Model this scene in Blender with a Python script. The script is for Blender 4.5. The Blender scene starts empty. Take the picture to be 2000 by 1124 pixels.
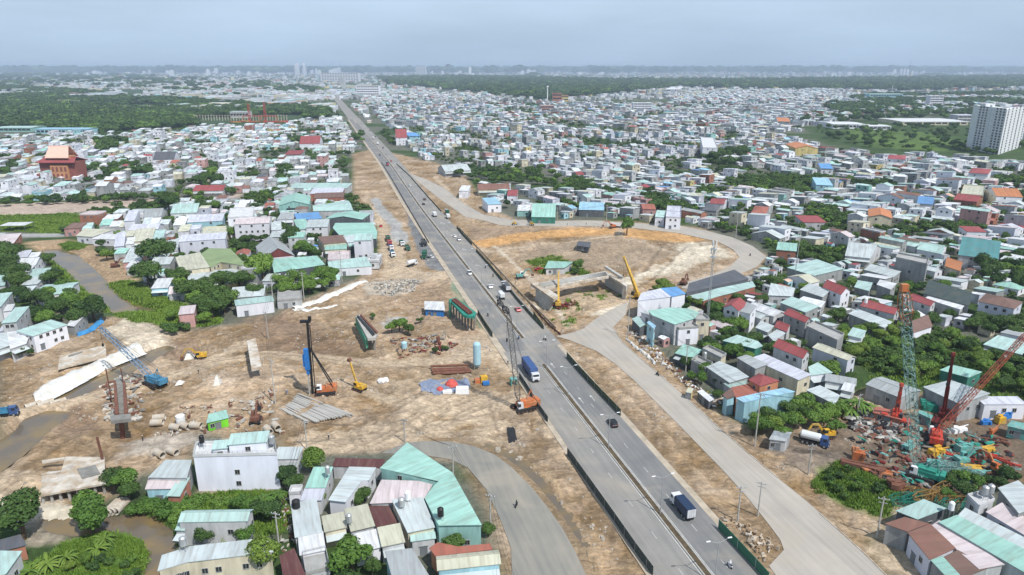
import bpy,math,random
import numpy as np
from mathutils import Vector,Matrix
# ---------------------------------------------------------------- camera, sky, sun, exposure
SC=bpy . context . scene
F=1370.0;CAMH=100.0
PITCH=math . atan(430.0/F);SP,CP=math . sin(PITCH),math . cos(PITCH)
cd=bpy . data . cameras . new('camera');cam=bpy . data . objects . new('camera',cd)
SC . collection . objects . link(cam);SC . camera=cam
cam . location=(0,0,CAMH);cam . rotation_euler=(math . pi/2-PITCH,0,0)
cd . sensor_width=36.0;cd . lens=36.0*F/2000.0;cd . clip_start=0.5;cd . clip_end=120000
SUN_ELEV,SUN_AZ=math . radians(54),math . radians(140)
sun_dir=Vector((math . sin(SUN_AZ)*math . cos(SUN_ELEV),math . cos(SUN_AZ)*math . cos(SUN_ELEV),math . sin(SUN_ELEV)))
sd=bpy . data . lights . new('sun','SUN');sd . energy=4.3;sd . angle=math . radians(1.2);sd . color=(1.0,0.965,0.91)
sun=bpy . data . objects . new('sun',sd);SC . collection . objects . link(sun)
sun . rotation_euler=sun_dir . to_track_quat('Z','Y'). to_euler();sun . location=(0,0,400)
W=bpy . data . worlds . new('World');SC . world=W;W . use_nodes=True
nt=W . node_tree;nt . nodes . clear()
def N(tree,typ,**kw):
 n=tree . nodes . new(typ)
 for k,v in kw . items():setattr(n,k,v)
 return n
wo=N(nt,'ShaderNodeOutputWorld');bg=N(nt,'ShaderNodeBackground')
sky=N(nt,'ShaderNodeTexSky');sky . sky_type='NISHITA';sky . sun_disc=False
sky . sun_elevation=SUN_ELEV;sky . sun_rotation=SUN_AZ;sky . altitude=100;sky . air_density=1.0;sky . dust_density=1.0
tc=N(nt,'ShaderNodeTexCoord');sep=N(nt,'ShaderNodeSeparateXYZ');nt . links . new(tc . outputs['Generated'],sep . inputs[0])
ramp=N(nt,'ShaderNodeValToRGB');nt . links . new(sep . outputs['Z'],ramp . inputs[0])
SKYSTOPS=[(0.0,(0.41,0.545,0.73)),(0.03,(0.43,0.57,0.76)),(0.085,(0.53,0.68,0.86)),(0.2,(0.50,0.62,0.78)),(1.0,(0.38,0.47,0.62))]
while len(ramp . color_ramp . elements)<len(SKYSTOPS):ramp . color_ramp . elements . new(0.5)
for e,(p,c) in zip(ramp . color_ramp . elements,SKYSTOPS):e . position=p;e . color=(*c,1)
mp=N(nt,'ShaderNodeMapping');mp . inputs['Scale']. default_value=(1.6,1.6,9.0);nt . links . new(tc . outputs['Generated'],mp . inputs[0])
cn=N(nt,'ShaderNodeTexNoise');cn . inputs['Scale']. default_value=1.7;cn . inputs['Detail']. default_value=5;cn . inputs['Roughness']. default_value=0.55
nt . links . new(mp . outputs[0],cn . inputs['Vector'])
cr=N(nt,'ShaderNodeMapRange');cr . inputs['From Min']. default_value=0.35;cr . inputs['From Max']. default_value=0.7
cr . inputs['To Min']. default_value=0.93;cr . inputs['To Max']. default_value=1.09;nt . links . new(cn . outputs['Fac'],cr . inputs[0])
cm=N(nt,'ShaderNodeVectorMath',operation='SCALE');nt . links . new(ramp . outputs[0],cm . inputs[0]);nt . links . new(cr . outputs[0],cm . inputs['Scale'])
sk=N(nt,'ShaderNodeVectorMath',operation='SCALE');nt . links . new(sky . outputs[0],sk . inputs[0]);sk . inputs['Scale']. default_value=0.06
mx=N(nt,'ShaderNodeMix',data_type='RGBA');mx . inputs['Factor']. default_value=0.86
nt . links . new(sk . outputs[0],mx . inputs['A']);nt . links . new(cm . outputs[0],mx . inputs['B'])
nt . links . new(mx . outputs['Result'],bg . inputs[0]);bg . inputs[1]. default_value=1.0
nt . links . new(bg . outputs[0],wo . inputs[0])
SC . view_settings . view_transform='Standard';SC . view_settings . look='None'
SC . view_settings . exposure=0.16;SC . view_settings . gamma=1.0;SC . view_settings . use_curve_mapping=False
SC . cycles . max_bounces=6;SC . cycles . diffuse_bounces=2;SC . cycles . glossy_bounces=2;SC . cycles . transmission_bounces=2
SC . cycles . volume_bounces=0;SC . cycles . transparent_max_bounces=4
HAZE_DENSITY=0.000092
# ---------------------------------------------------------------- geometry of the view: photo pixel <-> place
def gp(x,y,h=0.0):
 u=(x-1000)/F;v=(562-y)/F
 t=(CAMH-h)/(SP-v*CP)
 return Vector((t*u,t*(CP+v*SP),h))
def proj(X,Y,Z=0.0):
 z=Z-CAMH;fw=Y*CP-z*SP
 return 1000+F*X/fw,562-F*(Y*SP+z*CP)/fw
def hgt(px,py,ptop):
 Y=gp(px,py). y;v=(562-ptop)/F
 return CAMH+Y*(v*CP-SP)/(CP+v*SP)
RND=random . Random(7);NR=np . random . RandomState(11)
# ---------------------------------------------------------------- materials
MATS={}
def pmat(name,col,rough=0.8,metal=0.0,var=0.12,scale=0.6,bump=0.0,kind='plain',rnd=0.0,spec=0.3,col2=None):
 if name in MATS:return MATS[name]
 m=bpy . data . materials . new(name);m . use_nodes=True;t=m . node_tree;b=t . nodes['Principled BSDF']
 b . inputs['Roughness']. default_value=rough;b . inputs['Metallic']. default_value=metal
 b . inputs['Specular IOR Level']. default_value=spec
 tc=N(t,'ShaderNodeTexCoord')
 nz=N(t,'ShaderNodeTexNoise');nz . inputs['Scale']. default_value=scale;nz . inputs['Detail']. default_value=6;nz . inputs['Roughness']. default_value=0.6
 t . links . new(tc . outputs['Object'],nz . inputs['Vector'])
 if kind=='wall':
  mpn=N(t,'ShaderNodeMapping');mpn . inputs['Scale']. default_value=(1,1,0.22);t . links . new(tc . outputs['Object'],mpn . inputs[0]);t . links . new(mpn . outputs[0],nz . inputs['Vector'])
 mr=N(t,'ShaderNodeMapRange');mr . inputs['From Min']. default_value=0.3;mr . inputs['From Max']. default_value=0.7
 mr . inputs['To Min']. default_value=1-var;mr . inputs['To Max']. default_value=1+var*0.6;t . links . new(nz . outputs['Fac'],mr . inputs[0])
 fac=mr . outputs[0]
 if rnd:
  oi=N(t,'ShaderNodeObjectInfo');r2=N(t,'ShaderNodeMapRange');r2 . inputs['To Min']. default_value=1-rnd;r2 . inputs['To Max']. default_value=1+rnd*0.7
  t . links . new(oi . outputs['Random'],r2 . inputs[0]);mu=N(t,'ShaderNodeMath',operation='MULTIPLY');t . links . new(fac,mu . inputs[0]);t . links . new(r2 . outputs[0],mu . inputs[1]);fac=mu . outputs[0]
 base=None
 if kind=='roof':
  sx=N(t,'ShaderNodeSeparateXYZ');t . links . new(tc . outputs['UV'],sx . inputs[0])
  sh=N(t,'ShaderNodeMath',operation='MULTIPLY');sh . inputs[1]. default_value=0.92;t . links . new(sx . outputs[0],sh . inputs[0])
  fl=N(t,'ShaderNodeMath',operation='FLOOR');t . links . new(sh . outputs[0],fl . inputs[0])
  oi2=N(t,'ShaderNodeObjectInfo');ad=N(t,'ShaderNodeMath',operation='ADD');t . links . new(fl . outputs[0],ad . inputs[0])
  m10=N(t,'ShaderNodeMath',operation='MULTIPLY');m10 . inputs[1]. default_value=91.0;t . links . new(oi2 . outputs['Random'],m10 . inputs[0]);t . links . new(m10 . outputs[0],ad . inputs[1])
  wn=N(t,'ShaderNodeTexWhiteNoise',noise_dimensions='1D');t . links . new(ad . outputs[0],wn . inputs['W'])
  r3=N(t,'ShaderNodeMapRange');r3 . inputs['To Min']. default_value=0.87;r3 . inputs['To Max']. default_value=1.05;t . links . new(wn . outputs['Value'],r3 . inputs[0])
  mu=N(t,'ShaderNodeMath',operation='MULTIPLY');t . links . new(fac,mu . inputs[0]);t . links . new(r3 . outputs[0],mu . inputs[1]);fac=mu . outputs[0]
  mpn=N(t,'ShaderNodeMapping');mpn . inputs['Scale']. default_value=(1.3,0.16,1);t . links . new(tc . outputs['UV'],mpn . inputs[0])
  n2=N(t,'ShaderNodeTexNoise');n2 . inputs['Scale']. default_value=1.0;n2 . inputs['Detail']. default_value=4;t . links . new(mpn . outputs[0],n2 . inputs['Vector'])
  r4=N(t,'ShaderNodeMapRange');r4 . inputs['From Min']. default_value=0.46;r4 . inputs['From Max']. default_value=0.74;t . links . new(n2 . outputs['Fac'],r4 . inputs[0])
  mxr=N(t,'ShaderNodeMix',data_type='RGBA');mxr . inputs['A']. default_value=(*col,1)
  dirt=tuple(0.55*c+0.45*d for c,d in zip(col,(0.20,0.15,0.11)));mxr . inputs['B']. default_value=(*dirt,1)
  t . links . new(r4 . outputs[0],mxr . inputs['Factor']);base=mxr . outputs['Result']
  wv=N(t,'ShaderNodeTexWave',wave_type='BANDS',bands_direction='X');wv . inputs['Scale']. default_value=1.9;wv . inputs['Distortion']. default_value=0
  t . links . new(tc . outputs['UV'],wv . inputs['Vector'])
  bp=N(t,'ShaderNodeBump');bp . inputs['Strength']. default_value=0.45;bp . inputs['Distance']. default_value=0.06;t . links . new(wv . outputs['Fac'],bp . inputs['Height']);t . links . new(bp . outputs[0],b . inputs['Normal'])
 elif bump:
  n3=N(t,'ShaderNodeTexNoise');n3 . inputs['Scale']. default_value=scale*5;n3 . inputs['Detail']. default_value=5;t . links . new(tc . outputs['Object'],n3 . inputs['Vector'])
  bp=N(t,'ShaderNodeBump');bp . inputs['Strength']. default_value=bump;bp . inputs['Distance']. default_value=0.2;t . links . new(n3 . outputs['Fac'],bp . inputs['Height']);t . links . new(bp . outputs[0],b . inputs['Normal'])
 if col2 is not None:
  mc=N(t,'ShaderNodeMix',data_type='RGBA');mc . inputs['A']. default_value=(*col,1);mc . inputs['B']. default_value=(*col2,1)
  n4=N(t,'ShaderNodeTexNoise');n4 . inputs['Scale']. default_value=scale*0.6;n4 . inputs['Detail']. default_value=4;t . links . new(tc . outputs['Object'],n4 . inputs['Vector'])
  r5=N(t,'ShaderNodeMapRange');r5 . inputs['From Min']. default_value=0.42;r5 . inputs['From Max']. default_value=0.6;t . links . new(n4 . outputs['Fac'],r5 . inputs[0])
  t . links . new(r5 . outputs[0],mc . inputs['Factor']);base=mc . outputs['Result']
 vm=N(t,'ShaderNodeVectorMath',operation='SCALE')
 if base is None:vm . inputs[0]. default_value=col
 else:t . links . new(base,vm . inputs[0])
 t . links . new(fac,vm . inputs['Scale']);t . links . new(vm . outputs[0],b . inputs['Base Color'])
 MATS[name]=m;return m
ROOFC={'teal':((0.31,0.54,0.47),'turquoise metal'),'paleteal':((0.40,0.56,0.53),'pale green metal'),'white':((0.66,0.68,0.70),'white metal'),'pale':((0.50,0.56,0.57),'pale metal'),'grey':((0.36,0.39,0.40),'grey metal'),'lav':((0.56,0.58,0.66),'bluish white metal'),'cream':((0.52,0.52,0.41),'cream metal'),'pink':((0.58,0.51,0.52),'pinkish white metal'),'red':((0.29,0.065,0.070),'red'),'brick':((0.35,0.12,0.085),'brick red'),'maroon':((0.11,0.042,0.042),'dark maroon'),'brown':((0.19,0.115,0.095),'brown'),'rust':((0.24,0.12,0.09),'rusty brown metal'),'blue':((0.12,0.30,0.58),'blue metal'),'lblue':((0.30,0.52,0.66),'light blue metal'),'olive':((0.25,0.34,0.16),'olive green metal'),'dark':((0.10,0.11,0.13),'dark grey metal'),'dgreen':((0.045,0.07,0.065),'blackish green metal'),'tealdark':((0.08,0.25,0.26),'dark teal metal'),'orange':((0.50,0.20,0.09),'orange tiled'),'conc':((0.34,0.34,0.33),'flat concrete'),'concw':((0.55,0.56,0.57),'flat whitish'),'peach':((0.66,0.45,0.36),'peach tiled'),}
WALLC={'w':((0.70,0.71,0.76),'white'),'ww':((0.76,0.79,0.88),'bright white'),'g':((0.30,0.31,0.31),'bare grey'),'lg':((0.47,0.48,0.49),'light grey'),'lv':((0.58,0.60,0.68),'pale lavender'),'cr':((0.58,0.53,0.40),'cream'),'pk':((0.50,0.29,0.27),'pink'),'br':((0.34,0.15,0.10),'brick'),'tl':((0.28,0.50,0.46),'pale turquoise'),'gr':((0.05,0.20,0.15),'dark green'),'lb':((0.33,0.55,0.62),'light blue'),'dk':((0.10,0.11,0.12),'dark grey'),'yl':((0.62,0.50,0.22),'yellow'),'lime':((0.16,0.55,0.03),'bright green'),'or':((0.55,0.24,0.13),'orange'),'mr':((0.18,0.05,0.05),'maroon'),'bl':((0.04,0.16,0.42),'blue'),'ddirt':((0.30,0.22,0.15),'dusty'),}
for k,(c,w) in ROOFC . items():
 if k in('conc','concw'):pmat('roof_'+k,c,0.9,0,0.22,0.35,rnd=0.1,bump=0.1)
 else:pmat('roof_'+k,c,0.55 if k not in('red','brick','orange','maroon','brown') else 0.75,0.0,0.14,0.18,kind='roof',rnd=0.10,spec=0.35)
for k,(c,w) in WALLC . items():pmat('wall_'+k,c,0.88,0,0.34 if k not in('w','ww','lv') else .12,0.5,kind='wall',rnd=0.12)
M_GLASS=pmat('glass_dark',(0.025,0.03,0.035),0.15,0,0.1,spec=0.5)
M_FRAME=pmat('frame_white',(0.38,0.38,0.37),0.6,0,0.05)
M_DOOR=pmat('door_steel',(0.20,0.22,0.24),0.5,0.2,0.1)
M_CONC=pmat('concrete',(0.42,0.41,0.38),0.9,0,0.25,0.5,bump=0.15,rnd=0.08)
M_CONCD=pmat('concrete_dark',(0.22,0.215,0.20),0.9,0,0.3,0.5,bump=0.15)
M_CONCP=pmat('concrete_pale',(0.54,0.50,0.44),0.9,0,0.3,0.5,bump=0.15,col2=(.40,.32,.23))
M_STEEL=pmat('galvanised',(0.45,0.47,0.48),0.45,0.5,0.1)
M_BLACK=pmat('black_paint',(0.02,0.02,0.022),0.5,0,0.1)
M_TYRE=pmat('rubber',(0.025,0.025,0.025),0.85,0,0.2)
M_RUST=pmat('rusty_steel',(0.17,0.075,0.05),0.85,0.0,0.35,1.2)
DST=(.36,.27,.18)
M_ORANGE=pmat('orange_paint',(0.52,0.15,0.05),0.6,0,0.35,1.0,col2=(.42,.20,.10))
M_YELLOW=pmat('yellow_paint',(0.62,0.36,0.03),0.6,0,0.35,1.0,col2=(.46,.31,.09))
M_BLUE=pmat('blue_paint',(0.03,0.17,0.48),0.5,0,0.2,1.0)
M_LBLUE=pmat('light_blue_paint',(0.05,0.22,0.38),0.6,0,0.35,1.0,col2=(.10,.22,.30))
M_STEELB=pmat('grey_blue_paint',(0.10,0.18,0.28),0.5,0,0.2,1.0)
M_RED=pmat('red_paint',(0.50,0.05,0.03),0.6,0,0.35,1.0,col2=(.36,.08,.05))
M_MAROON=pmat('maroon_paint',(0.16,0.025,0.02),0.55,0,0.2,1.0)
M_TEAL=pmat('teal_paint',(0.12,0.36,0.33),0.6,0,0.35,1.0,col2=(.20,.33,.30))
M_DTEAL=pmat('dark_teal_paint',(0.03,0.24,0.18),0.6,0,0.25,1.0)
M_WHITE=pmat('white_paint',(0.75,0.76,0.77),0.45,0,0.08,1.0)
M_CAB=pmat('pale_cladding',(0.55,0.56,0.58),0.6,0,0.15,1.0)
M_GREENN=pmat('green_netting',(0.08,0.28,0.18),0.9,0,0.35,0.8,bump=0.3)
M_SILO=pmat('silo_blue',(0.36,0.55,0.62),0.5,0,0.12,0.8)
M_TARP=pmat('white_tarpaulin',(0.68,0.68,0.66),0.7,0,0.25,0.45,bump=0.6,col2=(.60,.57,.50))
M_TARPB=pmat('blue_tarpaulin',(0.05,0.24,0.50),0.6,0,0.2,0.7,bump=0.5)
M_BARK=pmat('bark',(0.12,0.085,0.055),0.95,0,0.3,2.0)
M_SOIL=pmat('soil_heap',(0.33,0.235,0.15),0.98,0,0.35,0.4,bump=0.6)
M_RUBBLE=pmat('rubble',(0.42,0.37,0.31),0.95,0,0.4,0.8,rnd=0.2)
M_WIRE=pmat('wire',(0.03,0.03,0.035),0.7)
# ---------------------------------------------------------------- mesh builder
class MB:
 def __init__(s):s . v=[];s . f=[];s . m=[];s . uv={}
 def face(s,pts,mat=0,uv=None):
  b=len(s . v);s . v+=[tuple(p) for p in pts];s . f . append(list(range(b,b+len(pts))));s . m . append(mat)
  if uv:s . uv[len(s . f)-1]=uv
 def box(s,c,d,rz=0.0,mat=0,taper=1.0,tilt=None):
  hx,hy,hz=d[0]/2,d[1]/2,d[2]/2;b=len(s . v);cr,sr=math . cos(rz),math . sin(rz)
  for z,k in((-hz,1.0),(hz,taper)):
   for x,y in((-hx,-hy),(hx,-hy),(hx,hy),(-hx,hy)):
    p=Vector((x*k,y*k,z))
    if tilt is not None:p=tilt@p
    s . v . append((c[0]+p . x*cr-p . y*sr,c[1]+p . x*sr+p . y*cr,c[2]+p . z))
  for q in((0,3,2,1),(4,5,6,7),(0,1,5,4),(1,2,6,5),(2,3,7,6),(3,0,4,7)):s . f . append([b+i for i in q]);s . m . append(mat)
  return s
 def beam(s,p,q,r,n=4,mat=0,r2=None,caps=True):
  p=Vector(p);q=Vector(q);d=(q-p)
  if d . length<1e-6:return s
  d . normalize();a=Vector((0,0,1)) if abs(d . z)<0.9 else Vector((1,0,0));x=d . cross(a). normalized();y=d . cross(x);b=len(s . v);r2=r if r2 is None else r2
  for c,rr in((p,r),(q,r2)):
   for i in range(n):
    an=2*math . pi*(i+0.5)/n;s . v . append(tuple(c+x*(math . cos(an)*rr)+y*(math . sin(an)*rr)))
  for i in range(n):s . f . append([b+i,b+(i+1)%n,b+n+(i+1)%n,b+n+i]);s . m . append(mat)
  if caps:s . f . append([b+i for i in range(n)][::-1]);s . f . append([b+n+i for i in range(n)]);s . m+=[mat,mat]
  return s
 def lathe(s,prof,n=12,mat=0,axis='z',c=(0,0,0)):
  b=len(s . v)
  for r,z in prof:
   for i in range(n):
    an=2*math . pi*i/n;x,y=math . cos(an)*r,math . sin(an)*r
    p={'z':(x,y,z),'x':(z,x,y),'y':(x,z,y)}[axis];s . v . append((p[0]+c[0],p[1]+c[1],p[2]+c[2]))
  for k in range(len(prof)-1):
   for i in range(n):s . f . append([b+k*n+i,b+k*n+(i+1)%n,b+(k+1)*n+(i+1)%n,b+(k+1)*n+i]);s . m . append(mat)
  s . f . append([b+i for i in range(n)][::-1]);s . f . append([b+(len(prof)-1)*n+i for i in range(n)]);s . m+=[mat,mat]
  return s
 def prism(s,pts,z0,z1,mat=0):
  n=len(pts);b=len(s . v)
  s . v+=[(p[0],p[1],z0) for p in pts]+[(p[0],p[1],z1) for p in pts]
  s . f . append([b+i for i in range(n)][::-1]);s . f . append([b+n+i for i in range(n)]);s . m+=[mat,mat]
  for i in range(n):s . f . append([b+i,b+(i+1)%n,b+n+(i+1)%n,b+n+i]);s . m . append(mat)
  return s
 def slab(s,q,th=0.12,mat=0,uv=None):
  n=len(q);b=len(s . v);s . v+=[tuple(p) for p in q]+[(p[0],p[1],p[2]-th) for p in q]
  s . f . append([b+i for i in range(n)]);s . m . append(mat)
  if uv:s . uv[len(s . f)-1]=uv
  s . f . append([b+n+i for i in range(n)][::-1]);s . m . append(mat)
  for i in range(n):s . f . append([b+i,b+n+i,b+n+(i+1)%n,b+(i+1)%n]);s . m . append(mat)
  return s
 def sidebox(s,prof,w,mat=0,y0=0.0):
  n=len(prof);b=len(s . v);s . v+=[(x,y0-w/2,z) for x,z in prof]+[(x,y0+w/2,z) for x,z in prof]
  s . f . append([b+i for i in range(n)]);s . f . append([b+n+i for i in range(n)][::-1]);s . m+=[mat,mat]
  for i in range(n):s . f . append([b+i,b+n+i,b+n+(i+1)%n,b+(i+1)%n]);s . m . append(mat)
  return s
 def lattice(s,p,q,w,w2=None,seg=None,r=0.07,mat=0,up=None):
  p=Vector(p);q=Vector(q);L=(q-p). length;d=(q-p)/L;w2=w if w2 is None else w2
  a=up or(Vector((0,0,1)) if abs(d . z)<0.8 else Vector((1,0,0)));x=d . cross(a). normalized();y=d . cross(x). normalized()
  seg=seg or max(3,int(L/(w*1.1)))
  def ring(i):
   k=i/seg;ww=(w+(w2-w)*k)/2
   if k<0.06:ww*=0.45
   if k>0.96:ww*=0.45
   c=p+d*L*k;return[c+x*(sx*ww)+y*(sy*ww) for sx,sy in((-1,-1),(1,-1),(1,1),(-1,1))]
  R=[ring(i) for i in range(seg+1)]
  for i in range(seg):
   for j in range(4):
    s . beam(R[i][j],R[i+1][j],r,3,mat,caps=False)
    k=(j+1)%4;s . beam(R[i][j] if(i+j)%2 else R[i][k],R[i+1][k] if(i+j)%2 else R[i+1][j],r*0.6,3,mat,caps=False)
    s . beam(R[i][j],R[i][k],r*0.6,3,mat,caps=False)
  return s
 def mesh(s,name,mats,smooth=False):
  me=bpy . data . meshes . new(name);me . from_pydata(s . v,[],s . f)
  for m in(mats if isinstance(mats,(list,tuple)) else[mats]):me . materials . append(m)
  me . polygons . foreach_set('material_index',s . m)
  if s . uv:
   uvl=me . uv_layers . new(name='UVMap')
   for fi,uv in s . uv . items():
    p=me . polygons[fi]
    for k,li in enumerate(p . loop_indices):uvl . data[li]. uv=uv[k]
  if smooth:me . polygons . foreach_set('use_smooth',[True]*len(me . polygons))
  me . update();return me
COL=SC . collection
def link(name,me,parent=None,loc=(0,0,0),rz=0.0):
 o=bpy . data . objects . new(name,me);COL . objects . link(o);o . location=loc;o . rotation_euler=(0,0,rz)
 if parent is not None:o . parent=parent
 return o
def obj(name,mb,mats,parent=None,loc=(0,0,0),rz=0.0,smooth=False):return link(name,mb . mesh(name,mats,smooth),parent,loc,rz)
def tag(o,label=None,cat=None,group=None,kind=None):
 if label:o['label']=label
 if cat:o['category']=cat
 if group:o['group']=group
 if kind:o['kind']=kind
 return o
def thing(name,label,cat,loc=(0,0,0),rz=0.0,group=None):
 o=bpy . data . objects . new(name,None);COL . objects . link(o);o . location=loc;o . rotation_euler=(0,0,rz);o . empty_display_size=0.5
 return tag(o,label,cat,group)
KIDS={}
def kids(o):return[c for c in o . children]
def dup(root,loc,rz,label,group=None,swap=None,scale=None):
 def cp(o,par):
  c=o . copy();COL . objects . link(c);c . parent=par
  if swap and c . data:
   c . data=c . data . copy()
   for i,m in enumerate(c . data . materials):
    if m . name in swap:c . data . materials[i]=swap[m . name]
  return c
 r=cp(root,None);r . location=loc;r . rotation_euler=(0,0,rz)
 if scale:r . scale=(scale,)*3
 if label:r['label']=label
 if group:r['group']=group
 for ch in CH[root . name]:
  c=cp(ch,r)
  for g in CH . get(ch . name,[]):cp(g,c)
 return r
CH={}
def index_children():
 CH . clear()
 for o in bpy . data . objects:
  if o . parent:CH . setdefault(o . parent . name,[]). append(o)
# ---------------------------------------------------------------- small maths in numpy
def vnoise(x,y,seed=0):
 xi=np . floor(x). astype(np . int64);yi=np . floor(y). astype(np . int64);fx=x-xi;fy=y-yi
 fx=fx*fx*(3-2*fx);fy=fy*fy*(3-2*fy)
 def h(a,b):
  n=(a*374761393+b*668265263+seed*982451653)&0xffffffff;n=((n^(n>>13))*1274126177)&0xffffffff;n=n^(n>>16);return(n&0xffff)/65535.0
 return(h(xi,yi)*(1-fx)+h(xi+1,yi)*fx)*(1-fy)+(h(xi,yi+1)*(1-fx)+h(xi+1,yi+1)*fx)*fy
def fbm(x,y,sc,oct=4,seed=0):
 r=0;a=0.5;s=0
 for i in range(oct):r=r+a*vnoise(x/sc,y/sc,seed+i);s+=a;a*=0.5;sc*=0.5
 return r/s
def inpoly(x,y,P):
 c=np . zeros(np . shape(x),bool);n=len(P);j=n-1
 for i in range(n):
  xi,yi,xj,yj=P[i][0],P[i][1],P[j][0],P[j][1]
  if yi!=yj:c^=((yi>y)!=(yj>y))&(x<(xj-xi)*(y-yi)/(yj-yi)+xi)
  j=i
 return c
def sdist(x,y,P,closed=True):
 d=np . full(np . shape(x),1e9);n=len(P)
 for i in range(n if closed else n-1):
  ax,ay=P[i][0],P[i][1];bx,by=P[(i+1)%n][0],P[(i+1)%n][1];dx,dy=bx-ax,by-ay;L=dx*dx+dy*dy+1e-9
  t=np . clip(((x-ax)*dx+(y-ay)*dy)/L,0,1);d=np . minimum(d,np . hypot(x-ax-t*dx,y-ay-t*dy))
 return np . where(inpoly(x,y,P),d,-d) if closed else d
def wp(pts,h=0.0):return[tuple(gp(a,b,h)[:2]) for a,b in pts]
# ---------------------------------------------------------------- the main road's line
RK=0.274;RN=math . hypot(1,RK);RD=Vector((-RK/RN,1/RN));RR=Vector((1/RN,RK/RN));R0=Vector((73.3,0.0))
def rshift(s):t=min(1,max(0,(s-480)/380));return 4.5*t*t*(3-2*t)
def road(s,off,z=0.0):
 p=R0+RD*s+RR*(off+rshift(s));return Vector((p . x,p . y,z))
def roadpos(X,Y):
 dx,dy=X-73.3,Y;s=dx*RD . x+dy*RD . y;return s,dx*RR . x+dy*RR . y
ROAD_RZ=math . atan2(RD . y,RD . x)
# ---------------------------------------------------------------- places on the ground, read off the photograph
SITE=wp([(0,1000),(0,690),(130,660),(200,622),(265,612),(330,650),(420,640),(540,622),(560,600),(700,545),(745,500),(735,420),(690,390),(690,300),(735,290),(770,300),(850,318),(905,340),(960,410),(1010,430),(1230,432),(1370,445),(1500,500),(1480,535),(1430,560),(1260,580),(1235,620),(1300,705),(1400,800),(1480,850),(1700,760),(2050,790),(2100,930),(1880,950),(1740,1010),(1700,1060),(1760,1160),(1240,1160),(1140,1160),(980,1150),(960,1000),(900,900),(750,880),(560,890),(540,850),(380,850),(370,900),(260,930),(240,960),(130,1010)])
LOOP=wp([(790,335),(830,350),(868,368),(905,398),(945,420),(1000,430),(1080,432),(1150,431),(1240,436),(1325,441),(1375,450),(1430,464),(1470,481),(1497,502),(1478,522),(1445,536),(1400,552),(1345,565),(1330,563),(1345,550),(1390,537),(1425,522),(1444,503),(1432,488),(1405,474),(1375,467),(1325,456),(1237,446),(1162,442),(1000,442),(975,440),(944,431),(909,424),(886,408),(860,390),(830,366)])
RIGHTRD=wp([(1205,600),(1228,590),(1222,615),(1197,640),(1215,668),(1250,700),(1300,742),(1345,782),(1400,832),(1460,885),(1520,935),(1570,975),(1610,1010),(1650,1045),(1690,1082),(1732,1124),(1800,1200),(1540,1200),(1515,1124),(1502,1106),(1531,1075),(1524,1055),(1500,1023),(1462,975),(1412,919),(1370,876),(1325,830),(1290,795),(1240,745),(1200,710),(1165,686),(1110,664),(1085,657),(1120,650),(1140,642),(1165,622)])
CURVERD=wp([(745,886),(790,866),(830,862),(880,863),(925,872),(965,888),(1000,914),(1037,951),(1070,992),(1098,1032),(1122,1075),(1145,1124),(1175,1200),(985,1200),(1000,1124),(998,1070),(975,1010),(948,955),(915,915),(880,898),(830,890)])
CANAL_A=wp([(86,488),(110,488),(140,496),(166,518),(190,540),(212,564),(238,586),(270,601),(305,607),(250,612),(232,611),(214,598),(200,582),(170,561),(142,534),(118,515),(98,503)],-1.5)
CANAL_B=wp([(58,818),(90,806),(120,808),(120,818),(92,838),(62,862),(30,890),(-20,930),(-60,900),(0,868),(36,842)],-1.5)
CANAL_C=wp([(95,782),(135,758),(175,742),(212,730),(250,706),(285,690),(322,677),(334,681),(300,702),(260,722),(215,745),(176,764),(140,778),(105,786)],-1.2)
POND=wp([(217,1018),(250,1009),(300,1014),(332,1034),(348,1058),(325,1080),(306,1112),(300,1140),(285,1140),(294,1094),(286,1062),(262,1040),(225,1034)],-1.0)
POOL=wp([(90,1018),(150,1012),(205,1016),(205,1040),(150,1045),(100,1036)],-0.8)
DITCH=wp([(900,864),(945,872),(990,888),(1025,908),(1056,934),(1085,976),(1112,1019),(1142,1078),(1165,1120),(1175,1150),(1160,1150),(1140,1110),(1118,1066),(1096,1028),(1068,988),(1034,948),(998,912),(962,886),(925,870)],-0.4)
C_DIRT=(0.375,0.270,0.170);C_LDIRT=(0.50,0.395,0.28);C_DDIRT=(0.22,0.15,0.10);C_SAND=(0.60,0.53,0.42);C_ORNG=(0.56,0.32,0.13)
C_TOWN=(0.125,0.13,0.10);C_GRASS=(0.085,0.135,0.025);C_DGRASS=(0.045,0.08,0.022);C_GRAV=(0.33,0.33,0.32);C_ASPH=(0.17,0.18,0.19)
C_FOREST=(0.045,0.080,0.032);C_MUD=(0.15,0.115,0.085);C_YGRASS=(0.19,0.18,0.06);C_PINK=(0.50,0.40,0.33)
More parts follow.
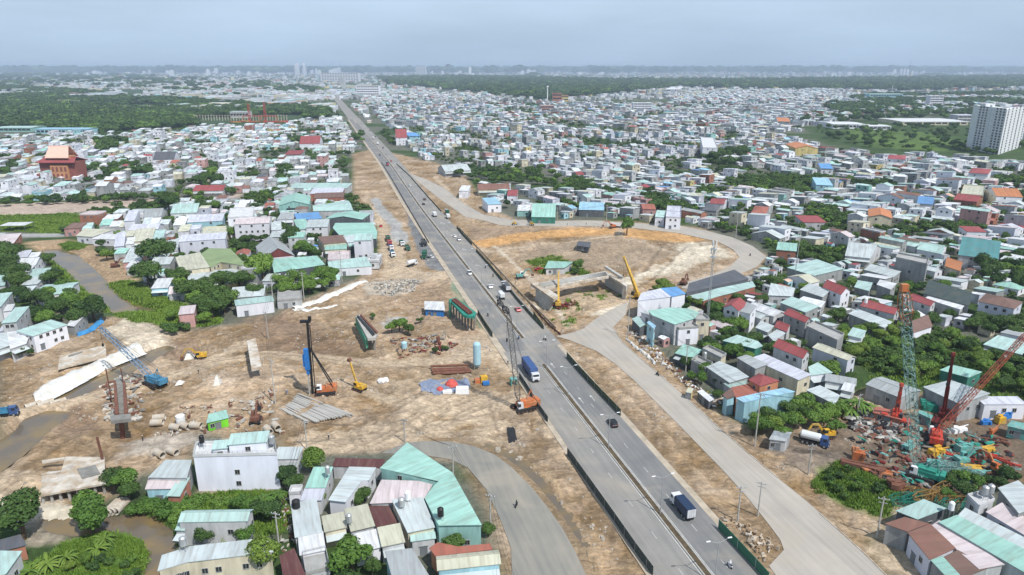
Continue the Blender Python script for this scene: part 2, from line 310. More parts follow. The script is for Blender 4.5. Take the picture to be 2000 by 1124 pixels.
# (outline in the photo, colour, edge softness m, height or None, strength, ragged)
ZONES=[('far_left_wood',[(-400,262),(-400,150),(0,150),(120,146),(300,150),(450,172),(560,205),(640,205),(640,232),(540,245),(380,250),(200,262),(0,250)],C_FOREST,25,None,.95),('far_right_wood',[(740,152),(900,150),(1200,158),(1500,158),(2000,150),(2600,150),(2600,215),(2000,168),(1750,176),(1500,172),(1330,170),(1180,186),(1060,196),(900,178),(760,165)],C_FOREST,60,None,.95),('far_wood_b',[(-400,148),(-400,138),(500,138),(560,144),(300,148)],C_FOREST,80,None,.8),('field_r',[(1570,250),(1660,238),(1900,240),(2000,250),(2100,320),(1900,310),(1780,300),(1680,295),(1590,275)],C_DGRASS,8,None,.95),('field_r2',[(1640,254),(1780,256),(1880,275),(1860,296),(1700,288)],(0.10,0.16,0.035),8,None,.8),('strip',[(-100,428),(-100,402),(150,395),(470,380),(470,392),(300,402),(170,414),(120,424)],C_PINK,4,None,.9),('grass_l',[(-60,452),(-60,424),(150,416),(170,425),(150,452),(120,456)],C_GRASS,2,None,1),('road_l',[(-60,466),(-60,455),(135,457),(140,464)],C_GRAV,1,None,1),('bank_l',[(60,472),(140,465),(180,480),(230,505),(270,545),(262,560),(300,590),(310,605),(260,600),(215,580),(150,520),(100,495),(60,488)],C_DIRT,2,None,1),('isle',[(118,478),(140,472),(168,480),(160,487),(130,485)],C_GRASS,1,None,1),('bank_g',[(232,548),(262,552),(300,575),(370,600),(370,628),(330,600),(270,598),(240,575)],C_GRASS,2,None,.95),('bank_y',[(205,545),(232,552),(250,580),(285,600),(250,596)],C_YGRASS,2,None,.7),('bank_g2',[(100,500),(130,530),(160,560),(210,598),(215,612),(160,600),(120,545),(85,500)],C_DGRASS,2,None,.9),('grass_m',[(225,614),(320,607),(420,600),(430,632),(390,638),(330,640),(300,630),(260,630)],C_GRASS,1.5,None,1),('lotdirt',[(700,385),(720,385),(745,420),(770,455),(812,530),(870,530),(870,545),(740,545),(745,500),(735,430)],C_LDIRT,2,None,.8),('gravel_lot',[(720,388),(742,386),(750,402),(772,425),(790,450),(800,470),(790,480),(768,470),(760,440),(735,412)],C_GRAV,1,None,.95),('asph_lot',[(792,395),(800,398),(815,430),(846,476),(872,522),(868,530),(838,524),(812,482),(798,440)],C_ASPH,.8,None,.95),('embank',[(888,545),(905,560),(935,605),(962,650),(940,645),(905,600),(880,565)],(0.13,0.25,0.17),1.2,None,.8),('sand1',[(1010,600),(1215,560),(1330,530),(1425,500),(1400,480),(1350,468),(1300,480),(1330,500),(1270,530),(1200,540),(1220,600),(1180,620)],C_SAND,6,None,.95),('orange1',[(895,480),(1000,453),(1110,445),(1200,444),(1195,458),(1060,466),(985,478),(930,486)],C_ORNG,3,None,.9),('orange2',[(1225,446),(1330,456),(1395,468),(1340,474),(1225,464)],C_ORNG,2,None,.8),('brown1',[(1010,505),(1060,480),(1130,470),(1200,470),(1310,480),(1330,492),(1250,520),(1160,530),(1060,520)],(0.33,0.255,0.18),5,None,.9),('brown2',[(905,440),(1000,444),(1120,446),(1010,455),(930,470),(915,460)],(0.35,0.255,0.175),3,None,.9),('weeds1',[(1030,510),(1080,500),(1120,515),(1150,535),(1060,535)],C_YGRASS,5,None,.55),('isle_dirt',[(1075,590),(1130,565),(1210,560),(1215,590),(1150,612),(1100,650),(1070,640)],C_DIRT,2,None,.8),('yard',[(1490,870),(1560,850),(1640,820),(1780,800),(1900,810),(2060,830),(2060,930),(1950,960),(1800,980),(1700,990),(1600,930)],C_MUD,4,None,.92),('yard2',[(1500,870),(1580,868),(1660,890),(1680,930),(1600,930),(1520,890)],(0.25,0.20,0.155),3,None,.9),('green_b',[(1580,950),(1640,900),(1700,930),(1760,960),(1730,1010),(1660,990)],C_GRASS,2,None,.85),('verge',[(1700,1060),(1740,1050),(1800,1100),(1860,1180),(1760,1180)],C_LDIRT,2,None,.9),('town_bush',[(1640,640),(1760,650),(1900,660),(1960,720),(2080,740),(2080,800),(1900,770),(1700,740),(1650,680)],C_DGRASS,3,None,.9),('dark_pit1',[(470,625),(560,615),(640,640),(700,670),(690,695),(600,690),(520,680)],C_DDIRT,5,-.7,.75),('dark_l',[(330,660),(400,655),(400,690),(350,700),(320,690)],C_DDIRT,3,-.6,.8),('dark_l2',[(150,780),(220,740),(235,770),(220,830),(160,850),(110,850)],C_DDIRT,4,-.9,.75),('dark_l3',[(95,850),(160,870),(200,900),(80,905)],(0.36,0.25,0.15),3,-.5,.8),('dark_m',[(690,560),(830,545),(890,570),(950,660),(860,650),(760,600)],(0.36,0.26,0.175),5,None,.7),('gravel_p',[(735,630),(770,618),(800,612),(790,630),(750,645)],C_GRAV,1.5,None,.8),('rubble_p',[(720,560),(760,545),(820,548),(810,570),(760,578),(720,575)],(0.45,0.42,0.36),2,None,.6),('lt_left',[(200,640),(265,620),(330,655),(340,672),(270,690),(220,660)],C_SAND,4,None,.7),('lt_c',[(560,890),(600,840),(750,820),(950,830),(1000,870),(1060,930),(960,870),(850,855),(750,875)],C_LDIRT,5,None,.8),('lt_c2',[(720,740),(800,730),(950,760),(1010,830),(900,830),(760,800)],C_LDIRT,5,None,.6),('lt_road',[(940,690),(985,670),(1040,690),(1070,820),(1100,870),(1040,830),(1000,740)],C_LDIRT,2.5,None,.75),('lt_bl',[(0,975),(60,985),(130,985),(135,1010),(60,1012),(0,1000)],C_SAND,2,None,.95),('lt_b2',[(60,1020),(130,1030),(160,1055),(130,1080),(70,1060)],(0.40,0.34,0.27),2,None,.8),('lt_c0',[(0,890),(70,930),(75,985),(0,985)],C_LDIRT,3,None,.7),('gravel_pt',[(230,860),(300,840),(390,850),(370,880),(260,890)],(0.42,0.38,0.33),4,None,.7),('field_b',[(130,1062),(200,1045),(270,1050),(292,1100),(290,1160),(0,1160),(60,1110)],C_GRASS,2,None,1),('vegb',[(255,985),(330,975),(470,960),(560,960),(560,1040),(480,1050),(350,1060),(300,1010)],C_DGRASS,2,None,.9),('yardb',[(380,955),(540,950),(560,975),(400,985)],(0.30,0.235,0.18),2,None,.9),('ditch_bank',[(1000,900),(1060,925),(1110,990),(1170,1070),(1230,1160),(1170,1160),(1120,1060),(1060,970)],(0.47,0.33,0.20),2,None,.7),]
TRACKS=[([(0,810),(60,800),(140,782),(230,765),(330,735),(430,705),(520,692),(640,700),(760,712),(860,705),(960,690)],7,C_LDIRT),([(735,545),(800,540),(900,545)],4,C_LDIRT),([(320,740),(420,700),(480,670)],5,C_LDIRT),([(440,870),(480,820),(540,780),(560,770)],5,C_DIRT),([(760,850),(850,835),(960,800),(1010,770)],6,C_LDIRT),([(700,760),(800,790),(900,810),(990,830)],5,C_LDIRT),([(895,470),(960,492),(1060,478),(1200,462)],3,C_LDIRT),([(965,480),(1020,530),(1075,580),(1110,640)],2.2,C_SAND),([(1230,470),(1270,480),(1310,492)],3,C_LDIRT),([(220,870),(200,800),(170,790)],4,C_DIRT),([(960,640),(940,690)],8,C_LDIRT),([(560,890),(700,860),(800,860)],8,C_LDIRT),([(850,345),(880,380),(930,420)],5,C_LDIRT)]
RUTW=[]
RUTS=[([(430,880),(520,800),(560,765)],.5),([(440,884),(530,806),(572,768)],.5),([(300,740),(420,706),(520,690),(700,706)],.5),([(300,748),(420,713),(520,697),(700,713)],.5),([(620,790),(760,800),(900,820),(980,800)],.5),([(640,820),(760,850),(900,856),(1000,870)],.6),([(700,745),(800,760),(880,800),(800,850)],.5),([(1100,700),(1180,770),(1260,860),(1340,950),(1400,1010)],.9),([(1115,700),(1200,780),(1290,880),(1350,930)],.8),([(1130,690),(1230,770),(1330,870)],.6),([(1180,850),(1290,900),(1340,960)],.8),([(540,625),(640,612),(760,590)],.7),([(560,650),(640,640),(720,615)],.8),([(60,700),(150,680),(220,650)],.8),([(0,760),(80,720),(150,700)],.7),([(10,780),(70,745)],.6),([(200,840),(290,830),(400,850)],.6),([(1080,905),(1130,960),(1190,1050),(1230,1124)],.7),([(1095,900),(1150,960),(1215,1060)],.6),([(90,850),(150,860),(210,900)],.8),([(20,960),(60,900),(130,860),(190,850)],.9),([(900,450),(1000,452),(1110,448)],.8),([(1560,880),(1650,880),(1750,860),(1850,900)],.9),([(1560,900),(1640,920),(1700,900),(1800,870)],.7),([(1300,470),(1260,530),(1180,545)],.7),([(1340,480),(1290,530),(1220,580)],.7)]
_r=random . Random(12)
for _ in range(85):
 a,b_=_r . choice([(60,760),(140,690),(300,700),(380,720),(450,800),(560,680),(640,700),(700,830),(760,790),(850,820),(900,600),(820,570),(760,610),(300,850),(150,870),(1170,760),(1260,880),(1340,960),(1230,830),(1080,480),(1180,500),(1000,460),(1160,600),(80,930),(500,640),(640,620),(980,860),(1060,900),(1100,930),(1180,1040),(440,700)])
 p=gp(a+_r . uniform(-40,40),b_+_r . uniform(-15,15));an=_r . uniform(0,6.28) if b_<850 or a<900 else ROAD_RZ+_r . uniform(-.2,.2);cu=_r . uniform(-.09,.09);L1=[[],[]]
 for i in range(_r . randint(4,11)):
  for q,o in enumerate((-1.1,1.1)):L1[q]. append((p . x-math . sin(an)*o,p . y+math . cos(an)*o))
  p=p+Vector((math . cos(an),math . sin(an),0))*4.5;an+=cu
 for q in L1:RUTW . append((q,.5))
def axis(parts):
 return np . array(sorted(set(np . round(np . concatenate(parts),3))))
def grow(start,step,k,stop):
 r=[start]
 while r[-1]<stop:r . append(r[-1]+step);step*=1+k
 return np . array(r)
gx=axis([np . arange(-150,120.1,.95),grow(121,1.2,.045,50000),-grow(151,1.2,.045,50000)])
gy=axis([np . arange(108,250,.9),np . arange(250,330.1,1.3),grow(331.5,1.3,.0125,3000),grow(3060,55,.06,50000),np . array([-50000,-20000,-8000,-3000,-1000,-300,0,60,90,102])])
GX,GY=np . meshgrid(gx,gy)
n1=fbm(GX,GY,14,4,1);n2=fbm(GX,GY,3.2,3,5);n3=fbm(GX,GY,60,3,9)
colr=np . empty(GX . shape+(3,));far=fbm(GX,GY,420,4,21)
town=np . array(C_TOWN)[None,None];colr[:]=town
gmask=np . clip((fbm(GX,GY,40,3,33)-0.46)*8,0,1)[...,None];colr[:]=colr*(1-gmask)+np . array(C_DGRASS)*gmask
fm=(np . clip((far-0.40)*9,0,1)*np . clip((GY-2600)/800,0,1))[...,None];colr[:]=colr*(1-fm)+np . array(C_FOREST)*fm
GZ=np . zeros(GX . shape);warpx=(n1-.5)*9;site=np . clip(sdist(GX,GY,SITE)/5+.5,0,1)
vv=(n1-.5)[...,None]
dcol=np . array(C_DIRT)+vv*np . array((.30,.26,.22))+(n2-.5)[...,None]*.16
colr[:]=colr*(1-site[...,None])+dcol*site[...,None]
XR=GX*.8+GY*.6+(n1-.5)*16;YR=-GX*.6+GY*.8;rg=1-abs(fbm(XR,YR*2.4,11,3,61)*2-1);rg2=1-abs(fbm(GX*2.2+(n1-.5)*12,GY,8,3,71)*2-1)
GZ+=site*((n1-.5)*2.0+(n2-.5)*0.9-.1+(rg**3-.4)*.7-(rg2**4)*.4)
stn=(site*np . clip((fbm(GX,GY,22,4,81)-.5)*5,-1,1))[...,None];colr*=1-.22*np . clip(stn,0,1);colr+=.07*np . clip(-stn,0,1);colr*=1-(site*.28*np . clip(rg2-.86,0,1)*7)[...,None]
def bbox_idx(P,pad):
 xs=[p[0] for p in P];ys=[p[1] for p in P]
 i0,i1=np . searchsorted(gx,[min(xs)-pad,max(xs)+pad]);j0,j1=np . searchsorted(gy,[min(ys)-pad,max(ys)+pad]);return slice(j0,j1+1),slice(i0,i1+1)
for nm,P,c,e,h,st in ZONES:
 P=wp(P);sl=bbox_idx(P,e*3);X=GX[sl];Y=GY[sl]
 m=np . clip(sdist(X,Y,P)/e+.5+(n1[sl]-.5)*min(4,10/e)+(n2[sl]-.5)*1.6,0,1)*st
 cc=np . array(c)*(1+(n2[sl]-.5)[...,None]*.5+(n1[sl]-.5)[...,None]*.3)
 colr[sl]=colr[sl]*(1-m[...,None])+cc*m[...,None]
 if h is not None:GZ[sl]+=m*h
for P,w,c in TRACKS:
 P=wp(P);sl=bbox_idx(P,w*2);d=sdist(GX[sl],GY[sl],P,False);m=np . clip((w/2-d)/1.6+.5+(n2[sl]-.5)*1.5,0,1)*.8
 colr[sl]=colr[sl]*(1-m[...,None])+np . array(c)*(1+(n2[sl]-.5)[...,None]*.3)*m[...,None];GZ[sl]*=(1-m*.8)
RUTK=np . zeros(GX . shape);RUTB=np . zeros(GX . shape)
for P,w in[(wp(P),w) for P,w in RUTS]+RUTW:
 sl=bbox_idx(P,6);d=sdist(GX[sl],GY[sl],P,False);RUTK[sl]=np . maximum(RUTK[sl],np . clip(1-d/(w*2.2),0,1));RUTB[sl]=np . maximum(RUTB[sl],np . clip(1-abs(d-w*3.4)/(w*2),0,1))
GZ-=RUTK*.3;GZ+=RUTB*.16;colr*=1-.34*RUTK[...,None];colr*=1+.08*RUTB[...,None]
# canals cut into the ground, spoil heaped beside
for P,dep,bank in((CANAL_A,3.2,5),(CANAL_B,3.2,4),(CANAL_C,2.6,3),(POND,2.2,3),(POOL,1.6,2),(DITCH,1.1,1.2)):
 sl=bbox_idx(P,14);s_=sdist(GX[sl],GY[sl],P)+(n2[sl]-.5)*1.6
 m=np . clip(s_/bank+1.0,0,1);m=m*m*(3-2*m);GZ[sl]=GZ[sl]*(1-m)-dep*m
 wet=np . clip(s_/1.5+1.1,0,1)[...,None]*.7;colr[sl]=colr[sl]*(1-wet)+np . array((0.20,0.15,0.095))*wet
HEAPS=[((1150,590),10,2.4),((1120,600),7,1.8),((380,668),6,2.0),((345,690),5,1.2),((600,640),10,1.0),((245,815),6,1.6),((150,860),9,1.6),((60,920),10,1.2),((1660,850),8,1.0),((740,560),8,1.0),((870,660),6,1.2),((1010,470),10,1.6),((1080,495),12,2.0),((1180,488),12,2.2),((1250,475),10,1.5),((260,500),8,1.5),((240,530),7,1.6),((1450,1060),6,1.4),((1170,1020),5,.9),((960,600),5,1.0),((780,590),8,1.0),((500,740),8,1.0),((330,800),8,.9),((640,580),5,1.0),((1290,860),5,.9),((1240,800),5,.8),((1560,920),7,1.0),((1800,930),9,1.0)]
for(a,b),r,h in HEAPS:
 p=gp(a,b);sl=bbox_idx([(p . x-r,p . y-r),(p . x+r,p . y+r)],r);d=np . hypot(GX[sl]-p . x,(GY[sl]-p . y))/r+(n2[sl]-.5)*.7;GZ[sl]+=h*np . clip(1-d,0,1)**1.2
def flat(P,pad,z):
 sl=bbox_idx(P,pad*3);m=np . clip(sdist(GX[sl],GY[sl],P)/pad+1.4,0,1);GZ[sl]=GZ[sl]*(1-m)+z*m
for P in(LOOP,RIGHTRD,CURVERD):flat(P,2.5,-.06)
ss=(GX-73.3)*RD . x+GY*RD . y;oo=(GX-73.3)*RR . x+GY*RR . y-4.5*np . clip((ss-480)/380,0,1)**2*(3-2*np . clip((ss-480)/380,0,1))
m=np . clip((14.5-abs(oo))/3,0,1);GZ=GZ*(1-m)-.05*m
GZ[GY>3000]=0;GZ[GY<60]=0
colr=np . clip(colr,.01,.9)
def ground_z(X,Y):
 i=min(max(np . searchsorted(gx,X)-1,0),len(gx)-2);j=min(max(np . searchsorted(gy,Y)-1,0),len(gy)-2)
 a=(X-gx[i])/(gx[i+1]-gx[i]);b=(Y-gy[j])/(gy[j+1]-gy[j])
 return float((GZ[j,i]*(1-a)+GZ[j,i+1]*a)*(1-b)+(GZ[j+1,i]*(1-a)+GZ[j+1,i+1]*a)*b)
def grid_mesh(name,V,ny,nx,col=None):
 me=bpy . data . meshes . new(name);me . vertices . add(len(V));me . vertices . foreach_set('co',V . ravel())
 a=(np . arange(ny-1)[:,None]*nx+np . arange(nx-1)[None]). ravel();q=np . stack([a,a+1,a+nx+1,a+nx],1)
 me . loops . add(q . size);me . loops . foreach_set('vertex_index',q . ravel());me . polygons . add(len(q));me . polygons . foreach_set('loop_start',np . arange(len(q))*4)
 try:me . polygons . foreach_set('loop_total',np . full(len(q),4))
 except Exception:pass
 if col is not None:
  at=me . attributes . new('tint','FLOAT_COLOR','POINT');at . data . foreach_set('color',np . concatenate([col . reshape(-1,3),np . ones((len(V),1))],1). astype(np . float32). ravel())
 me . polygons . foreach_set('use_smooth',np . ones(len(q),bool));me . update();return me
me=grid_mesh('ground',np . stack([GX,GY,GZ],-1). reshape(-1,3). astype(np . float32),len(gy),len(gx),colr)
gm=bpy . data . materials . new('ground');gm . use_nodes=True;t=gm . node_tree;b=t . nodes['Principled BSDF'];b . inputs['Roughness']. default_value=.97;b . inputs['Specular IOR Level']. default_value=.15
at=N(t,'ShaderNodeAttribute',attribute_name='tint');tcg=N(t,'ShaderNodeTexCoord')
na=N(t,'ShaderNodeTexNoise');na . inputs['Scale']. default_value=.55;na . inputs['Detail']. default_value=8;na . inputs['Roughness']. default_value=.68;na . inputs['Distortion']. default_value=1.2;t . links . new(tcg . outputs['Object'],na . inputs[0])
nb=N(t,'ShaderNodeTexNoise');nb . inputs['Scale']. default_value=.07;nb . inputs['Detail']. default_value=4;t . links . new(tcg . outputs['Object'],nb . inputs[0])
ra=N(t,'ShaderNodeMapRange');ra . inputs['From Min']. default_value=.3;ra . inputs['From Max']. default_value=.7;ra . inputs['To Min']. default_value=.56;ra . inputs['To Max']. default_value=1.32;t . links . new(na . outputs['Fac'],ra . inputs[0])
rb=N(t,'ShaderNodeMapRange');rb . inputs['From Min']. default_value=.35;rb . inputs['From Max']. default_value=.65;rb . inputs['To Min']. default_value=.88;rb . inputs['To Max']. default_value=1.1;t . links . new(nb . outputs['Fac'],rb . inputs[0])
mu=N(t,'ShaderNodeMath',operation='MULTIPLY');t . links . new(ra . outputs[0],mu . inputs[0]);t . links . new(rb . outputs[0],mu . inputs[1])
sp_=N(t,'ShaderNodeSeparateColor');t . links . new(at . outputs['Color'],sp_ . inputs[0]);sb=N(t,'ShaderNodeMath',operation='SUBTRACT');t . links . new(sp_ . outputs[0],sb . inputs[0]);t . links . new(sp_ . outputs[2],sb . inputs[1]);ms=N(t,'ShaderNodeMapRange');ms . inputs['From Min']. default_value=.08;ms . inputs['From Max']. default_value=.16;t . links . new(sb . outputs[0],ms . inputs[0])
mpw=N(t,'ShaderNodeMapping');mpw . inputs['Scale']. default_value=(1,2.6,1);mpw . inputs['Rotation']. default_value=(0,0,.5);t . links . new(tcg . outputs['Object'],mpw . inputs[0]);wv=N(t,'ShaderNodeTexNoise');wv . inputs['Scale']. default_value=.13;wv . inputs['Distortion']. default_value=3.2;wv . inputs['Detail']. default_value=7;wv . inputs['Roughness']. default_value=.6;t . links . new(mpw . outputs[0],wv . inputs[0]);rw_=N(t,'ShaderNodeMapRange');rw_ . inputs['From Min']. default_value=.36;rw_ . inputs['From Max']. default_value=.64;rw_ . inputs['To Min']. default_value=-.30;rw_ . inputs['To Max']. default_value=.12;t . links . new(wv . outputs['Fac'],rw_ . inputs[0])
mk=N(t,'ShaderNodeMath',operation='MULTIPLY_ADD');t . links . new(rw_ . outputs[0],mk . inputs[0]);t . links . new(ms . outputs[0],mk . inputs[1]);mk . inputs[2]. default_value=1.0;mu2=N(t,'ShaderNodeMath',operation='MULTIPLY');t . links . new(mu . outputs[0],mu2 . inputs[0]);t . links . new(mk . outputs[0],mu2 . inputs[1]);mu=mu2
vs=N(t,'ShaderNodeVectorMath',operation='SCALE');t . links . new(at . outputs['Color'],vs . inputs[0]);t . links . new(mu . outputs[0],vs . inputs['Scale']);t . links . new(vs . outputs[0],b . inputs['Base Color'])
bpn=N(t,'ShaderNodeBump');bpn . inputs['Strength']. default_value=.7;bpn . inputs['Distance']. default_value=.5;t . links . new(na . outputs['Fac'],bpn . inputs['Height']);t . links . new(bpn . outputs[0],b . inputs['Normal'])
me . materials . append(gm);ground=link('ground',me);tag(ground,kind='structure')
# ---------------------------------------------------------------- water
wm=bpy . data . materials . new('muddy_water');wm . use_nodes=True;t=wm . node_tree;b=t . nodes['Principled BSDF']
b . inputs['Base Color']. default_value=(.15,.12,.075,1);b . inputs['Roughness']. default_value=.12;b . inputs['Specular IOR Level']. default_value=.5
tcw=N(t,'ShaderNodeTexCoord');nw=N(t,'ShaderNodeTexNoise');nw . inputs['Scale']. default_value=.12;nw . inputs['Detail']. default_value=4;t . links . new(tcw . outputs['Object'],nw . inputs[0])
mw=N(t,'ShaderNodeMix',data_type='RGBA');mw . inputs['A']. default_value=(.13,.105,.075,1);mw . inputs['B']. default_value=(.20,.14,.06,1);rw=N(t,'ShaderNodeMapRange');rw . inputs['From Min']. default_value=.42;rw . inputs['From Max']. default_value=.62
t . links . new(nw . outputs['Fac'],rw . inputs[0]);t . links . new(rw . outputs[0],mw . inputs['Factor']);t . links . new(mw . outputs['Result'],b . inputs['Base Color'])
nw2=N(t,'ShaderNodeTexNoise');nw2 . inputs['Scale']. default_value=1.2;t . links . new(tcw . outputs['Object'],nw2 . inputs[0]);bw=N(t,'ShaderNodeBump');bw . inputs['Strength']. default_value=.05;t . links . new(nw2 . outputs['Fac'],bw . inputs['Height']);t . links . new(bw . outputs[0],b . inputs['Normal'])
def offset_poly(P,d):
 c=Vector((sum(p[0] for p in P)/len(P),sum(p[1] for p in P)/len(P)));out=[]
 n=len(P);area=sum(P[i][0]*P[(i+1)%n][1]-P[(i+1)%n][0]*P[i][1] for i in range(n));sg=1 if area>0 else-1
 for i in range(n):
  a=Vector(P[i-1]);p=Vector(P[i]);q=Vector(P[(i+1)%n]);e=((p-a). normalized()+(q-p). normalized()). normalized();out . append((p . x+e . y*d*sg,p . y-e . x*d*sg))
 return out
def sheet(name,P,z,mat,kind='structure'):
 mb=MB();mb . face([(x,y,z) for x,y in P]);o=obj(name,mb,mat)
 if o . data . polygons[0]. normal . z<0:o . data . flip_normals()
 return tag(o,kind=kind)
for nm,P,z in(('canal_water',CANAL_A,-1.7),('canal_water',CANAL_B,-1.8),('channel_water',CANAL_C,-1.5),('pond_water',POND,-1.2),('pond_water',POOL,-1.0),('ditch_water',DITCH,-.55)):
 sheet(nm,offset_poly(P,2.0),z,wm)
# ---------------------------------------------------------------- roads
def roadmat(name,c1,c2,sc=.08,dust=(.5,.4,.3)):
 m=bpy . data . materials . new(name);m . use_nodes=True;t=m . node_tree;b=t . nodes['Principled BSDF'];b . inputs['Roughness']. default_value=.9;b . inputs['Specular IOR Level']. default_value=.2
 tcr=N(t,'ShaderNodeTexCoord');mpr=N(t,'ShaderNodeMapping');mpr . inputs['Rotation']. default_value=(0,0,-ROAD_RZ);t . links . new(tcr . outputs['Object'],mpr . inputs[0])
 m2=N(t,'ShaderNodeMapping');m2 . inputs['Scale']. default_value=(.1,1.6,1);t . links . new(mpr . outputs[0],m2 . inputs[0])
 a=N(t,'ShaderNodeTexNoise');a . inputs['Scale']. default_value=.45;a . inputs['Detail']. default_value=4;t . links . new(m2 . outputs[0],a . inputs[0])
 c=N(t,'ShaderNodeTexNoise');c . inputs['Scale']. default_value=sc;c . inputs['Detail']. default_value=7;c . inputs['Roughness']. default_value=.65;t . links . new(tcr . outputs['Object'],c . inputs[0])
 ad=N(t,'ShaderNodeMath',operation='ADD');t . links . new(a . outputs['Fac'],ad . inputs[0]);t . links . new(c . outputs['Fac'],ad . inputs[1])
 r=N(t,'ShaderNodeMapRange');r . inputs['From Min']. default_value=.75;r . inputs['From Max']. default_value=1.25;t . links . new(ad . outputs[0],r . inputs[0])
 x=N(t,'ShaderNodeMix',data_type='RGBA');x . inputs['A']. default_value=(*c1,1);x . inputs['B']. default_value=(*c2,1);t . links . new(r . outputs[0],x . inputs['Factor']);e=N(t,'ShaderNodeTexNoise');e . inputs['Scale']. default_value=.045;e . inputs['Detail']. default_value=8;e . inputs['Distortion']. default_value=1.5;t . links . new(tcr . outputs['Object'],e . inputs[0]);r2=N(t,'ShaderNodeMapRange');r2 . inputs['From Min']. default_value=.5;r2 . inputs['From Max']. default_value=.72;r2 . inputs['To Max']. default_value=.45;t . links . new(e . outputs['Fac'],r2 . inputs[0]);y=N(t,'ShaderNodeMix',data_type='RGBA');y . inputs['B']. default_value=(.40,.345,.27,1);t . links . new(r2 . outputs[0],y . inputs['Factor']);t . links . new(x . outputs['Result'],y . inputs['A']);t . links . new(y . outputs['Result'],b . inputs['Base Color']);return m
M_ASPH=roadmat('asphalt',(.15,.152,.155),(.215,.212,.205));M_ASPH2=roadmat('asphalt_worn',(.20,.195,.185),(.27,.26,.245));M_CROAD=roadmat('haul_road',(.31,.29,.26),(.41,.375,.33),.05)
M_CURVE=roadmat('gravelled_road',(.19,.19,.175),(.27,.255,.22),.06);M_LINE=pmat('road_paint',(.5,.5,.48),.7,0,.3,.8);M_DUST=pmat('dusty_verge',(.42,.36,.28),.95,0,.3,.3,bump=.2);M_MSOIL=pmat('median_soil',(.10,.075,.045),.95,0,.4,.5,bump=.4)
def strip(name,s0,s1,o0,o1,z,mat,step=20,kind='structure',parent=None,th=0.0):
 n=max(2,int((s1-s0)/step)+1);mb=MB();L=[road(s0+(s1-s0)*i/(n-1),o0,z) for i in range(n)];R=[road(s0+(s1-s0)*i/(n-1),o1,z) for i in range(n)]
 if th:
  for i in range(n-1):
   for q in((L[i],R[i],R[i+1],L[i+1]),):mb . face(q)
   d=Vector((0,0,th));mb . face((L[i]-d,R[i]-d,R[i],L[i])) if i==0 else None
   mb . face((L[i]-d,L[i],L[i+1],L[i+1]-d));mb . face((R[i],R[i]-d,R[i+1]-d,R[i+1]))
 else:
  for i in range(n-1):mb . face((L[i],R[i],R[i+1],L[i+1]))
 o=obj(name,mb,mat,parent)
 if kind:tag(o,kind=kind)
 return o
tag(strip('road_shoulder',-40,1500,-12.2,12.4,.14,M_DUST,th=.3))
strip('road_carriageway',-40,250,-10.6,-.9,.20,M_ASPH2,th=.1)
strip('road_carriageway',250,1500,-9.6,-.9,.20,M_ASPH,th=.1)
strip('road_carriageway',-40,252,.9,10.6,.20,M_ASPH,th=.1)
strip('road_carriageway',252,1500,.9,12.6,.204,M_ASPH2,th=.1)
strip('road_far',1500,2900,-9.5,12,.18,M_ASPH2,100)
for a,b_ in((-40,236),(262,1400)):
 strip('median_kerb',a,b_,-.9,-.62,.38,M_CONC,th=.25);strip('median_kerb',a,b_,.62,.9,.38,M_CONC,th=.25);strip('median_planting_strip',a,b_,-.62,.62,.30,M_MSOIL,th=.1)
strip('median_gap',236,262,-.9,.9,.20,M_ASPH2,th=.1)
dash=MB()
for c_,w_ in((-4.9,.13),(5.1,.13)):
 s_=88
 while s_<760:
  if not 232<s_<262:
   q=[road(s_,c_-w_/2,.212),road(s_,c_+w_/2,.212),road(s_+2.6,c_+w_/2,.212),road(s_+2.6,c_-w_/2,.212)];dash . face(q)
  s_+=12.5
tag(obj('lane_marking',dash,M_LINE),kind='structure')
for o_,s0,s1 in((-1.25,-20,235),(1.25,-20,235),(-1.25,262,1200),(1.25,262,1200)):strip('edge_line',s0,s1,o_-.09,o_+.09,.216,M_LINE,40)
arrow=MB()
for s_,o_ in((232,3.0),(204,3.0),(204.5,7.0)):
 arrow . face([road(s_,o_-.1,.22),road(s_,o_+.1,.22),road(s_+3,o_+.1,.22),road(s_+3,o_-.1,.22)]);arrow . face([road(s_+3,o_-.5,.22),road(s_+3,o_+.5,.22),road(s_+4.6,o_,.22)])
tag(obj('turn_arrow_marking',arrow,M_LINE),kind='structure')
sheet('loop_road',LOOP,.05,M_CROAD);sheet('service_road',RIGHTRD,.06,M_CROAD);sheet('curved_road',CURVERD,.07,M_CURVE)
for P,nm in((wp([(1444,503),(1432,488),(1405,474),(1375,467),(1325,456),(1237,446)]),'loop_road_kerb'),(wp([(830,350),(868,368),(905,398),(945,420),(1000,430),(1080,432)]),'loop_road_kerb'),(wp([(1197,640),(1215,668),(1250,700),(1300,742)]),'service_road_kerb'),(wp([(1345,782),(1400,832),(1460,885),(1520,935)]),'service_road_kerb'),(wp([(1600,1003),(1650,1047),(1690,1084),(1732,1126)]),'service_road_kerb')):
 mb=MB()
 for a,b_ in zip(P,P[1:]):mb . beam((*a,.1),(*b_,.1),.16,4)
 tag(obj(nm,mb,M_CONCP),kind='structure')
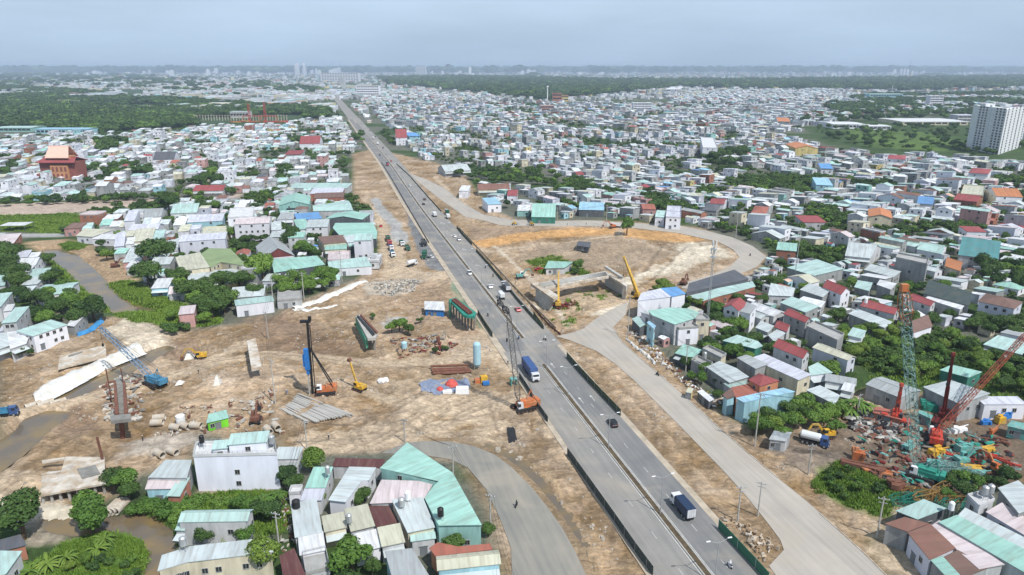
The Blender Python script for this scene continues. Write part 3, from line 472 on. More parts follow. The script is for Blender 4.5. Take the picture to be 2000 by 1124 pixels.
# ---------------------------------------------------------------- houses: outlines of the eaves read off the photograph, then set in the place
HS=[]
def H(q,h,roof,wall='lg',typ='shed',rise=None,axis='u',label=None,name='house',raw=False,win=True,cat='house',**kw):
 P=[gp(a,b,h) for a,b in q]
 if len(P)==4 and not raw:
  c=sum(P,Vector())/4;u=((P[1]-P[0])+(P[2]-P[3]))/2;v=((P[3]-P[0])+(P[2]-P[1]))/2
  au=math . atan2(u . y,u . x);av=math . atan2(v . y,v . x);d=(av-au+math . pi)%(2*math . pi)-math . pi
  tgt=math . pi/2 if d>0 else-math . pi/2;e=(d-tgt);wu=v . length/(u . length+v . length+1e-6)
  au2=au+e*wu;av2=au2+tgt;lu,lv=u . length,v . length*max(.6,abs(math . sin(d))**.5)
  u=Vector((math . cos(au2),math . sin(au2),0))*lu;v=Vector((math . cos(av2),math . sin(av2),0))*lv
  P=[c-u/2-v/2,c+u/2-v/2,c+u/2+v/2,c-u/2+v/2]
 s=dict(P=[(p . x,p . y) for p in P],h=h,roof=roof,wall=wall,typ='poly' if len(q)!=4 else typ,rise=rise,axis=axis,label=label,name=name,win=win,cat=cat,traced=True);s . update(kw);HS . append(s);return s
# --- bottom centre cluster
H([(742,916),(857,940),(850,946),(829,974),(857,1029),(941,1026),(893,938),(884,922),(795,863)],6.5,'teal','tl',label='large turquoise roofed L-shaped building beside the curved road',name='workshop_building',cat='building',slope=(0,0))
H([(722,984),(825,980),(849,946),(745,943)],4.8,'pink','lg',raw=True,label='house with pinkish white roof tucked inside the turquoise L-shaped building')
H([(796,1041),(850,1030),(827,979),(765,984)],5.2,'pale','cr',raw=True,label='house with streaked grey roof against the turquoise building, water tanks on it')
H([(735,1030),(777,1021),(760,994),(720,993)],3.6,'maroon','lg',raw=True,label='low shed with dark maroon roof between cream and streaked grey roofs')
H([(690,1036),(735,1029),(717,989),(667,996)],4.5,'cream','lg','shed',.4,label='house with cream ribbed roof left of the small maroon roof')
H([(745,1069),(791,1059),(782,1024),(737,1034)],4.4,'cream','lg','shed',.4,label='small cream roof in front of the small maroon roof')
H([(695,1080),(745,1070),(736,1036),(685,1049)],3.6,'white','w','shed',.5,label='small white roofed house in front of the cream ribbed roofs')
H([(580,1049),(634,1040),(615,981),(564,985)],4.6,'pale','lg','shed',.5,label='long greyish cream roof at the left edge of the roof cluster, black tank on top')
H([(635,1040),(680,1030),(670,1004),(626,1009)],4.2,'cream','cr','shed',.3,label='cream roof wing right of the long greyish cream roof')
H([(587,1085),(636,1075),(632,1042),(580,1051)],4.0,'white','w','shed',.5,label='white roof below the long greyish cream roof')
H([(600,1121),(646,1114),(635,1077),(589,1087)],3.2,'conc','lg','flat',label='flat grey terrace with railing below the white roof',rail=True)
H([(596,953),(635,953),(652,915),(612,916)],4.6,'teal','lg','shed',.5,label='turquoise shed roof right of the bright green round tree')
H([(585,979),(628,977),(637,955),(596,955)],4.0,'lav','lg','shed',.4,label='pale bluish roof in front of the turquoise shed roof')
H([(641,976),(675,981),(707,940),(721,939),(735,914),(682,911)],5.0,'pale','w',label='long grey white roof running between maroon strip and garden',water=1)
H([(647,912),(742,913),(757,898),(655,899)],3.6,'maroon','lg','shed',.4,label='long dark maroon strip roof behind the cluster',win=False)
H([(556,1140),(600,1130),(575,1076),(546,1092)],4.2,'maroon','lg',raw=True,label='maroon roof at the bottom edge beside the alley')
H([(770,1145),(845,1135),(805,1078),(752,1084)],5.6,'grey','lb',raw=True,label='grey ribbed roof with pale blue walls at the bottom edge')
H([(850,1086),(962,1073),(957,1062),(895,1068),(855,1060),(838,1071)],4.6,'brick','or',label='brick red roof below the turquoise building')
H([(853,1114),(981,1103),(971,1074),(852,1087)],4.4,'cream','lb','gable',.9,label='cream gabled roof in front of the brick red roof')
H([(802,1056),(855,1054),(846,1034),(800,1041)],4.0,'paleteal','lg','shed',.3,label='pale green lean-to below the streaked grey roof')
H([(378,893),(541,889),(535,864),(384,868)],9.6,'concw','ww','flat',label='big bright white three-storey house with roof terrace near the bottom',name='villa',rail=True,wn=1,nodoor=True,raw=True)
H([(447,868),(526,865),(522,847),(450,849)],12.4,'paleteal','ww','shed',.5,label='raised rooms with pale green roof on the bright white house',name='villa',wn=1,nodoor=True)
H([(414,878),(447,876),(447,862),(418,863)],11.6,'paleteal','ww','shed',.4,label='low stair room with pale green roof on the bright white house',name='villa',wn=1,nodoor=True)
H([(537,897),(583,897),(590,878),(541,872)],4.5,'pale','lg','shed',.3,label='small pale roof with awning right of the tall white block')
H([(538,915),(581,917),(585,901),(540,899)],3.2,'grey','lg','shed',.3,label='grey awning roof in front of the small pale roof',win=False)
H([(289,933),(365,934),(376,903),(323,903)],5.5,'pale','lg',raw=True,label='pale green roof of the house left of the white three-storey house')
H([(283,956),(334,955),(362,937),(291,936)],4.2,'pink','lb',raw=True,label='pinkish white porch roof in front of the pale green roof')
H([(325,969),(351,970),(372,937),(348,940)],4.0,'paleteal','br',raw=True,label='pale green side roof beside the pinkish porch roof')
H([(350,1019),(485,1020),(493,996),(362,996)],6.0,'paleteal','lg','gable',1.0,label='grey walled house with pale green roof above the pond',wn=3)
H([(341,1036),(361,1037),(366,1012),(356,1010)],4.2,'paleteal','lg',raw=True,label='small lean-to at the left end of the house by the pond')
H([(307,1115),(366,1098),(534,1078),(521,1051),(372,1068),(316,1085)],6.0,'pale','cr',label='long beige house with pale roof at the bottom left',wn=5)
H([(-30,1135),(12,1121),(45,1083),(-10,1082)],5.0,'paleteal','lg',raw=True,label='pale green roof at the bottom left corner')
H([(-8,1080),(52,1065),(41,1047),(-8,1060)],3.6,'dark','br',raw=True,label='dark low roof above the bottom left corner roof')
# --- far left hamlet
H([(62,664),(118,634),(100,626),(48,645)],6.3,'paleteal','w','shed',.6,label='long white walled house at the edge of the dirt, left side',wn=4)
H([(20,682),(52,671),(62,650),(14,655)],4.6,'white','lg',raw=True,label='white roof left of the long white walled house')
H([(-30,692),(25,673),(12,656),(-20,662)],4.5,'pale','lg',raw=True,label='pale roof at the left edge below the white roof')
H([(8,631),(31,630),(57,603),(27,604)],8.0,'paleteal','lg','shed',.8,label='two-storey grey house with sloping pale green roof, far left',wn=2)
H([(3,646),(33,646),(32,632),(5,633)],4.2,'lav','lv','shed',.3,label='low pale front wing of the two-storey grey house')
H([(-25,602),(5,600),(18,575),(-10,574)],6.5,'paleteal','lg','shed',.5)
H([(5,608),(27,608),(23,598),(6,598)],4.0,'white','w')
H([(130,636),(145,638),(171,617),(149,617)],3.8,'white','g',raw=True,label='small shed with white roof beside the blue tarpaulin')
H([(7,440),(50,442),(56,435),(15,434)],4.0,'white','dk','shed',.1,label='white canopy standing in the green field, far left',win=False,open=True)
H([(-5,478),(31,476),(32,462),(-5,460)],4.0,'pink','br')
H([(34,503),(57,503),(57,493),(35,493)],4.0,'lav','lg');H([(59,503),(77,503),(76,496),(60,496)],4,'white','lg')
H([(32,519),(72,520),(80,506),(36,506)],4,'white','w','gable');H([(34,532),(58,533),(62,523),(34,522)],4,'white','lg')
H([(60,542),(97,541),(95,528),(62,530)],4.2,'paleteal','lg');H([(-12,560),(10,558),(18,531),(-5,533)],5,'paleteal','lg')
H([(50,556),(75,557),(82,545),(55,544)],4.5,'pale','lg');H([(74,576),(147,575),(137,554),(88,554)],4.6,'paleteal','w','gable',1.0,label='large pale green roof among trees by the canal')
H([(36,572),(60,574),(66,562),(40,562)],4,'pale','lg')
# --- middle left cluster
H([(167,420),(184,422),(205,415),(170,413)],7,'pink','br','flat',label='pink brick block at the corner of the green field')
H([(137,446),(155,449),(160,439),(140,437)],5,'brown','pk');H([(167,449),(181,450),(178,439),(162,439)],4,'paleteal','w')
H([(198,441),(219,441),(218,432),(199,432)],4.5,'teal','lg');H([(219,443),(236,444),(235,435),(218,435)],4.5,'white','lg');H([(237,444),(250,444),(254,435),(237,435)],4.5,'cream','lg')
H([(207,428),(232,430),(234,422),(208,422)],4,'white','br')
H([(246,432),(266,432),(268,414),(250,414)],8.5,'lav','w',label='tall white house with bluish roof in the middle left cluster',wn=2)
H([(282,425),(318,424),(322,412),(290,412)],5,'grey','lg','gable');H([(346,416),(385,417),(393,403),(340,403)],5,'paleteal','lg','gable',label='pale green gabled hall behind the middle left cluster')
H([(281,438),(296,438),(296,429),(281,429)],5,'pale','lg');H([(297,437),(313,438),(310,429),(297,429)],5,'white','lg');H([(314,439),(331,440),(330,432),(313,432)],4,'pale','lg')
H([(148,461),(180,463),(222,453),(166,450)],4.5,'cream','w',raw=True,label='white walled compound facing the canal bend');H([(190,466),(226,470),(235,462),(200,458)],4,'white','w')
H([(262,448),(312,450),(312,440),(259,440)],5.4,'lav','w','gable');H([(264,472),(300,470),(300,450),(263,450)],5,'cream','cr',label='wide cream grey roof in the middle left cluster');H([(302,469),(321,469),(320,453),(302,453)],5,'paleteal','w')
H([(227,482),(246,482),(241,458),(226,458)],5.5,'lav','lv',label='narrow bluish roof beside the canal spoil bank');H([(244,462),(262,463),(261,454),(244,454)],5,'cream','lg');H([(248,478),(263,478),(262,468),(248,468)],4.5,'white','w')
H([(302,462),(318,463),(330,455),(322,452)],4,'pale','lg');H([(320,490),(346,490),(352,470),(316,476)],4.6,'pale','w',raw=True)
H([(228,496),(246,497),(250,488),(228,488)],4,'teal','lg');H([(247,512),(280,512),(282,486),(252,486)],5,'pale','pk',label='long pale roof between canal bank and big round tree');H([(268,520),(296,522),(298,512),(270,511)],4,'white','w');H([(255,522),(268,524),(270,512),(254,510)],4.5,'white','lg')
H([(353,472),(443,467),(440,456),(352,460)],8.5,'lav','lv','shed',.4,label='wide pale lavender hall behind the olive green roof',wn=3,name='hall',cat='building')
H([(374,448),(392,448),(392,442),(375,442)],8.5,'lav','lv');H([(352,453),(372,453),(370,443),(352,442)],6,'cream','w');H([(345,440),(365,442),(360,429),(342,429)],5,'white','lg')
H([(372,433),(440,433),(432,421),(367,424)],6.5,'lav','lb',label='bluish walled house left of the tallest white block');H([(392,459),(446,461),(447,444),(395,445)],5,'cream','cr','flat',label='cream roof terrace with laundry behind the lavender hall')
H([(450,426),(497,425),(493,407),(446,409)],12,'concw','w','flat',label='tallest white block with dark top windows, left of the road',wn=3,name='apartment_block',cat='building')
H([(458,438),(529,437),(527,423),(464,426)],10.5,'pink','w','gable',1.2,label='large white villa with a row of small windows and greyish pink roof',wn=5,name='villa')
H([(530,450),(553,450),(546,437),(530,438)],7,'pale','w');H([(530,463),(555,464),(552,453),(531,452)],5,'pale','lg')
H([(513,506),(576,500),(556,476),(499,482)],6,'grey','w','gable',5.0,'v',label='steep grey gabled hall with maroon gable behind the long turquoise roof',gable='mr',name='hall',cat='building',raw=True)
H([(352,529),(410,522),(391,497),(343,507)],7,'cream','cr',raw=True,label='cream half of the warehouse joined to the olive green roof',name='warehouse',cat='warehouse')
H([(411,522),(432,512),(482,521),(466,503),(450,487),(408,485),(392,495)],7.4,'olive','cr',label='warehouse with olive green roof',name='warehouse',cat='warehouse')
H([(366,546),(480,541),(475,524),(420,529),(368,534)],4.6,'pale','cr',label='long pale lean-to in front of the olive green warehouse')
H([(535,533),(635,517),(620,504),(530,511)],4.6,'teal','dk',label='long turquoise canopy behind the row of bushes',win=False,name='canopy',raw=True)
H([(546,401),(607,401),(604,383),(549,386)],7,'teal','tl','gable',3.0,'v',label='turquoise gabled hall with a dark slot window',name='hall',cat='building',slot=True)
H([(578,432),(629,426),(622,416),(576,418)],6,'blue','lg','shed',.4,label='blue roof among the turquoise roofs left of the road')
H([(612,378),(672,378),(669,368),(607,368)],6,'lav','br','shed',.3);H([(614,387),(672,386),(672,379),(614,380)],5,'brown','br',win=False);H([(572,366),(682,370),(680,361),(574,360)],5,'paleteal','lg',label='long pale green roof north of the brown roof')
H([(612,413),(690,411),(680,392),(610,402)],6,'paleteal','lg','gable',1.5,raw=True,label='wide pale green roof between two turquoise halls');H([(645,426),(714,432),(711,419),(650,416)],7,'teal','dk','gable',2.0,'v',label='turquoise edged gable with dark wall facing the camera',name='hall',cat='building')
H([(652,433),(691,432),(687,420),(648,422)],4.2,'pale','dk','shed',.3);H([(650,447),(663,461),(735,466),(737,452),(728,434),(655,437)],6,'teal','dk',label='broad turquoise roof nearest the dirt strip, left of the road',name='hall',cat='building')
H([(602,444),(643,444),(640,430),(600,430)],6.5,'pale','w','shed',.4);H([(580,449),(601,447),(600,430),(575,433)],5.5,'teal','lg');H([(545,428),(577,430),(574,418),(548,418)],5,'grey','w')
H([(632,477),(678,473),(672,460),(620,464)],6,'brown','cr','shed',.4,raw=True,label='brownish grey roof right of the tall trees');H([(638,488),(678,487),(677,478),(632,479)],4.6,'teal','cr','shed',.3)
H([(678,474),(722,472),(715,458),(670,462)],6,'pale','w','shed',.4,raw=True);H([(683,481),(726,479),(722,472),(679,475)],4.6,'teal','dk','shed',.3)
H([(643,510),(685,508),(683,493),(640,494)],3.6,'pink','br','flat',label='pink brick yard building in front of the turquoise strips');H([(643,526),(727,520),(715,505),(640,515)],4.2,'paleteal','w',raw=True,label='low pale green roof by the white embankment sheet')
H([(720,511),(743,513),(742,499),(722,498)],4,'concw','lg','flat')
H([(459,598),(535,588),(533,579),(458,588)],5.2,'paleteal','w','shed',.4,label='white walled shed at the edge of the dirt under the utility poles',wn=3)
H([(350,614),(384,613),(378,599),(352,600)],6,'pink','pk','shed',.5,label='small pink house standing alone on the dirt edge',wn=1)
H([(403,579),(440,579),(438,566),(405,568)],4,'grey','lg');H([(330,574),(388,572),(376,558),(335,560)],3.6,'pink','lg','gable');H([(452,581),(520,579),(515,562),(452,566)],4,'pale','g');H([(300,563),(330,563),(336,548),(305,548)],4.6,'white','lb');H([(540,590),(588,585),(590,562),(545,566)],3.5,'conc','lg','flat')
# --- right side near cluster
H([(1245,588),(1311,580),(1290,567),(1252,576)],8,'lav','w',raw=True,label='white building with bluish white roof at the crossroads corner',wn=0);H([(1312,580),(1340,574),(1322,564),(1290,567)],8,'blue','w',raw=True,label='blue roofed half of the white building at the crossroads',wn=1)
H([(1274,617),(1318,633),(1357,621),(1366,610),(1345,603),(1310,602),(1266,608)],8.8,'teal','lg',label='tall grey house with turquoise roof and roller front by the service road',wn=1,roller=True)
H([(1357,630),(1378,625),(1375,613),(1358,618)],8,'conc','cr','flat');H([(1325,646),(1357,640),(1352,628),(1318,635)],6.5,'conc','w','flat',wn=1)
H([(1234,623),(1250,640),(1262,635),(1246,619)],4,'paleteal','dk',raw=True,label='pale green awning below the white corner building',win=False);H([(1263,630),(1277,643),(1281,638),(1268,628)],7.8,'lblue','lb',raw=True,label='narrow light blue house beside the roller front',wn=1)
H([(1340,573),(1463,545),(1434,531),(1345,558)],5.5,'dark','dk',raw=True,label='large dark grey hangar roof behind the crossroads buildings',name='hangar',cat='building')
H([(1345,579),(1373,589),(1405,579),(1430,573),(1476,560),(1470,549),(1400,563)],5,'paleteal','br',label='long pale green strip roof along the dark hangar')
H([(1412,600),(1443,608),(1461,594),(1428,585)],8.5,'red','w','gable',1.8,'v',raw=True,label='white villa with red gabled roof right of the telecom mast',name='villa',wn=2);H([(1443,608),(1466,614),(1478,602),(1456,594)],8,'grey','w',raw=True,label='grey roofed wing of the white villa with red gable',wn=1)
H([(1411,665),(1476,681),(1490,676),(1480,667),(1440,655)],5,'paleteal','gr',label='pale green roof on dark green walls behind the bushes')
H([(1379,716),(1425,747),(1463,737),(1438,720),(1405,706)],5,'pale','g',label='wide pale grey roof behind the small yellow hut');H([(1413,749),(1426,759),(1456,751),(1458,743),(1421,747)],4,'paleteal','lg',label='pale green strip below the wide pale grey roof',win=False)
H([(1350,706),(1378,722),(1392,712),(1363,698)],4,'conc','g','flat',raw=True);H([(1318,690),(1352,700),(1372,688),(1335,676)],4,'teal','dk',raw=True,label='turquoise canopy with dark side near the utility pole');H([(1372,684),(1408,702),(1418,694),(1384,678)],5.5,'conc','cr','flat',raw=True)
H([(1437,777),(1480,768),(1469,752),(1428,760)],6,'brick','or',raw=True,label='brick red roof beside the light blue warehouse');H([(1411,771),(1420,780),(1436,777),(1427,761)],5.8,'brown','lb',raw=True,label='brown slope at the left of the brick red roof',win=False)
H([(1461,742),(1484,755),(1523,744),(1482,729)],8.2,'red','or','hip',1.4,raw=True,label='red hipped roof on orange walls above the light blue warehouse',wn=1)
H([(1437,778),(1453,786),(1553,765),(1530,758),(1480,768)],7,'lblue','lb',label='light blue warehouse facing the service road',name='warehouse',cat='warehouse',wn=0)
H([(1465,700),(1560,743),(1585,735),(1492,694)],5.6,'lav','cr',raw=True,label='long bluish white roof on cream walls behind the red hipped roof',wn=2);H([(1439,699),(1476,721),(1501,714),(1458,695)],5.6,'grey','g',raw=True,label='grey roof on bare concrete walls left of the long bluish roof',win=False)
H([(1509,677),(1569,701),(1583,690),(1528,665)],8.5,'red','lg','gable',1.8,'u',raw=True,label='long two-storey grey house with dark red roof and white front bay',wn=3)
H([(1586,679),(1657,705),(1673,698),(1606,672)],6.5,'cream','lv','gable',1.0,raw=True,label='long cream roof on lavender walls right of the dark red roof',wn=2);H([(1583,734),(1627,728),(1597,711),(1578,720)],5,'paleteal','w',raw=True,label='pale green roof in front of the white bay of the red roofed house')
H([(1574,762),(1630,790),(1641,776),(1601,756)],4.4,'pale','g',raw=True,label='pale roof behind the green garden at the service road');H([(1690,751),(1760,778),(1800,763),(1722,736)],5,'grey','g','gable',.8,raw=True,label='grey concrete row behind the palm like tree');H([(1641,762),(1665,766),(1671,755),(1649,749)],4.4,'white','lg');H([(1602,746),(1664,750),(1680,741),(1622,736)],4.6,'grey','lg')
H([(1802,756),(1875,790),(1933,774),(1855,748)],5.6,'pale','g',raw=True,label='large pale roof behind the red cranes in the machinery yard',name='warehouse',cat='warehouse');H([(1917,797),(1990,784),(1985,773),(1925,781)],4.4,'lav','w',label='white low office at the back of the machinery yard',wn=3)
H([(1835,723),(1892,738),(1918,730),(1858,716)],4.6,'teal','gr',raw=True,label='turquoise roof on dark green walls amid the bushes');H([(1920,673),(2010,697),(2040,682),(1948,660)],5,'paleteal','g',raw=True,label='long pale green roof at the right edge beside the bushes')
H([(1657,613),(1728,641),(1743,632),(1673,606)],5,'pale','g',raw=True,label='long pale roof in front of the long red roof',wn=2);H([(1680,598),(1748,615),(1758,604),(1694,585)],6.5,'red','lg','gable',1.4,raw=True,label='long crimson roof left of the tall lattice boom',wn=1);H([(1774,584),(1818,599),(1829,590),(1786,574)],6.5,'red','lg','gable',1.2,raw=True,label='crimson roof right of the tall lattice boom')
H([(1803,573),(1893,598),(1898,577),(1813,551)],6,'dgreen','g',raw=True,label='wide blackish roof with white edges, right side');H([(1806,583),(1876,605),(1885,599),(1819,577)],5,'white','lg',raw=True);H([(1910,589),(1982,604),(1999,590),(1926,573)],8.5,'brown','lv','hip',2.0,raw=True,label='lavender villa with brown hipped roof at the right edge',name='villa',wn=3)
H([(1750,505),(1810,518),(1814,508),(1754,496)],11,'conc','g','flat',raw=True,label='tall bare grey block among low roofs, right side',wn=1,name='apartment_block');H([(1687,527),(1745,542),(1760,534),(1700,519)],5,'pale','g',raw=True,label='long pale roof on grey walls left of the tall grey block');H([(1870,499),(1950,507),(1952,490),(1877,480)],7,'tealdark','lg','shed',5.0,label='house with large dark teal sloping roof at the upper right')
H([(1537,523),(1590,539),(1648,530),(1595,511)],4.6,'paleteal','g',raw=True,label='wide pale green roof with a tree in front of it');H([(1515,488),(1555,491),(1558,480),(1520,477)],6,'teal','br',label='turquoise roof with orange brick wall by the thin mast');H([(1500,577),(1547,579),(1553,568),(1505,558)],4.6,'pale','lg',raw=True)
H([(1562,566),(1607,581),(1622,571),(1580,557)],6,'pale','g',raw=True);H([(1606,561),(1643,576),(1662,568),(1621,551)],7.4,'red','w','gable',2.2,raw=True,label='crimson gabled house with ornate white front above the white roofs',wn=2,name='villa')
H([(1523,591),(1574,611),(1600,602),(1546,583)],4.8,'paleteal','g',raw=True);H([(1553,589),(1604,601),(1612,592),(1569,582)],4.4,'white','lg',raw=True);H([(1530,613),(1574,631),(1585,623),(1546,604)],6.4,'red','g','gable',1.2,raw=True,label='crimson roof, upper one of the pair left of the gabled house');H([(1512,639),(1537,649),(1545,636),(1522,627)],5.6,'red','lg','gable',1.2,raw=True,label='small crimson roof, lower one of the pair left of centre')
H([(1668,561),(1698,569),(1704,556),(1675,551)],5,'paleteal','g',raw=True);H([(1712,556),(1740,566),(1751,557),(1718,549)],7,'white','g',raw=True);H([(1783,651),(1822,638),(1812,620),(1780,632)],5,'brown','w',raw=True,label='brown roof with white wall behind the crane cables')
H([(1575,640),(1635,668),(1648,655),(1592,630)],6.5,'conc','g','flat',raw=True,wn=1);H([(1500,655),(1512,668),(1534,655),(1520,645)],4.5,'pale','lg',raw=True);H([(1475,640),(1500,650),(1512,640),(1486,630)],5,'pale','g',raw=True);H([(1655,655),(1683,662),(1692,650),(1665,643)],4.5,'paleteal','w',raw=True)
H([(1650,500),(1700,505),(1722,485),(1660,478)],5,'pale','lg','gable',raw=True);H([(1790,487),(1840,497),(1850,482),(1800,476)],5,'paleteal','w','gable',raw=True);H([(1845,520),(1876,530),(1880,515),(1850,506)],5,'orange','cr','gable',raw=True,label='orange tiled roof right of the tall bare grey block')
# --- bottom right
H([(1749,998),(1792,1015),(1848,999),(1803,981)],5,'paleteal','dk',raw=True,label='pale green roof below the heap of lattice boom sections');H([(1728,1023),(1773,1039),(1814,1027),(1766,1014)],5.2,'rust','g',raw=True,label='rusty brown roof wing nearest the service road');H([(1773,1041),(1816,1094),(1866,1076),(1816,1028)],5.2,'rust','lv',raw=True,label='large rusty brown ribbed roof at the bottom right')
H([(1841,1089),(1880,1130),(1932,1112),(1870,1078)],5.0,'brown','g',raw=True,label='dark brown roof continuing behind the rusty brown roof');H([(1817,1094),(1856,1135),(1878,1130),(1840,1089)],4.8,'teal','g',raw=True,label='narrow turquoise roof strip at the bottom right edge')
H([(1817,1028),(1912,1112),(1962,1106),(1834,1019)],5.4,'pink','lg',raw=True,label='long pinkish white roof beside the rusty brown roof');H([(1833,1020),(2010,1124),(2045,1100),(1868,1010)],6.2,'teal','lg',raw=True,label='long turquoise roof running off the right edge');H([(1869,1009),(2010,1084),(2045,1076),(1884,995)],6.0,'pale','lg',raw=True,label='long whitish roof behind the long turquoise roof')
H([(1889,971),(1912,993),(1941,979),(1924,962)],7.6,'concw','lg','flat',raw=True,label='flat roofed white house above the long whitish roof',wn=1,tank=2);H([(1925,1000),(2025,1060),(2045,1044),(1956,986)],6.8,'pink','lv',raw=True,label='long beige roof with lavender wall at the right edge');H([(1949,953),(1990,1003),(2040,990),(1988,943)],8.5,'pale','g',raw=True,label='white roofed grey house at the right edge above the beige roof',wn=1)
# --- prominent far ones
H([(990,383),(1010,383),(1012,374),(992,374)],6,'red','w');H([(930,372),(995,370),(992,362),(935,364)],5,'rust','cr','gable',label='long rusty roof at the edge of the dirt right of the road');H([(862,338),(912,332),(905,325),(868,328)],5,'pale','lg','gable',label='pale striped hall at the first bend of the loop road');H([(899,373),(916,374),(916,366),(900,365)],6,'white','w')
H([(948,402),(975,398),(968,388),(950,390)],6,'lblue','w','shed');H([(1010,412),(1035,413),(1036,404),(1012,404)],4,'white','tl');H([(1038,424),(1086,425),(1085,405),(1042,404)],4.5,'teal','gr','gable',label='dark green shed beside the loop road');H([(1128,410),(1182,411),(1178,399),(1134,398)],5,'lblue','dk','shed',label='open hangar with light blue front beside the loop road')
H([(1252,410),(1278,409),(1276,398),(1254,399)],6,'brick','pk','gable',1.6,label='salmon red roofed house beside the loop road');H([(1280,424),(1300,426),(1298,415),(1282,414)],6,'paleteal','w');H([(1301,425),(1330,427),(1330,405),(1303,404)],7.5,'lav','w','flat',wn=2,label='two white houses in one block with red door by the loop road')
H([(1388,397),(1416,400),(1418,389),(1391,387)],7,'red','w','gable',1.5);H([(1468,417),(1498,421),(1500,404),(1473,402)],6,'brick','g','hip',1.8);H([(1375,410),(1400,414),(1408,398),(1380,396)],6,'dark','g','hip',1.5)
H([(1692,424),(1738,426),(1744,412),(1700,410)],7,'orange','cr','gable',2.0,'v',label='orange brown tiled house with cream gable, upper right');H([(1565,437),(1605,433),(1600,424),(1562,425)],5,'red','lg');H([(1868,388),(1912,398),(1915,386),(1872,384)],6,'red','br','gable',label='long crimson roof at the right, upper rows');H([(1886,455),(1915,452),(1912,444),(1885,446)],6,'red','w')
H([(1790,397),(1822,400),(1825,388),(1794,386)],6,'blue','w',label='bright blue roof in the upper right rows');H([(1590,362),(1622,362),(1620,350),(1592,350)],8,'lblue','lb');H([(1600,330),(1625,330),(1622,322),(1602,322)],6,'blue','w');H([(1733,310),(1770,313),(1768,304),(1736,303)],8,'red','w','hip',2)
H([(1895,337),(1935,342),(1932,330),(1898,328)],9,'red','w','hip',2,label='white house with crimson dormered roof at the upper right');H([(1548,292),(1582,290),(1578,280),(1552,282)],9,'orange','yl','gable',3,'v',label='yellow gabled church like house with orange roof',name='chapel',cat='building');H([(1515,238),(1540,238),(1538,230),(1518,230)],9,'orange','w','gable',3)
H([(1878,380),(1920,384),(1924,365),(1882,362)],8,'cream','yl','flat',wn=2);H([(1940,386),(1980,384),(1975,372),(1944,374)],7,'orange','w','gable');H([(1370,290),(1398,290),(1396,270),(1372,270)],14,'concw','w','flat',label='plain bright white tall block in the crowded middle distance',name='apartment_block');H([(1305,175),(1330,176),(1330,170),(1307,170)],8,'white','w')
H([(385,372),(440,374),(438,366),(388,365)],5,'red','lg','gable',label='bright red roof above the left dirt strip');H([(588,281),(628,281),(626,274),(590,274)],7,'red','w','gable',label='dark red roof of a white house near the far dirt');H([(772,270),(795,269),(793,262),(773,262)],10,'red','w','gable',label='red roofed white block right of the far road');H([(796,268),(815,266),(812,260),(797,261)],8,'blue','lb')
H([(560,302),(592,303),(590,296),(562,296)],5,'red','lg');H([(305,312),(345,312),(343,304),(308,304)],6,'dark','w','gable')
# ---------------------------------------------------------------- what ground is taken (2 m raster)
RX0,RX1,RY0,RY1,RS=-1500,2300,90,2700,2.0
OCC=np . zeros((int((RY1-RY0)/RS),int((RX1-RX0)/RS)),np . uint8)
def mark(P,pad=0.0,val=1):
 xs=[p[0] for p in P];ys=[p[1] for p in P];i0=max(0,int((min(xs)-pad-RX0)/RS));i1=min(OCC . shape[1],int((max(xs)+pad-RX0)/RS)+2);j0=max(0,int((min(ys)-pad-RY0)/RS));j1=min(OCC . shape[0],int((max(ys)+pad-RY0)/RS)+2)
 if i1<=i0 or j1<=j0:return
 X,Y=np . meshgrid(RX0+(np . arange(i0,i1)+.5)*RS,RY0+(np . arange(j0,j1)+.5)*RS)
 m=inpoly(X,Y,P) if not pad else sdist(X,Y,P)>-pad
 OCC[j0:j1,i0:i1][m]=val
def occ(x,y):
 i=int((x-RX0)/RS);j=int((y-RY0)/RS)
 return OCC[j,i] if 0<=i<OCC . shape[1] and 0<=j<OCC . shape[0] else 0
mark([tuple(road(-60,-18)[:2]),tuple(road(-60,18)[:2]),tuple(road(1500,19)[:2]),tuple(road(1500,-17)[:2])]);mark([tuple(road(1500,-17)[:2]),tuple(road(1500,19)[:2]),tuple(road(2800,16)[:2]),tuple(road(2800,-13)[:2])])
for P in(LOOP,RIGHTRD,CURVERD,CANAL_A,CANAL_B,POND,POOL):mark(P,2.5)
mark(SITE,.5)
for P in(CANAL_A,CANAL_B,POND,POOL,LOOP,RIGHTRD,CURVERD):mark(P,2.0,2)
ZD={z[0]:wp(z[1]) for z in ZONES}
for k in('far_left_wood','far_right_wood','field_r','field_r2','strip','grass_l','road_l','bank_l','bank_g','bank_g2','grass_m','field_b','vegb','town_bush','yard','green_b','yardb','lt_b2','verge'):mark(ZD[k])
for s in HS:mark(s['P'],.6,3)
BUSHY=[wp(p) for p in([(895,335),(940,325),(1060,330),(1100,350),(1090,372),(1000,365),(930,360),(900,350)],[(0,480),(60,520),(120,580),(200,600),(200,625),(120,640),(60,600),(0,590)],[(1390,640),(1420,600),(1470,660),(1480,720),(1400,700)])]
DIAG=math . atan2(*(lambda d:(d . y,d . x))(gp(1569,700,8.5)-gp(1510,677,8.5)))
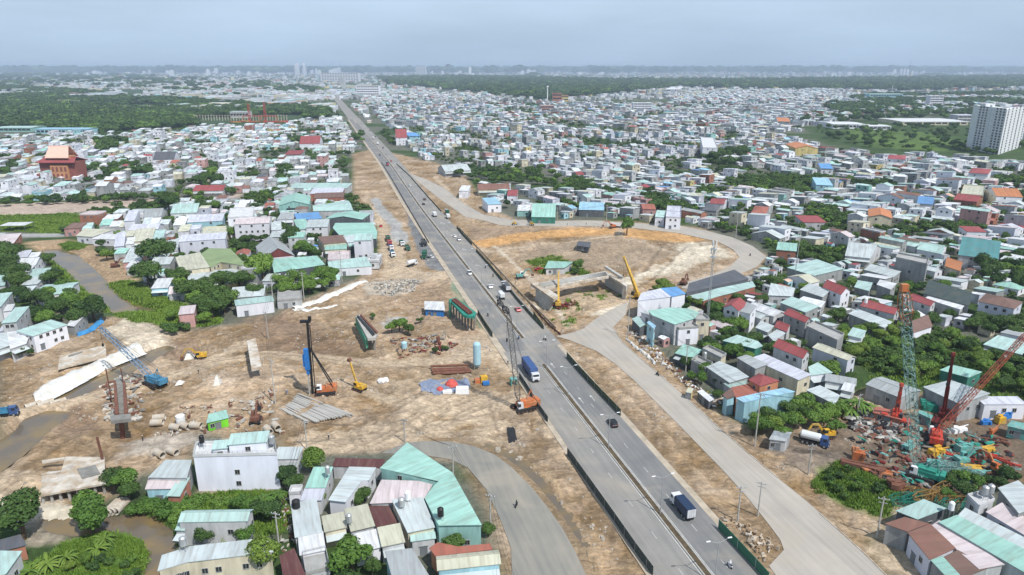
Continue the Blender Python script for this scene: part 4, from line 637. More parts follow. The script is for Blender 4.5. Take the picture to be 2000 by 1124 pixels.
# ---------------------------------------------------------------- the rest of the town, laid out in rows along its lanes
ROOFP=[('pale',26),('paleteal',18),('white',20),('grey',14),('lav',10),('cream',6),('pink',5),('teal',2.2),('red',1.6),('brick',1.4),('brown',2.5),('blue',.8),('lblue',1.2),('dark',2.2),('conc',7),('concw',6),('rust',1),('peach',.4)]
WALLP=[('w',26),('lg',20),('g',18),('lv',9),('cr',7),('pk',3),('lb',3),('tl',2),('br',2),('yl',1)]
def pick(T,r):
 s=sum(w for _,w in T);k=r . random()*s
 for a,w in T:
  k-=w
  if k<0:return a
 return T[-1][0]
TREESPOTS=[]
def town(poly,ang,wlo,whi,llo,lhi,dens,treed,seed,tall=.15,lane=4.5,rows=2,metal=1.0):
 P=wp(poly);r=random . Random(seed);ca,sa=math . cos(ang),math . sin(ang)
 uu=[p[0]*ca+p[1]*sa for p in P];vv_=[-p[0]*sa+p[1]*ca for p in P]
 v=min(vv_);row=0
 while v<max(vv_):
  L=r . uniform(llo,lhi);u=min(uu)+r . uniform(0,8);blk=r . uniform(40,90)
  while u<max(uu):
   w=r . uniform(wlo,whi);l=L*r . uniform(.75,1.0);cu,cv=u+w/2,v+l/2+r . uniform(-1,1);x=cu*ca-cv*sa;y=cu*sa+cv*ca
   if inpoly(np . array([x]),np . array([y]),P)[0]:
    a2=ang+r . gauss(0,.05);c2,s2=math . cos(a2),math . sin(a2)
    Q=[(x+i*w/2*c2-j*l/2*s2,y+i*w/2*s2+j*l/2*c2) for i,j in((-1,-1),(1,-1),(1,1),(-1,1))]
    if all(occ(*q)==0 for q in Q) and occ(x,y)==0:
     gap=fbm(np . array([x]),np . array([y]),55,2,77)[0]
     if r . random()<dens and gap<.60:
      k=r . random();h=r . uniform(2.9,4.3) if k>tall*2.2 else(r . uniform(5.4,7.2) if k>tall*.35 else r . uniform(8,11))
      if h<5:l2=l
      rf=pick(ROOFP,r)
      if rf in('conc','concw') and h<5 and r . random()<.6:rf='pale'
      if whi<=5:h=r . uniform(2.6,4.0)
      typ='flat' if rf in('conc','concw') else('gable' if r . random()<(.75 if rf in('red','brick','peach','brown') else .4) else 'shed')
      if typ=='gable' and w>8 and r . random()<.25:typ='hip'
      HS . append(dict(P=Q,h=h,roof=rf,wall=pick(WALLP,r),typ=typ,rise=None,axis='v' if r . random()<.72 else 'u',label=None,name='house',win=True,cat='house',traced=False));mark(Q,0,4)
     elif r . random()<treed*(1.0 if gap<.6 else 1.5):TREESPOTS . append((x,y,r . uniform(1.7,3.7)))
   u+=w+r . choice((.2,.3,.4,2.2));blk-=w
   if blk<0:u+=lane;blk=r . uniform(40,90)
  row+=1;v+=L+(lane if row%rows==0 else .8)
town([(1195,640),(1250,600),(1340,575),(1480,535),(1500,500),(1600,470),(2150,470),(2200,700),(2000,740),(1950,690),(1900,640),(1770,640),(1640,640),(1640,720),(1700,770),(1600,790),(1530,760),(1480,800),(1400,790),(1300,700)],DIAG-math . pi/2,5,8.5,11,19,.86,.9,1,.10)
town([(1500,500),(1440,462),(1350,440),(1240,430),(1060,428),(940,405),(890,372),(895,360),(1080,376),(1110,350),(2200,350),(2200,475),(1600,470)],DIAG-math . pi/2+.15,5,8.5,11,20,.88,.85,2,.14)
town([(840,318),(800,290),(780,262),(1480,258),(1600,290),(1700,305),(2200,330),(2200,350),(1110,350),(1060,328),(900,328)],DIAG-math . pi/2-.2,5,9,11,20,.88,.8,3,.16)
town([(772,258),(735,225),(722,205),(900,190),(1100,200),(1300,205),(1600,200),(1640,240),(1570,258),(1480,258)],DIAG-math . pi/2+.3,6,11,12,22,.84,.6,4,.2)
town([(715,204),(700,192),(760,178),(900,186),(1060,200),(900,190)],.2,8,14,14,24,.8,.5,41,.3)
town([(1300,205),(1350,182),(1600,176),(1700,190),(2200,190),(2200,225),(1950,215),(1850,225),(1700,222),(1640,236),(1600,200)],.4,8,13,12,22,.78,.6,5,.35)
town([(0,372),(0,270),(200,262),(380,250),(560,248),(700,240),(722,262),(735,290),(690,300),(690,366),(560,380),(440,385),(200,395),(0,402),(-200,402),(-200,270)],.12,5.5,10,10,19,.72,.85,6)
town([(560,246),(640,208),(712,206),(725,240)],.1,6,12,12,22,.7,.8,61)
town([(165,418),(440,392),(560,384),(690,368),(735,420),(742,500),(700,545),(560,598),(540,618),(420,600),(300,580),(262,548),(230,505),(180,478),(140,462)],.12,6,10,9,16,.55,.95,7)
town([(-150,690),(-150,470),(60,470),(100,540),(160,600),(205,612),(130,655),(0,688)],.25,6,10,9,14,.38,.95,8)
town([(560,1124),(560,980),(600,905),(742,910),(940,1040),(980,1110),(980,1180),(560,1180)],.1,6,9,9,13,.35,.5,9)
town([(1780,1110),(1900,960),(2100,930),(2300,1100),(2200,1250)],DIAG-math . pi/2,6,9,12,18,.8,.3,10)
town([(230,205),(330,170),(560,205),(640,208),(560,215),(400,208)],.0,9,16,14,26,.35,1,11)
town([(100,168),(140,156),(330,158),(520,166),(690,185),(700,192),(660,200),(560,192),(330,178)],.0,10,18,14,26,.55,.5,12)
SM=dict(tall=.02,lane=1.5,rows=4)
town([(1200,640),(1250,600),(1340,580),(1480,535),(1500,500),(1600,470),(2150,470),(2200,700),(2000,740),(1950,690),(1900,640),(1770,640),(1640,640),(1640,720),(1700,770),(1600,790),(1530,760),(1480,800),(1400,790),(1300,700)],DIAG-math . pi/2,2.6,4.6,3.2,6.5,.55,.85,21,**SM)
town([(1500,500),(1440,462),(1350,440),(1240,430),(1060,428),(1110,350),(2200,350),(2200,475),(1600,470)],DIAG-math . pi/2+.15,3.5,5,4,8,.6,.8,22,**SM)
town([(165,418),(440,392),(560,384),(690,368),(735,420),(742,500),(700,545),(560,598),(540,618),(420,600),(300,580),(262,548),(230,505),(180,478),(140,462)],.12,3,5,3.5,7,.5,.9,23,**SM)
town([(560,1124),(560,980),(600,905),(742,910),(940,1040),(980,1110),(980,1180),(560,1180)],.1,2.4,4,2.6,4.5,.35,.7,24,**SM)
# ---------------------------------------------------------------- how a house is put together
UNIT={}
def win_mesh():
 mb=MB();w,h,f=1.25,1.35,.09
 mb . box((0,0,h/2-f/2),(w,.12,f));mb . box((0,0,-h/2+f/2),(w,.16,f));mb . box((-w/2+f/2,0,0),(f,.12,h-2*f));mb . box((w/2-f/2,0,0),(f,.12,h-2*f));mb . box((0,0,0),(.06,.08,h-2*f))
 p=MB();p . box((0,.0,0),(w-2*f,.05,h-2*f));d=MB();d . box((0,0,0),(1.6,.1,2.3));d . box((0,0,1.2),(1.9,.3,.1));rl=MB();rl . box((0,0,0),(3.2,.1,2.7));[rl . box((0,0,-1.2+i*.3),(3.1,.16,.12)) for i in range(9)]
 return mb . mesh('window',M_FRAME),p . mesh('pane',M_GLASS),d . mesh('door',M_DOOR),rl . mesh('roller_shutter',M_DOOR)
WM,PM,DM,RM=win_mesh()
def area2(P):return sum(P[i][0]*P[(i+1)%len(P)][1]-P[(i+1)%len(P)][0]*P[i][1] for i in range(len(P)))/2
def roof_faces(s,th=.12):
 """roof polygons (3D, with uv) and gable end triangles for a house, in place coordinates"""
 P=[Vector((p[0],p[1],0)) for p in s['P']]
 if area2(s['P'])<0:P=P[::-1] if len(P)!=4 else[P[3],P[2],P[1],P[0]]
 h=s['h'];typ=s['typ'];faces=[];gab=[]
 def uvs(pts,a,e):
  e=e . normalized();n=Vector((-e . y,e . x,0));return[((p-a). dot(e),(p-a). dot(n)) for p in pts]
 Z=lambda p,z:Vector((p . x,p . y,z))
 if typ in('poly','flat'):
  if typ=='poly':
   c=sum(P,Vector())/len(P);e=max(((P[(i+1)%len(P)]-P[i]) for i in range(len(P))),key=lambda v:v . length)
   tl=.035;nrm=Vector((-e . y,e . x,0)). normalized();q=[Z(p,h+(p-c). dot(nrm)*tl) for p in P]
  else:e=P[1]-P[0];q=[Z(p,h) for p in P]
  faces . append((q,uvs(q,P[0],e)))
  return P,faces,gab
 a,b,c,d=P;u=b-a;v=d-a;rise=s['rise']
 if s['axis']=='v' and typ!='shed':a,b,c,d=b,c,d,a;u,v=b-a,d-a
 if typ=='shed':
  rise=rise if rise is not None else min(1.2,.08*v . length+.1);q=[Z(a,h),Z(b,h),Z(c,h+rise),Z(d,h+rise)];faces . append((q,uvs(q,a,u)))
  gab+=[[Z(b,h),Z(c,h),Z(c,h+rise)],[Z(d,h),Z(a,h),Z(d,h+rise)],[Z(c,h),Z(d,h),Z(d,h+rise),Z(c,h+rise)]]
 else:
  rise=rise if rise is not None else max(.5,.16*v . length);m0=(a+d)/2;m1=(b+c)/2
  if typ=='hip':k=min(.45,v . length/2/max(1,u . length));m0,m1=m0+(m1-m0)*k,m1+(m0-m1)*k
  r0,r1=Z(m0,h+rise),Z(m1,h+rise);A,B_,C_,D=Z(a,h),Z(b,h),Z(c,h),Z(d,h)
  faces . append(([A,B_,r1,r0],uvs([A,B_,r1,r0],a,u)));faces . append(([C_,D,r0,r1],uvs([C_,D,r0,r1],c,-u)))
  if typ=='hip':faces . append(([B_,C_,r1],uvs([B_,C_,r1],b,v)));faces . append(([D,A,r0],uvs([D,A,r0],d,-v)))
  else:gab+=[[B_,C_,r1],[D,A,r0]]
 return P,faces,gab
nwin=0
def build_house(s,detail):
 global nwin
 P,faces,gab=roof_faces(s);c=sum(P,Vector())/len(P);gz=min(0,min(ground_z(p . x,p . y) for p in P))-.05
 root=thing(s['name'],s['label'],s['cat'],(c . x,c . y,0),0,s . get('group'))
 ins=.3 if s['typ'] not in('flat',) else .0
 def inset(p):
  d=c-p;L=d . length;return p+d*min(.2,ins*1.3/max(L,.1))
 W2=[inset(p)-c for p in P];n=len(P);h=s['h']
 wb=MB();top=h-.05
 tops=[top]*n
 if s['typ']=='poly':tops=[fz . z-.08 for fz in faces[0][0]]
 for i in range(n):
  j=(i+1)%n;
  if s . get('open'):continue
  wb . face([(W2[i]. x,W2[i]. y,gz),(W2[j]. x,W2[j]. y,gz),(W2[j]. x,W2[j]. y,tops[j]),(W2[i]. x,W2[i]. y,tops[i])])
 if s . get('open'):
  for w in W2:wb . box((w . x,w . y,h/2),(.25,.25,h))
 gmat=1 if s . get('gable') else 0
 for g in gab:wb . face([tuple(inset(Vector((p . x,p . y,0))). xy-c . xy)+(p . z-.06,) for p in g],gmat)
 obj('wall',wb,[MATS['wall_'+s['wall']],MATS['wall_'+s . get('gable',s['wall'])]],root)
 rb=MB()
 for q,uv in faces:rb . slab([(p . x-c . x,p . y-c . y,p . z+.02) for p in q],.14 if s['typ']!='flat' else .2,0,uv)
 if s['typ'] in('gable','hip'):
  q=faces[0][0];rb . beam(q[3]-c,q[2]-c,.16,4,0)
 if s['typ']=='flat':
  for i in range(n):
   a=P[i]-c;b=P[(i+1)%n]-c;rb . box(((a . x+b . x)/2,(a . y+b . y)/2,h+.4),((b-a). length+.2,.2,.8),math . atan2(b . y-a . y,b . x-a . x))
 obj('roof',rb,MATS['roof_'+s['roof']],root)
 if s . get('rail'):
  rr=MB()
  for i in range(n):
   a=P[i]-c;b=P[(i+1)%n]-c;k=int((b-a). length/1.2)+1
   for z in(1.0,1.35):rr . beam((a . x,a . y,h+z),(b . x,b . y,h+z),.04,4)
   for m in range(k):p=a+(b-a)*m/k;rr . beam((p . x,p . y,h+.8),(p . x,p . y,h+1.35),.04,4)
  obj('railing',rr,M_FRAME,root)
 if s . get('slot'):
  a,b=P[0]-c,P[1]-c;m=(a+b)/2;e=(b-a). normalized();nb=MB();nb . box((m . x+e . y*.05,m . y-e . x*.05,h*.62),((b-a). length*.5,.5,1.2),math . atan2(e . y,e . x));obj('window',nb,M_GLASS,root)
 if not s['win'] or s . get('open'):return root
# doors and windows on the walls
 rr=random . Random(int(c . x*13+c . y*7));best=0;first=True
 for i in range(n):
  a,b=W2[i],W2[(i+1)%n];L=(b-a). length
  if L<2.6:continue
  e=(b-a)/L;nrm=Vector((e . y,-e . x,0));mid=c+(a+b)/2
  if nrm . dot(Vector((0-mid . x,0-mid . y,0)))<0:continue
  storeys=max(1,int((h+.4)/3.3));rz=math . atan2(e . y,e . x);wn=s . get('wn');k=max(0,int((L-1.2)/3.4)) if wn is None else(wn if L>4 else min(1,wn))
  if wn is None:k=min(k,2 if L>9 else 3)
  if s . get('roller') and i==0:link('roller_shutter',RM,root,(a+e*L*.5+nrm*.06+Vector((0,0,1.5)))[:],rz)
  door=first and s . get('wn')!=0 and not s . get('nodoor');first=False
  for st in range(storeys):
   z=(st+.62)*(h/storeys) if storeys>1 else h*.55
   for m in range(k):
    t_=(m+1)/(k+1);p=a+e*(L*t_)+nrm*.05
    if st==0 and door and m==0:
     link('door',DM,root,(p . x,p . y,max(1.15,gz+1.2)),rz);continue
    if rr . random()<(.45 if detail<2 else .2):continue
    if z+.8>h:z=h-.85
    w_=link('window',WM,root,(p . x,p . y,z),rz);nwin+=1
    link('pane',PM,w_,(0,0,0))
 if s . get('roller') is None and s['typ']!='flat' and detail>1 and h<6 and len(P)==4 and rr . random()<.3:
  a,b=W2[0],W2[1];e=(b-a). normalized();nrm=Vector((e . y,-e . x,0));ab=MB();q=[a+nrm*1.8+Vector((0,0,h*.62)),b+nrm*1.8+Vector((0,0,h*.62)),b+Vector((0,0,h*.72)),a+Vector((0,0,h*.72))]
  ab . slab(q,.08);obj('awning',ab,MATS['roof_pale'],root)
 return root
def px_area(s):
 xs,ys=zip(*[proj(p[0],p[1],s['h']) for p in s['P']]);x2,y2=zip(*[proj(p[0],p[1],0) for p in s['P']])
 if max(xs)<5 or min(xs)>1995 or min(ys)>1120:return 0
 x0,x1=max(0,min(xs)),min(2000,max(xs));y0,y1=max(0,min(ys)),min(1124,max(y2));return max(0,x1-x0)*max(0,y1-y0)
for s in HS:s['A']=px_area(s);s['c']=(sum(p[0] for p in s['P'])/len(s['P']),sum(p[1] for p in s['P'])/len(s['P']));s['px']=proj(*s['c'],s['h'])
vis=[s for s in HS if s['A']>0]
vis . sort(key=lambda s:-(s['A']*(4 if s['label'] else 1.0)))
NEARH=vis[:296];FARH=[s for s in vis[296:]]
LAND=[('the telecom mast',(1382,600)),('the dark hangar roof',(1400,552)),('the light blue warehouse',(1495,790)),('the tall lattice boom',(1770,650)),('the machinery yard',(1850,800)),('the tall bare grey block',(1780,530)),('the dark teal slope',(1910,490)),('the thin mast',(1552,500)),('the orange tiled gable',(1718,418)),('the bright blue roof',(1807,393)),('the white apartment tower',(1945,290)),('the yellow gabled chapel',(1565,292)),('the green field',(1760,300)),('the tall white block',(1384,285)),('the loop road bend',(1450,480)),('the dark green shed',(1062,415)),('the salmon red roof',(1265,405)),('the pale striped hall',(888,333)),('the bushes beside the loop road',(1000,345)),('the far end of the road',(720,240)),('the temple',(118,340)),('the red portal cranes',(515,240)),('the blue roof',(603,425)),('the olive green warehouse',(430,510)),('the lavender hall',(400,475)),('the tallest white block',(472,430)),('the canal',(180,540)),('the left dirt strip',(300,395)),('the bright red roof',(413,372)),('the small pink house',(366,620)),('the turquoise building',(860,960)),('the rusty brown roof',(1820,1060)),('the pond',(290,1040)),('the blackish roof',(1850,575)),('the long crimson roof',(1715,600)),('the lavender villa',(1955,590)),('the crimson gabled house',(1630,565)),('the red gabled villa',(1440,600)),('the crowded far middle',(1150,290)),('the wood edge',(1120,205)),('the blue walled block',(1606,356)),('the crimson dormered roof',(1915,335)),('the cream terrace',(420,452))]
ORD=['leftmost','second from left','third from left','fourth from left','fifth from left','sixth from left','seventh from left','eighth from left','ninth from left','tenth from left','eleventh from left','twelfth from left']
def uniq_labels(items,getpx,getdesc,setlab,landmarks=LAND):
 G={}
 for it in items:
  x,y=getpx(it);ph,(lx,ly)=min(landmarks,key=lambda l:math . hypot(x-l[1][0],(y-l[1][1])*1.8));dx,dy=x-lx,(y-ly)*1.8
  rel=('right of ' if dx>0 else 'left of ') if abs(dx)>abs(dy) else('beyond ' if dy<0 else 'in front of ')
  G . setdefault(getdesc(it)+' '+rel+ph,[]). append(it)
 for k,L in G . items():
  L . sort(key=lambda it:getpx(it)[0])
  for i,it in enumerate(L):
   lab=k if len(L)==1 else k+', '+('rightmost' if i==len(L)-1 and i>1 else ORD[min(i,11)])
   for wd in(' metal',' with drooping fronds',' with broad fronds',' gabled',' hipped','two-storey ',' leafy',' bare'):
    if len(lab . split())>16:lab=lab . replace(wd,'')
   setlab(it,lab)
def hdesc(s):
 st='' if s['h']<5.6 else('two-storey ' if s['h']<8.4 else 'tall ');rt='roofed'
 sh={'gable':'gabled','hip':'hipped','shed':'','flat':'','poly':''}[s['typ']];w=WALLC[s['wall']][1]
 return f"{st}{w} house under {ROOFC[s['roof']][1]} {sh} roof" . replace('  ',' ')
uniq_labels([s for s in NEARH if not s['label']],lambda s:s['px'],hdesc,lambda s,l:s . __setitem__('label',l))
seen={}
for k,s in enumerate(NEARH):
 s['group']='houses of the town' if s['name']=='house' else None
 build_house(s,2 if s['traced'] else 1)
# ---------------------------------------------------------------- the farther houses, past the first three hundred, as one mass
FV,FFc,FCl=[],[],[]
def addf(pts,col):b=len(FV);FV . extend([tuple(p) for p in pts]);FFc . append(list(range(b,b+len(pts))));FCl . append(col)
def vary(c,r,k=.12):q=1+r . uniform(-k,k);return tuple(x*q for x in c)
fr=random . Random(99)
for s in FARH:
 P,faces,gab=roof_faces(s);rc=vary(ROOFC[s['roof']][0],fr);wc=vary(WALLC[s['wall']][0],fr);n=len(P);h=s['h'];c=sum(P,Vector())/n
 for q,uv in faces:addf([(p . x,p . y,p . z+.1) for p in q],rc)
 for g in gab:addf(g,wc)
 Q=[p+(c-p)*.04 for p in P]
 for i in range(n):
  a,b=Q[i],Q[(i+1)%n];e=(b-a);L=e . length;e . normalize();nrm=Vector((e . y,-e . x,0))
  if nrm . dot(-a)<0 and s['typ']!='flat':continue
  addf([(a . x,a . y,0),(b . x,b . y,0),(b . x,b . y,h),(a . x,a . y,h)],wc)
  st=max(1,int((h+.4)/3.3));k=max(1,int(L/4))
  if P[0]. y<1400:
   for z in range(st):
    for m in range(k):
     if fr . random()<.35:continue
     p=a+e*(L*(m+.5)/k)+nrm*.06;z0=(z+.35)*h/st;addf([p-e*.6+Vector((0,0,z0)),p+e*.6+Vector((0,0,z0)),p+e*.6+Vector((0,0,z0+1.3)),p-e*.6+Vector((0,0,z0+1.3))],(.03,.035,.04))
 if s['typ']=='flat':
  for i in range(n):a,b=P[i],P[(i+1)%n];addf([(a . x,a . y,h-.1),(b . x,b . y,h-.1),(b . x,b . y,h+.9),(a . x,a . y,h+.9)],wc)
  if fr . random()<.5:x,y=c . x,c . y;addf([(x-1.5,y-1.5,h),(x+1.5,y-1.5,h),(x+1.5,y-1.5,h+2.4),(x-1.5,y-1.5,h+2.4)],wc);addf([(x-1.6,y-1.6,h+2.4),(x+1.6,y-1.6,h+2.4),(x+1.6,y+1.6,h+2.4),(x-1.6,y+1.6,h+2.4)],rc);addf([(x-1.5,y-1.5,h),(x-1.5,y+1.5,h),(x-1.5,y+1.5,h+2.4),(x-1.5,y-1.5,h+2.4)],wc)
# the far town seen only as light specks, beyond two kilometres and a half
nr=np . random . RandomState(5);cnt=0
while cnt<12000:
 Y=math . exp(nr . uniform(math . log(2350),math . log(15000)));X=nr . uniform(-.85,.85)*Y;px,py=proj(X,Y,0)
 cnt+=1
 dn=fbm(np . array([X]),np . array([Y]),700,3,21)[0];inw=any(inpoly(np . array([X]),np . array([Y]),ZD[k])[0] for k in('far_left_wood','far_right_wood'))
 pr=.97 if(not inw and dn<.52) else(.42 if not inw else .10)
 if X>-1500 and X<-300 and Y<5000:pr=max(pr,.5 if not inw else .03)
 if nr . rand()>pr:continue
 big=nr . rand()<.10;w=nr . uniform(8,22)*(2.6 if big else 1);l=nr . uniform(8,18)*(1.5 if big else 1)*(1+Y/9000);h=nr . uniform(3.5,9)*(1+Y/12000)
 if nr . rand()<.012 and Y>4000:h=nr . uniform(20,45);w=nr . uniform(15,30)
 a=nr . uniform(0,3.14);ca,sa=math . cos(a),math . sin(a);Q=[(X+i*w/2*ca-j*l/2*sa,Y+i*w/2*sa+j*l/2*ca) for i,j in((-1,-1),(1,-1),(1,1),(-1,1))]
 rc=vary(ROOFC[pick(ROOFP,fr)][0],fr,.1);wc=vary(WALLC[pick(WALLP,fr)][0],fr,.1);addf([(x,y,h) for x,y in Q],rc)
 for i in range(4):
  p,q=Q[i],Q[(i+1)%4]
  if(q[1]-p[1])*-p[0]-(q[0]-p[0])*-p[1]<0:continue
  addf([(*p,0),(*q,0),(*q,h),(*p,h)],wc)
for _ in range(900):
 px=nr . uniform(-50,690);py=nr . uniform(147,215) if px>330 else nr . uniform(147,190);q=gp(px,py)
 if fbm(np . array([q . x]),np . array([q . y]),160,3,44)[0]<.53 or abs(roadpos(q . x,q . y)[1])<16:continue
 w,l,h=nr . uniform(9,26),nr . uniform(12,30),nr . uniform(7,13);rc=vary(ROOFC[pick(ROOFP,fr)][0],fr,.1);wc=vary(WALLC[pick(WALLP,fr)][0],fr,.1);Q=[(q . x-w,q . y-l),(q . x+w,q . y-l),(q . x+w,q . y+l),(q . x-w,q . y+l)]
 addf([(x,y,h) for x,y in Q],rc);addf([(*Q[0],0),(*Q[1],0),(*Q[1],h),(*Q[0],h)],wc);addf([(*Q[1],0),(*Q[2],0),(*Q[2],h),(*Q[1],h)],wc)
me=bpy . data . meshes . new('distant_houses');me . from_pydata(FV,[],FFc)
at=me . attributes . new('tint','FLOAT_COLOR','FACE');at . data . foreach_set('color',np . concatenate([np . array(FCl),np . ones((len(FCl),1))],1). astype(np . float32). ravel())
fmt=bpy . data . materials . new('distant_house');fmt . use_nodes=True;t=fmt . node_tree;b=t . nodes['Principled BSDF'];b . inputs['Roughness']. default_value=.8;at2=N(t,'ShaderNodeAttribute',attribute_name='tint')
tcn=N(t,'ShaderNodeTexCoord');nn=N(t,'ShaderNodeTexNoise');nn . inputs['Scale']. default_value=.4;nn . inputs['Detail']. default_value=4;t . links . new(tcn . outputs['Object'],nn . inputs[0]);rn=N(t,'ShaderNodeMapRange');rn . inputs['From Min']. default_value=.3;rn . inputs['From Max']. default_value=.7;rn . inputs['To Min']. default_value=.6;rn . inputs['To Max']. default_value=1.15
t . links . new(nn . outputs['Fac'],rn . inputs[0]);vs=N(t,'ShaderNodeVectorMath',operation='SCALE');t . links . new(at2 . outputs['Color'],vs . inputs[0]);t . links . new(rn . outputs[0],vs . inputs['Scale']);t . links . new(vs . outputs[0],b . inputs['Base Color']);me . materials . append(fmt)
tag(link('distant_houses',me),'sea of small pale roofed houses filling the town beyond',None,None,'stuff')
print('houses',len(HS),'near',len(NEARH),'far',len(FARH),'windows',nwin,'far faces',len(FFc),'treespots',len(TREESPOTS))
# ---------------------------------------------------------------- trees
def leafmat(name,c1,c2,tr=.25):
 m=bpy . data . materials . new(name);m . use_nodes=True;t=m . node_tree;b=t . nodes['Principled BSDF'];b . inputs['Roughness']. default_value=.65;b . inputs['Specular IOR Level']. default_value=.25
 oi=N(t,'ShaderNodeObjectInfo');geo=N(t,'ShaderNodeNewGeometry');nz=N(t,'ShaderNodeTexNoise');nz . inputs['Scale']. default_value=.7;nz . inputs['Detail']. default_value=3;t . links . new(geo . outputs['Position'],nz . inputs[0])
 n2=N(t,'ShaderNodeTexNoise');n2 . inputs['Scale']. default_value=.011;n2 . inputs['Detail']. default_value=5;t . links . new(geo . outputs['Position'],n2 . inputs[0]);r0=N(t,'ShaderNodeMapRange');r0 . inputs['From Min']. default_value=.42;r0 . inputs['From Max']. default_value=.66;r0 . inputs['To Min']. default_value=-.1;r0 . inputs['To Max']. default_value=.9;t . links . new(n2 . outputs['Fac'],r0 . inputs[0]);a0=N(t,'ShaderNodeMath',operation='ADD');t . links . new(oi . outputs['Random'],a0 . inputs[0]);t . links . new(r0 . outputs[0],a0 . inputs[1])
 ad=N(t,'ShaderNodeMath',operation='ADD');t . links . new(a0 . outputs[0],ad . inputs[0]);t . links . new(nz . outputs['Fac'],ad . inputs[1]);r=N(t,'ShaderNodeMapRange');r . inputs['From Min']. default_value=.35;r . inputs['From Max']. default_value=1.7;t . links . new(ad . outputs[0],r . inputs[0])
 x=N(t,'ShaderNodeMix',data_type='RGBA');x . inputs['A']. default_value=(*c1,1);x . inputs['B']. default_value=(*c2,1);t . links . new(r . outputs[0],x . inputs['Factor']);t . links . new(x . outputs['Result'],b . inputs['Base Color'])
 MATS[name]=m;return m
L_DARK=leafmat('foliage_dark',(.026,.060,.014),(.065,.120,.024));L_MID=leafmat('foliage_mid',(.050,.115,.018),(.13,.22,.035));L_LITE=leafmat('foliage_bright',(.075,.14,.018),(.15,.22,.035));L_GRASS=leafmat('grass_blades',(.08,.16,.016),(.16,.25,.035))
def rdir(r):
 z=r . uniform(-1,1);a=r . uniform(0,6.2832);s=math . sqrt(1-z*z);return Vector((s*math . cos(a),s*math . sin(a),z))
def crown_mb(seed,R=1.0,lobes=9,cards=900,size=.13,flatk=.78,spread=.62):
 r=random . Random(seed);mb=MB();Ls=[]
 for i in range(lobes):
  d=rdir(r);d . z=d . z*.6+.1;k=r . uniform(.2,spread+.15);rr=r . uniform(.24,.56)*R;Ls . append((Vector((d . x*k,d . y*k,d . z*k*flatk))*R,rr))
 ico=[(0,0,1),(.894,0,.447),(.276,.851,.447),(-.724,.526,.447),(-.724,-.526,.447),(.276,-.851,.447),(.724,.526,-.447),(-.276,.851,-.447),(-.894,0,-.447),(-.276,-.851,-.447),(.724,-.526,-.447),(0,0,-1)]
 fc=[(0,1,2),(0,2,3),(0,3,4),(0,4,5),(0,5,1),(1,6,2),(2,7,3),(3,8,4),(4,9,5),(5,10,1),(6,7,2),(7,8,3),(8,9,4),(9,10,5),(10,6,1),(11,7,6),(11,8,7),(11,9,8),(11,10,9),(11,6,10)]
 for c,rr in Ls:
  b=len(mb . v);mb . v+=[tuple(c+Vector(v)*rr*.66*r . uniform(.75,1.1)) for v in ico]
  for f in fc:mb . f . append([b+k for k in f]);mb . m . append(0)
 n=0
 while n<cards:
  c,rr=r . choice(Ls);d=rdir(r)
  if d . z<-.35 and r . random()<.6:continue
  p=c+Vector((d . x,d . y,d . z*.85))*rr*r . uniform(.8,1.12)
  if any((p-c2). length<r2*.72 for c2,r2 in Ls if c2!=c):continue
  nn=(d+rdir(r)*.75). normalized();t1=nn . orthogonal(). normalized();t1 . rotate(Matrix . Rotation(r . uniform(0,6.28),3,nn));t2=nn . cross(t1);s1=size*R*r . uniform(.5,1.15);s2=s1*r . uniform(.5,.9)
  mb . face([p-t1*s1,p-t2*s2*.8,p+t1*s1,p+t2*s2]);n+=1
 return mb
CROWN={}
for i in range(7):CROWN['d%d'%i]=crown_mb(100+i,cards=2200,lobes=9+i%4,size=.085). mesh('crown',L_DARK)
for i in range(4):CROWN['m%d'%i]=crown_mb(200+i,cards=1700,lobes=9,spread=.72,size=.1). mesh('crown',L_MID)
for i in range(3):CROWN['l%d'%i]=crown_mb(300+i,cards=2400,lobes=11,spread=.6,size=.075). mesh('crown',L_LITE)
for i in range(3):CROWN['b%d'%i]=crown_mb(400+i,cards=1300,lobes=12,spread=.85,size=.1,flatk=.4). mesh('foliage',L_MID)
def trunk_mb(seed,h,r0):
 r=random . Random(seed);mb=MB();p=Vector((0,0,-.3));top=Vector((r . uniform(-.15,.15),r . uniform(-.15,.15),h));m=top*.55+Vector((r . uniform(-.1,.1),0,0));mb . beam(p,m,r0,7,0,r0*.8);mb . beam(m,top,r0*.8,7,0,r0*.5)
 for i in range(5):a=r . uniform(0,6.28);z=h*r . uniform(.55,.95);q=Vector((math . cos(a)*h*.45,math . sin(a)*h*.45,z+h*.4));mb . beam((top . x*z/h,top . y*z/h,z),q,r0*.45,5,0,r0*.15)
 return mb
TRUNKS=[trunk_mb(i,1.0,.09). mesh('trunk',M_BARK) for i in range(4)]
def fronds_mb(seed,n=13,L=1.0,w=.16,droop=.55,up=.5):
 r=random . Random(seed);mb=MB()
 for i in range(n):
  a=6.283*i/n+r . uniform(-.3,.3);u=r . uniform(.2,1.0)*up;l=L*r . uniform(.75,1.1);pts=[]
  for k in range(6):
   t_=k/5;pts . append(Vector((math . cos(a)*l*t_,math . sin(a)*l*t_,l*(u*1.6*t_-(droop+u)*t_*t_))))
  side=Vector((-math . sin(a),math . cos(a),0))
  for k in range(5):
   w0=w*math . sin(math . pi*min(.97,(k+.25)/5));w1=w*math . sin(math . pi*min(.98,(k+1.25)/5)) if k<4 else .01
   for sg in(1,-1):mb . face([pts[k],pts[k+1],pts[k+1]+side*sg*w1-Vector((0,0,w1*.45)),pts[k]+side*sg*w0-Vector((0,0,w0*.45))])
 return mb
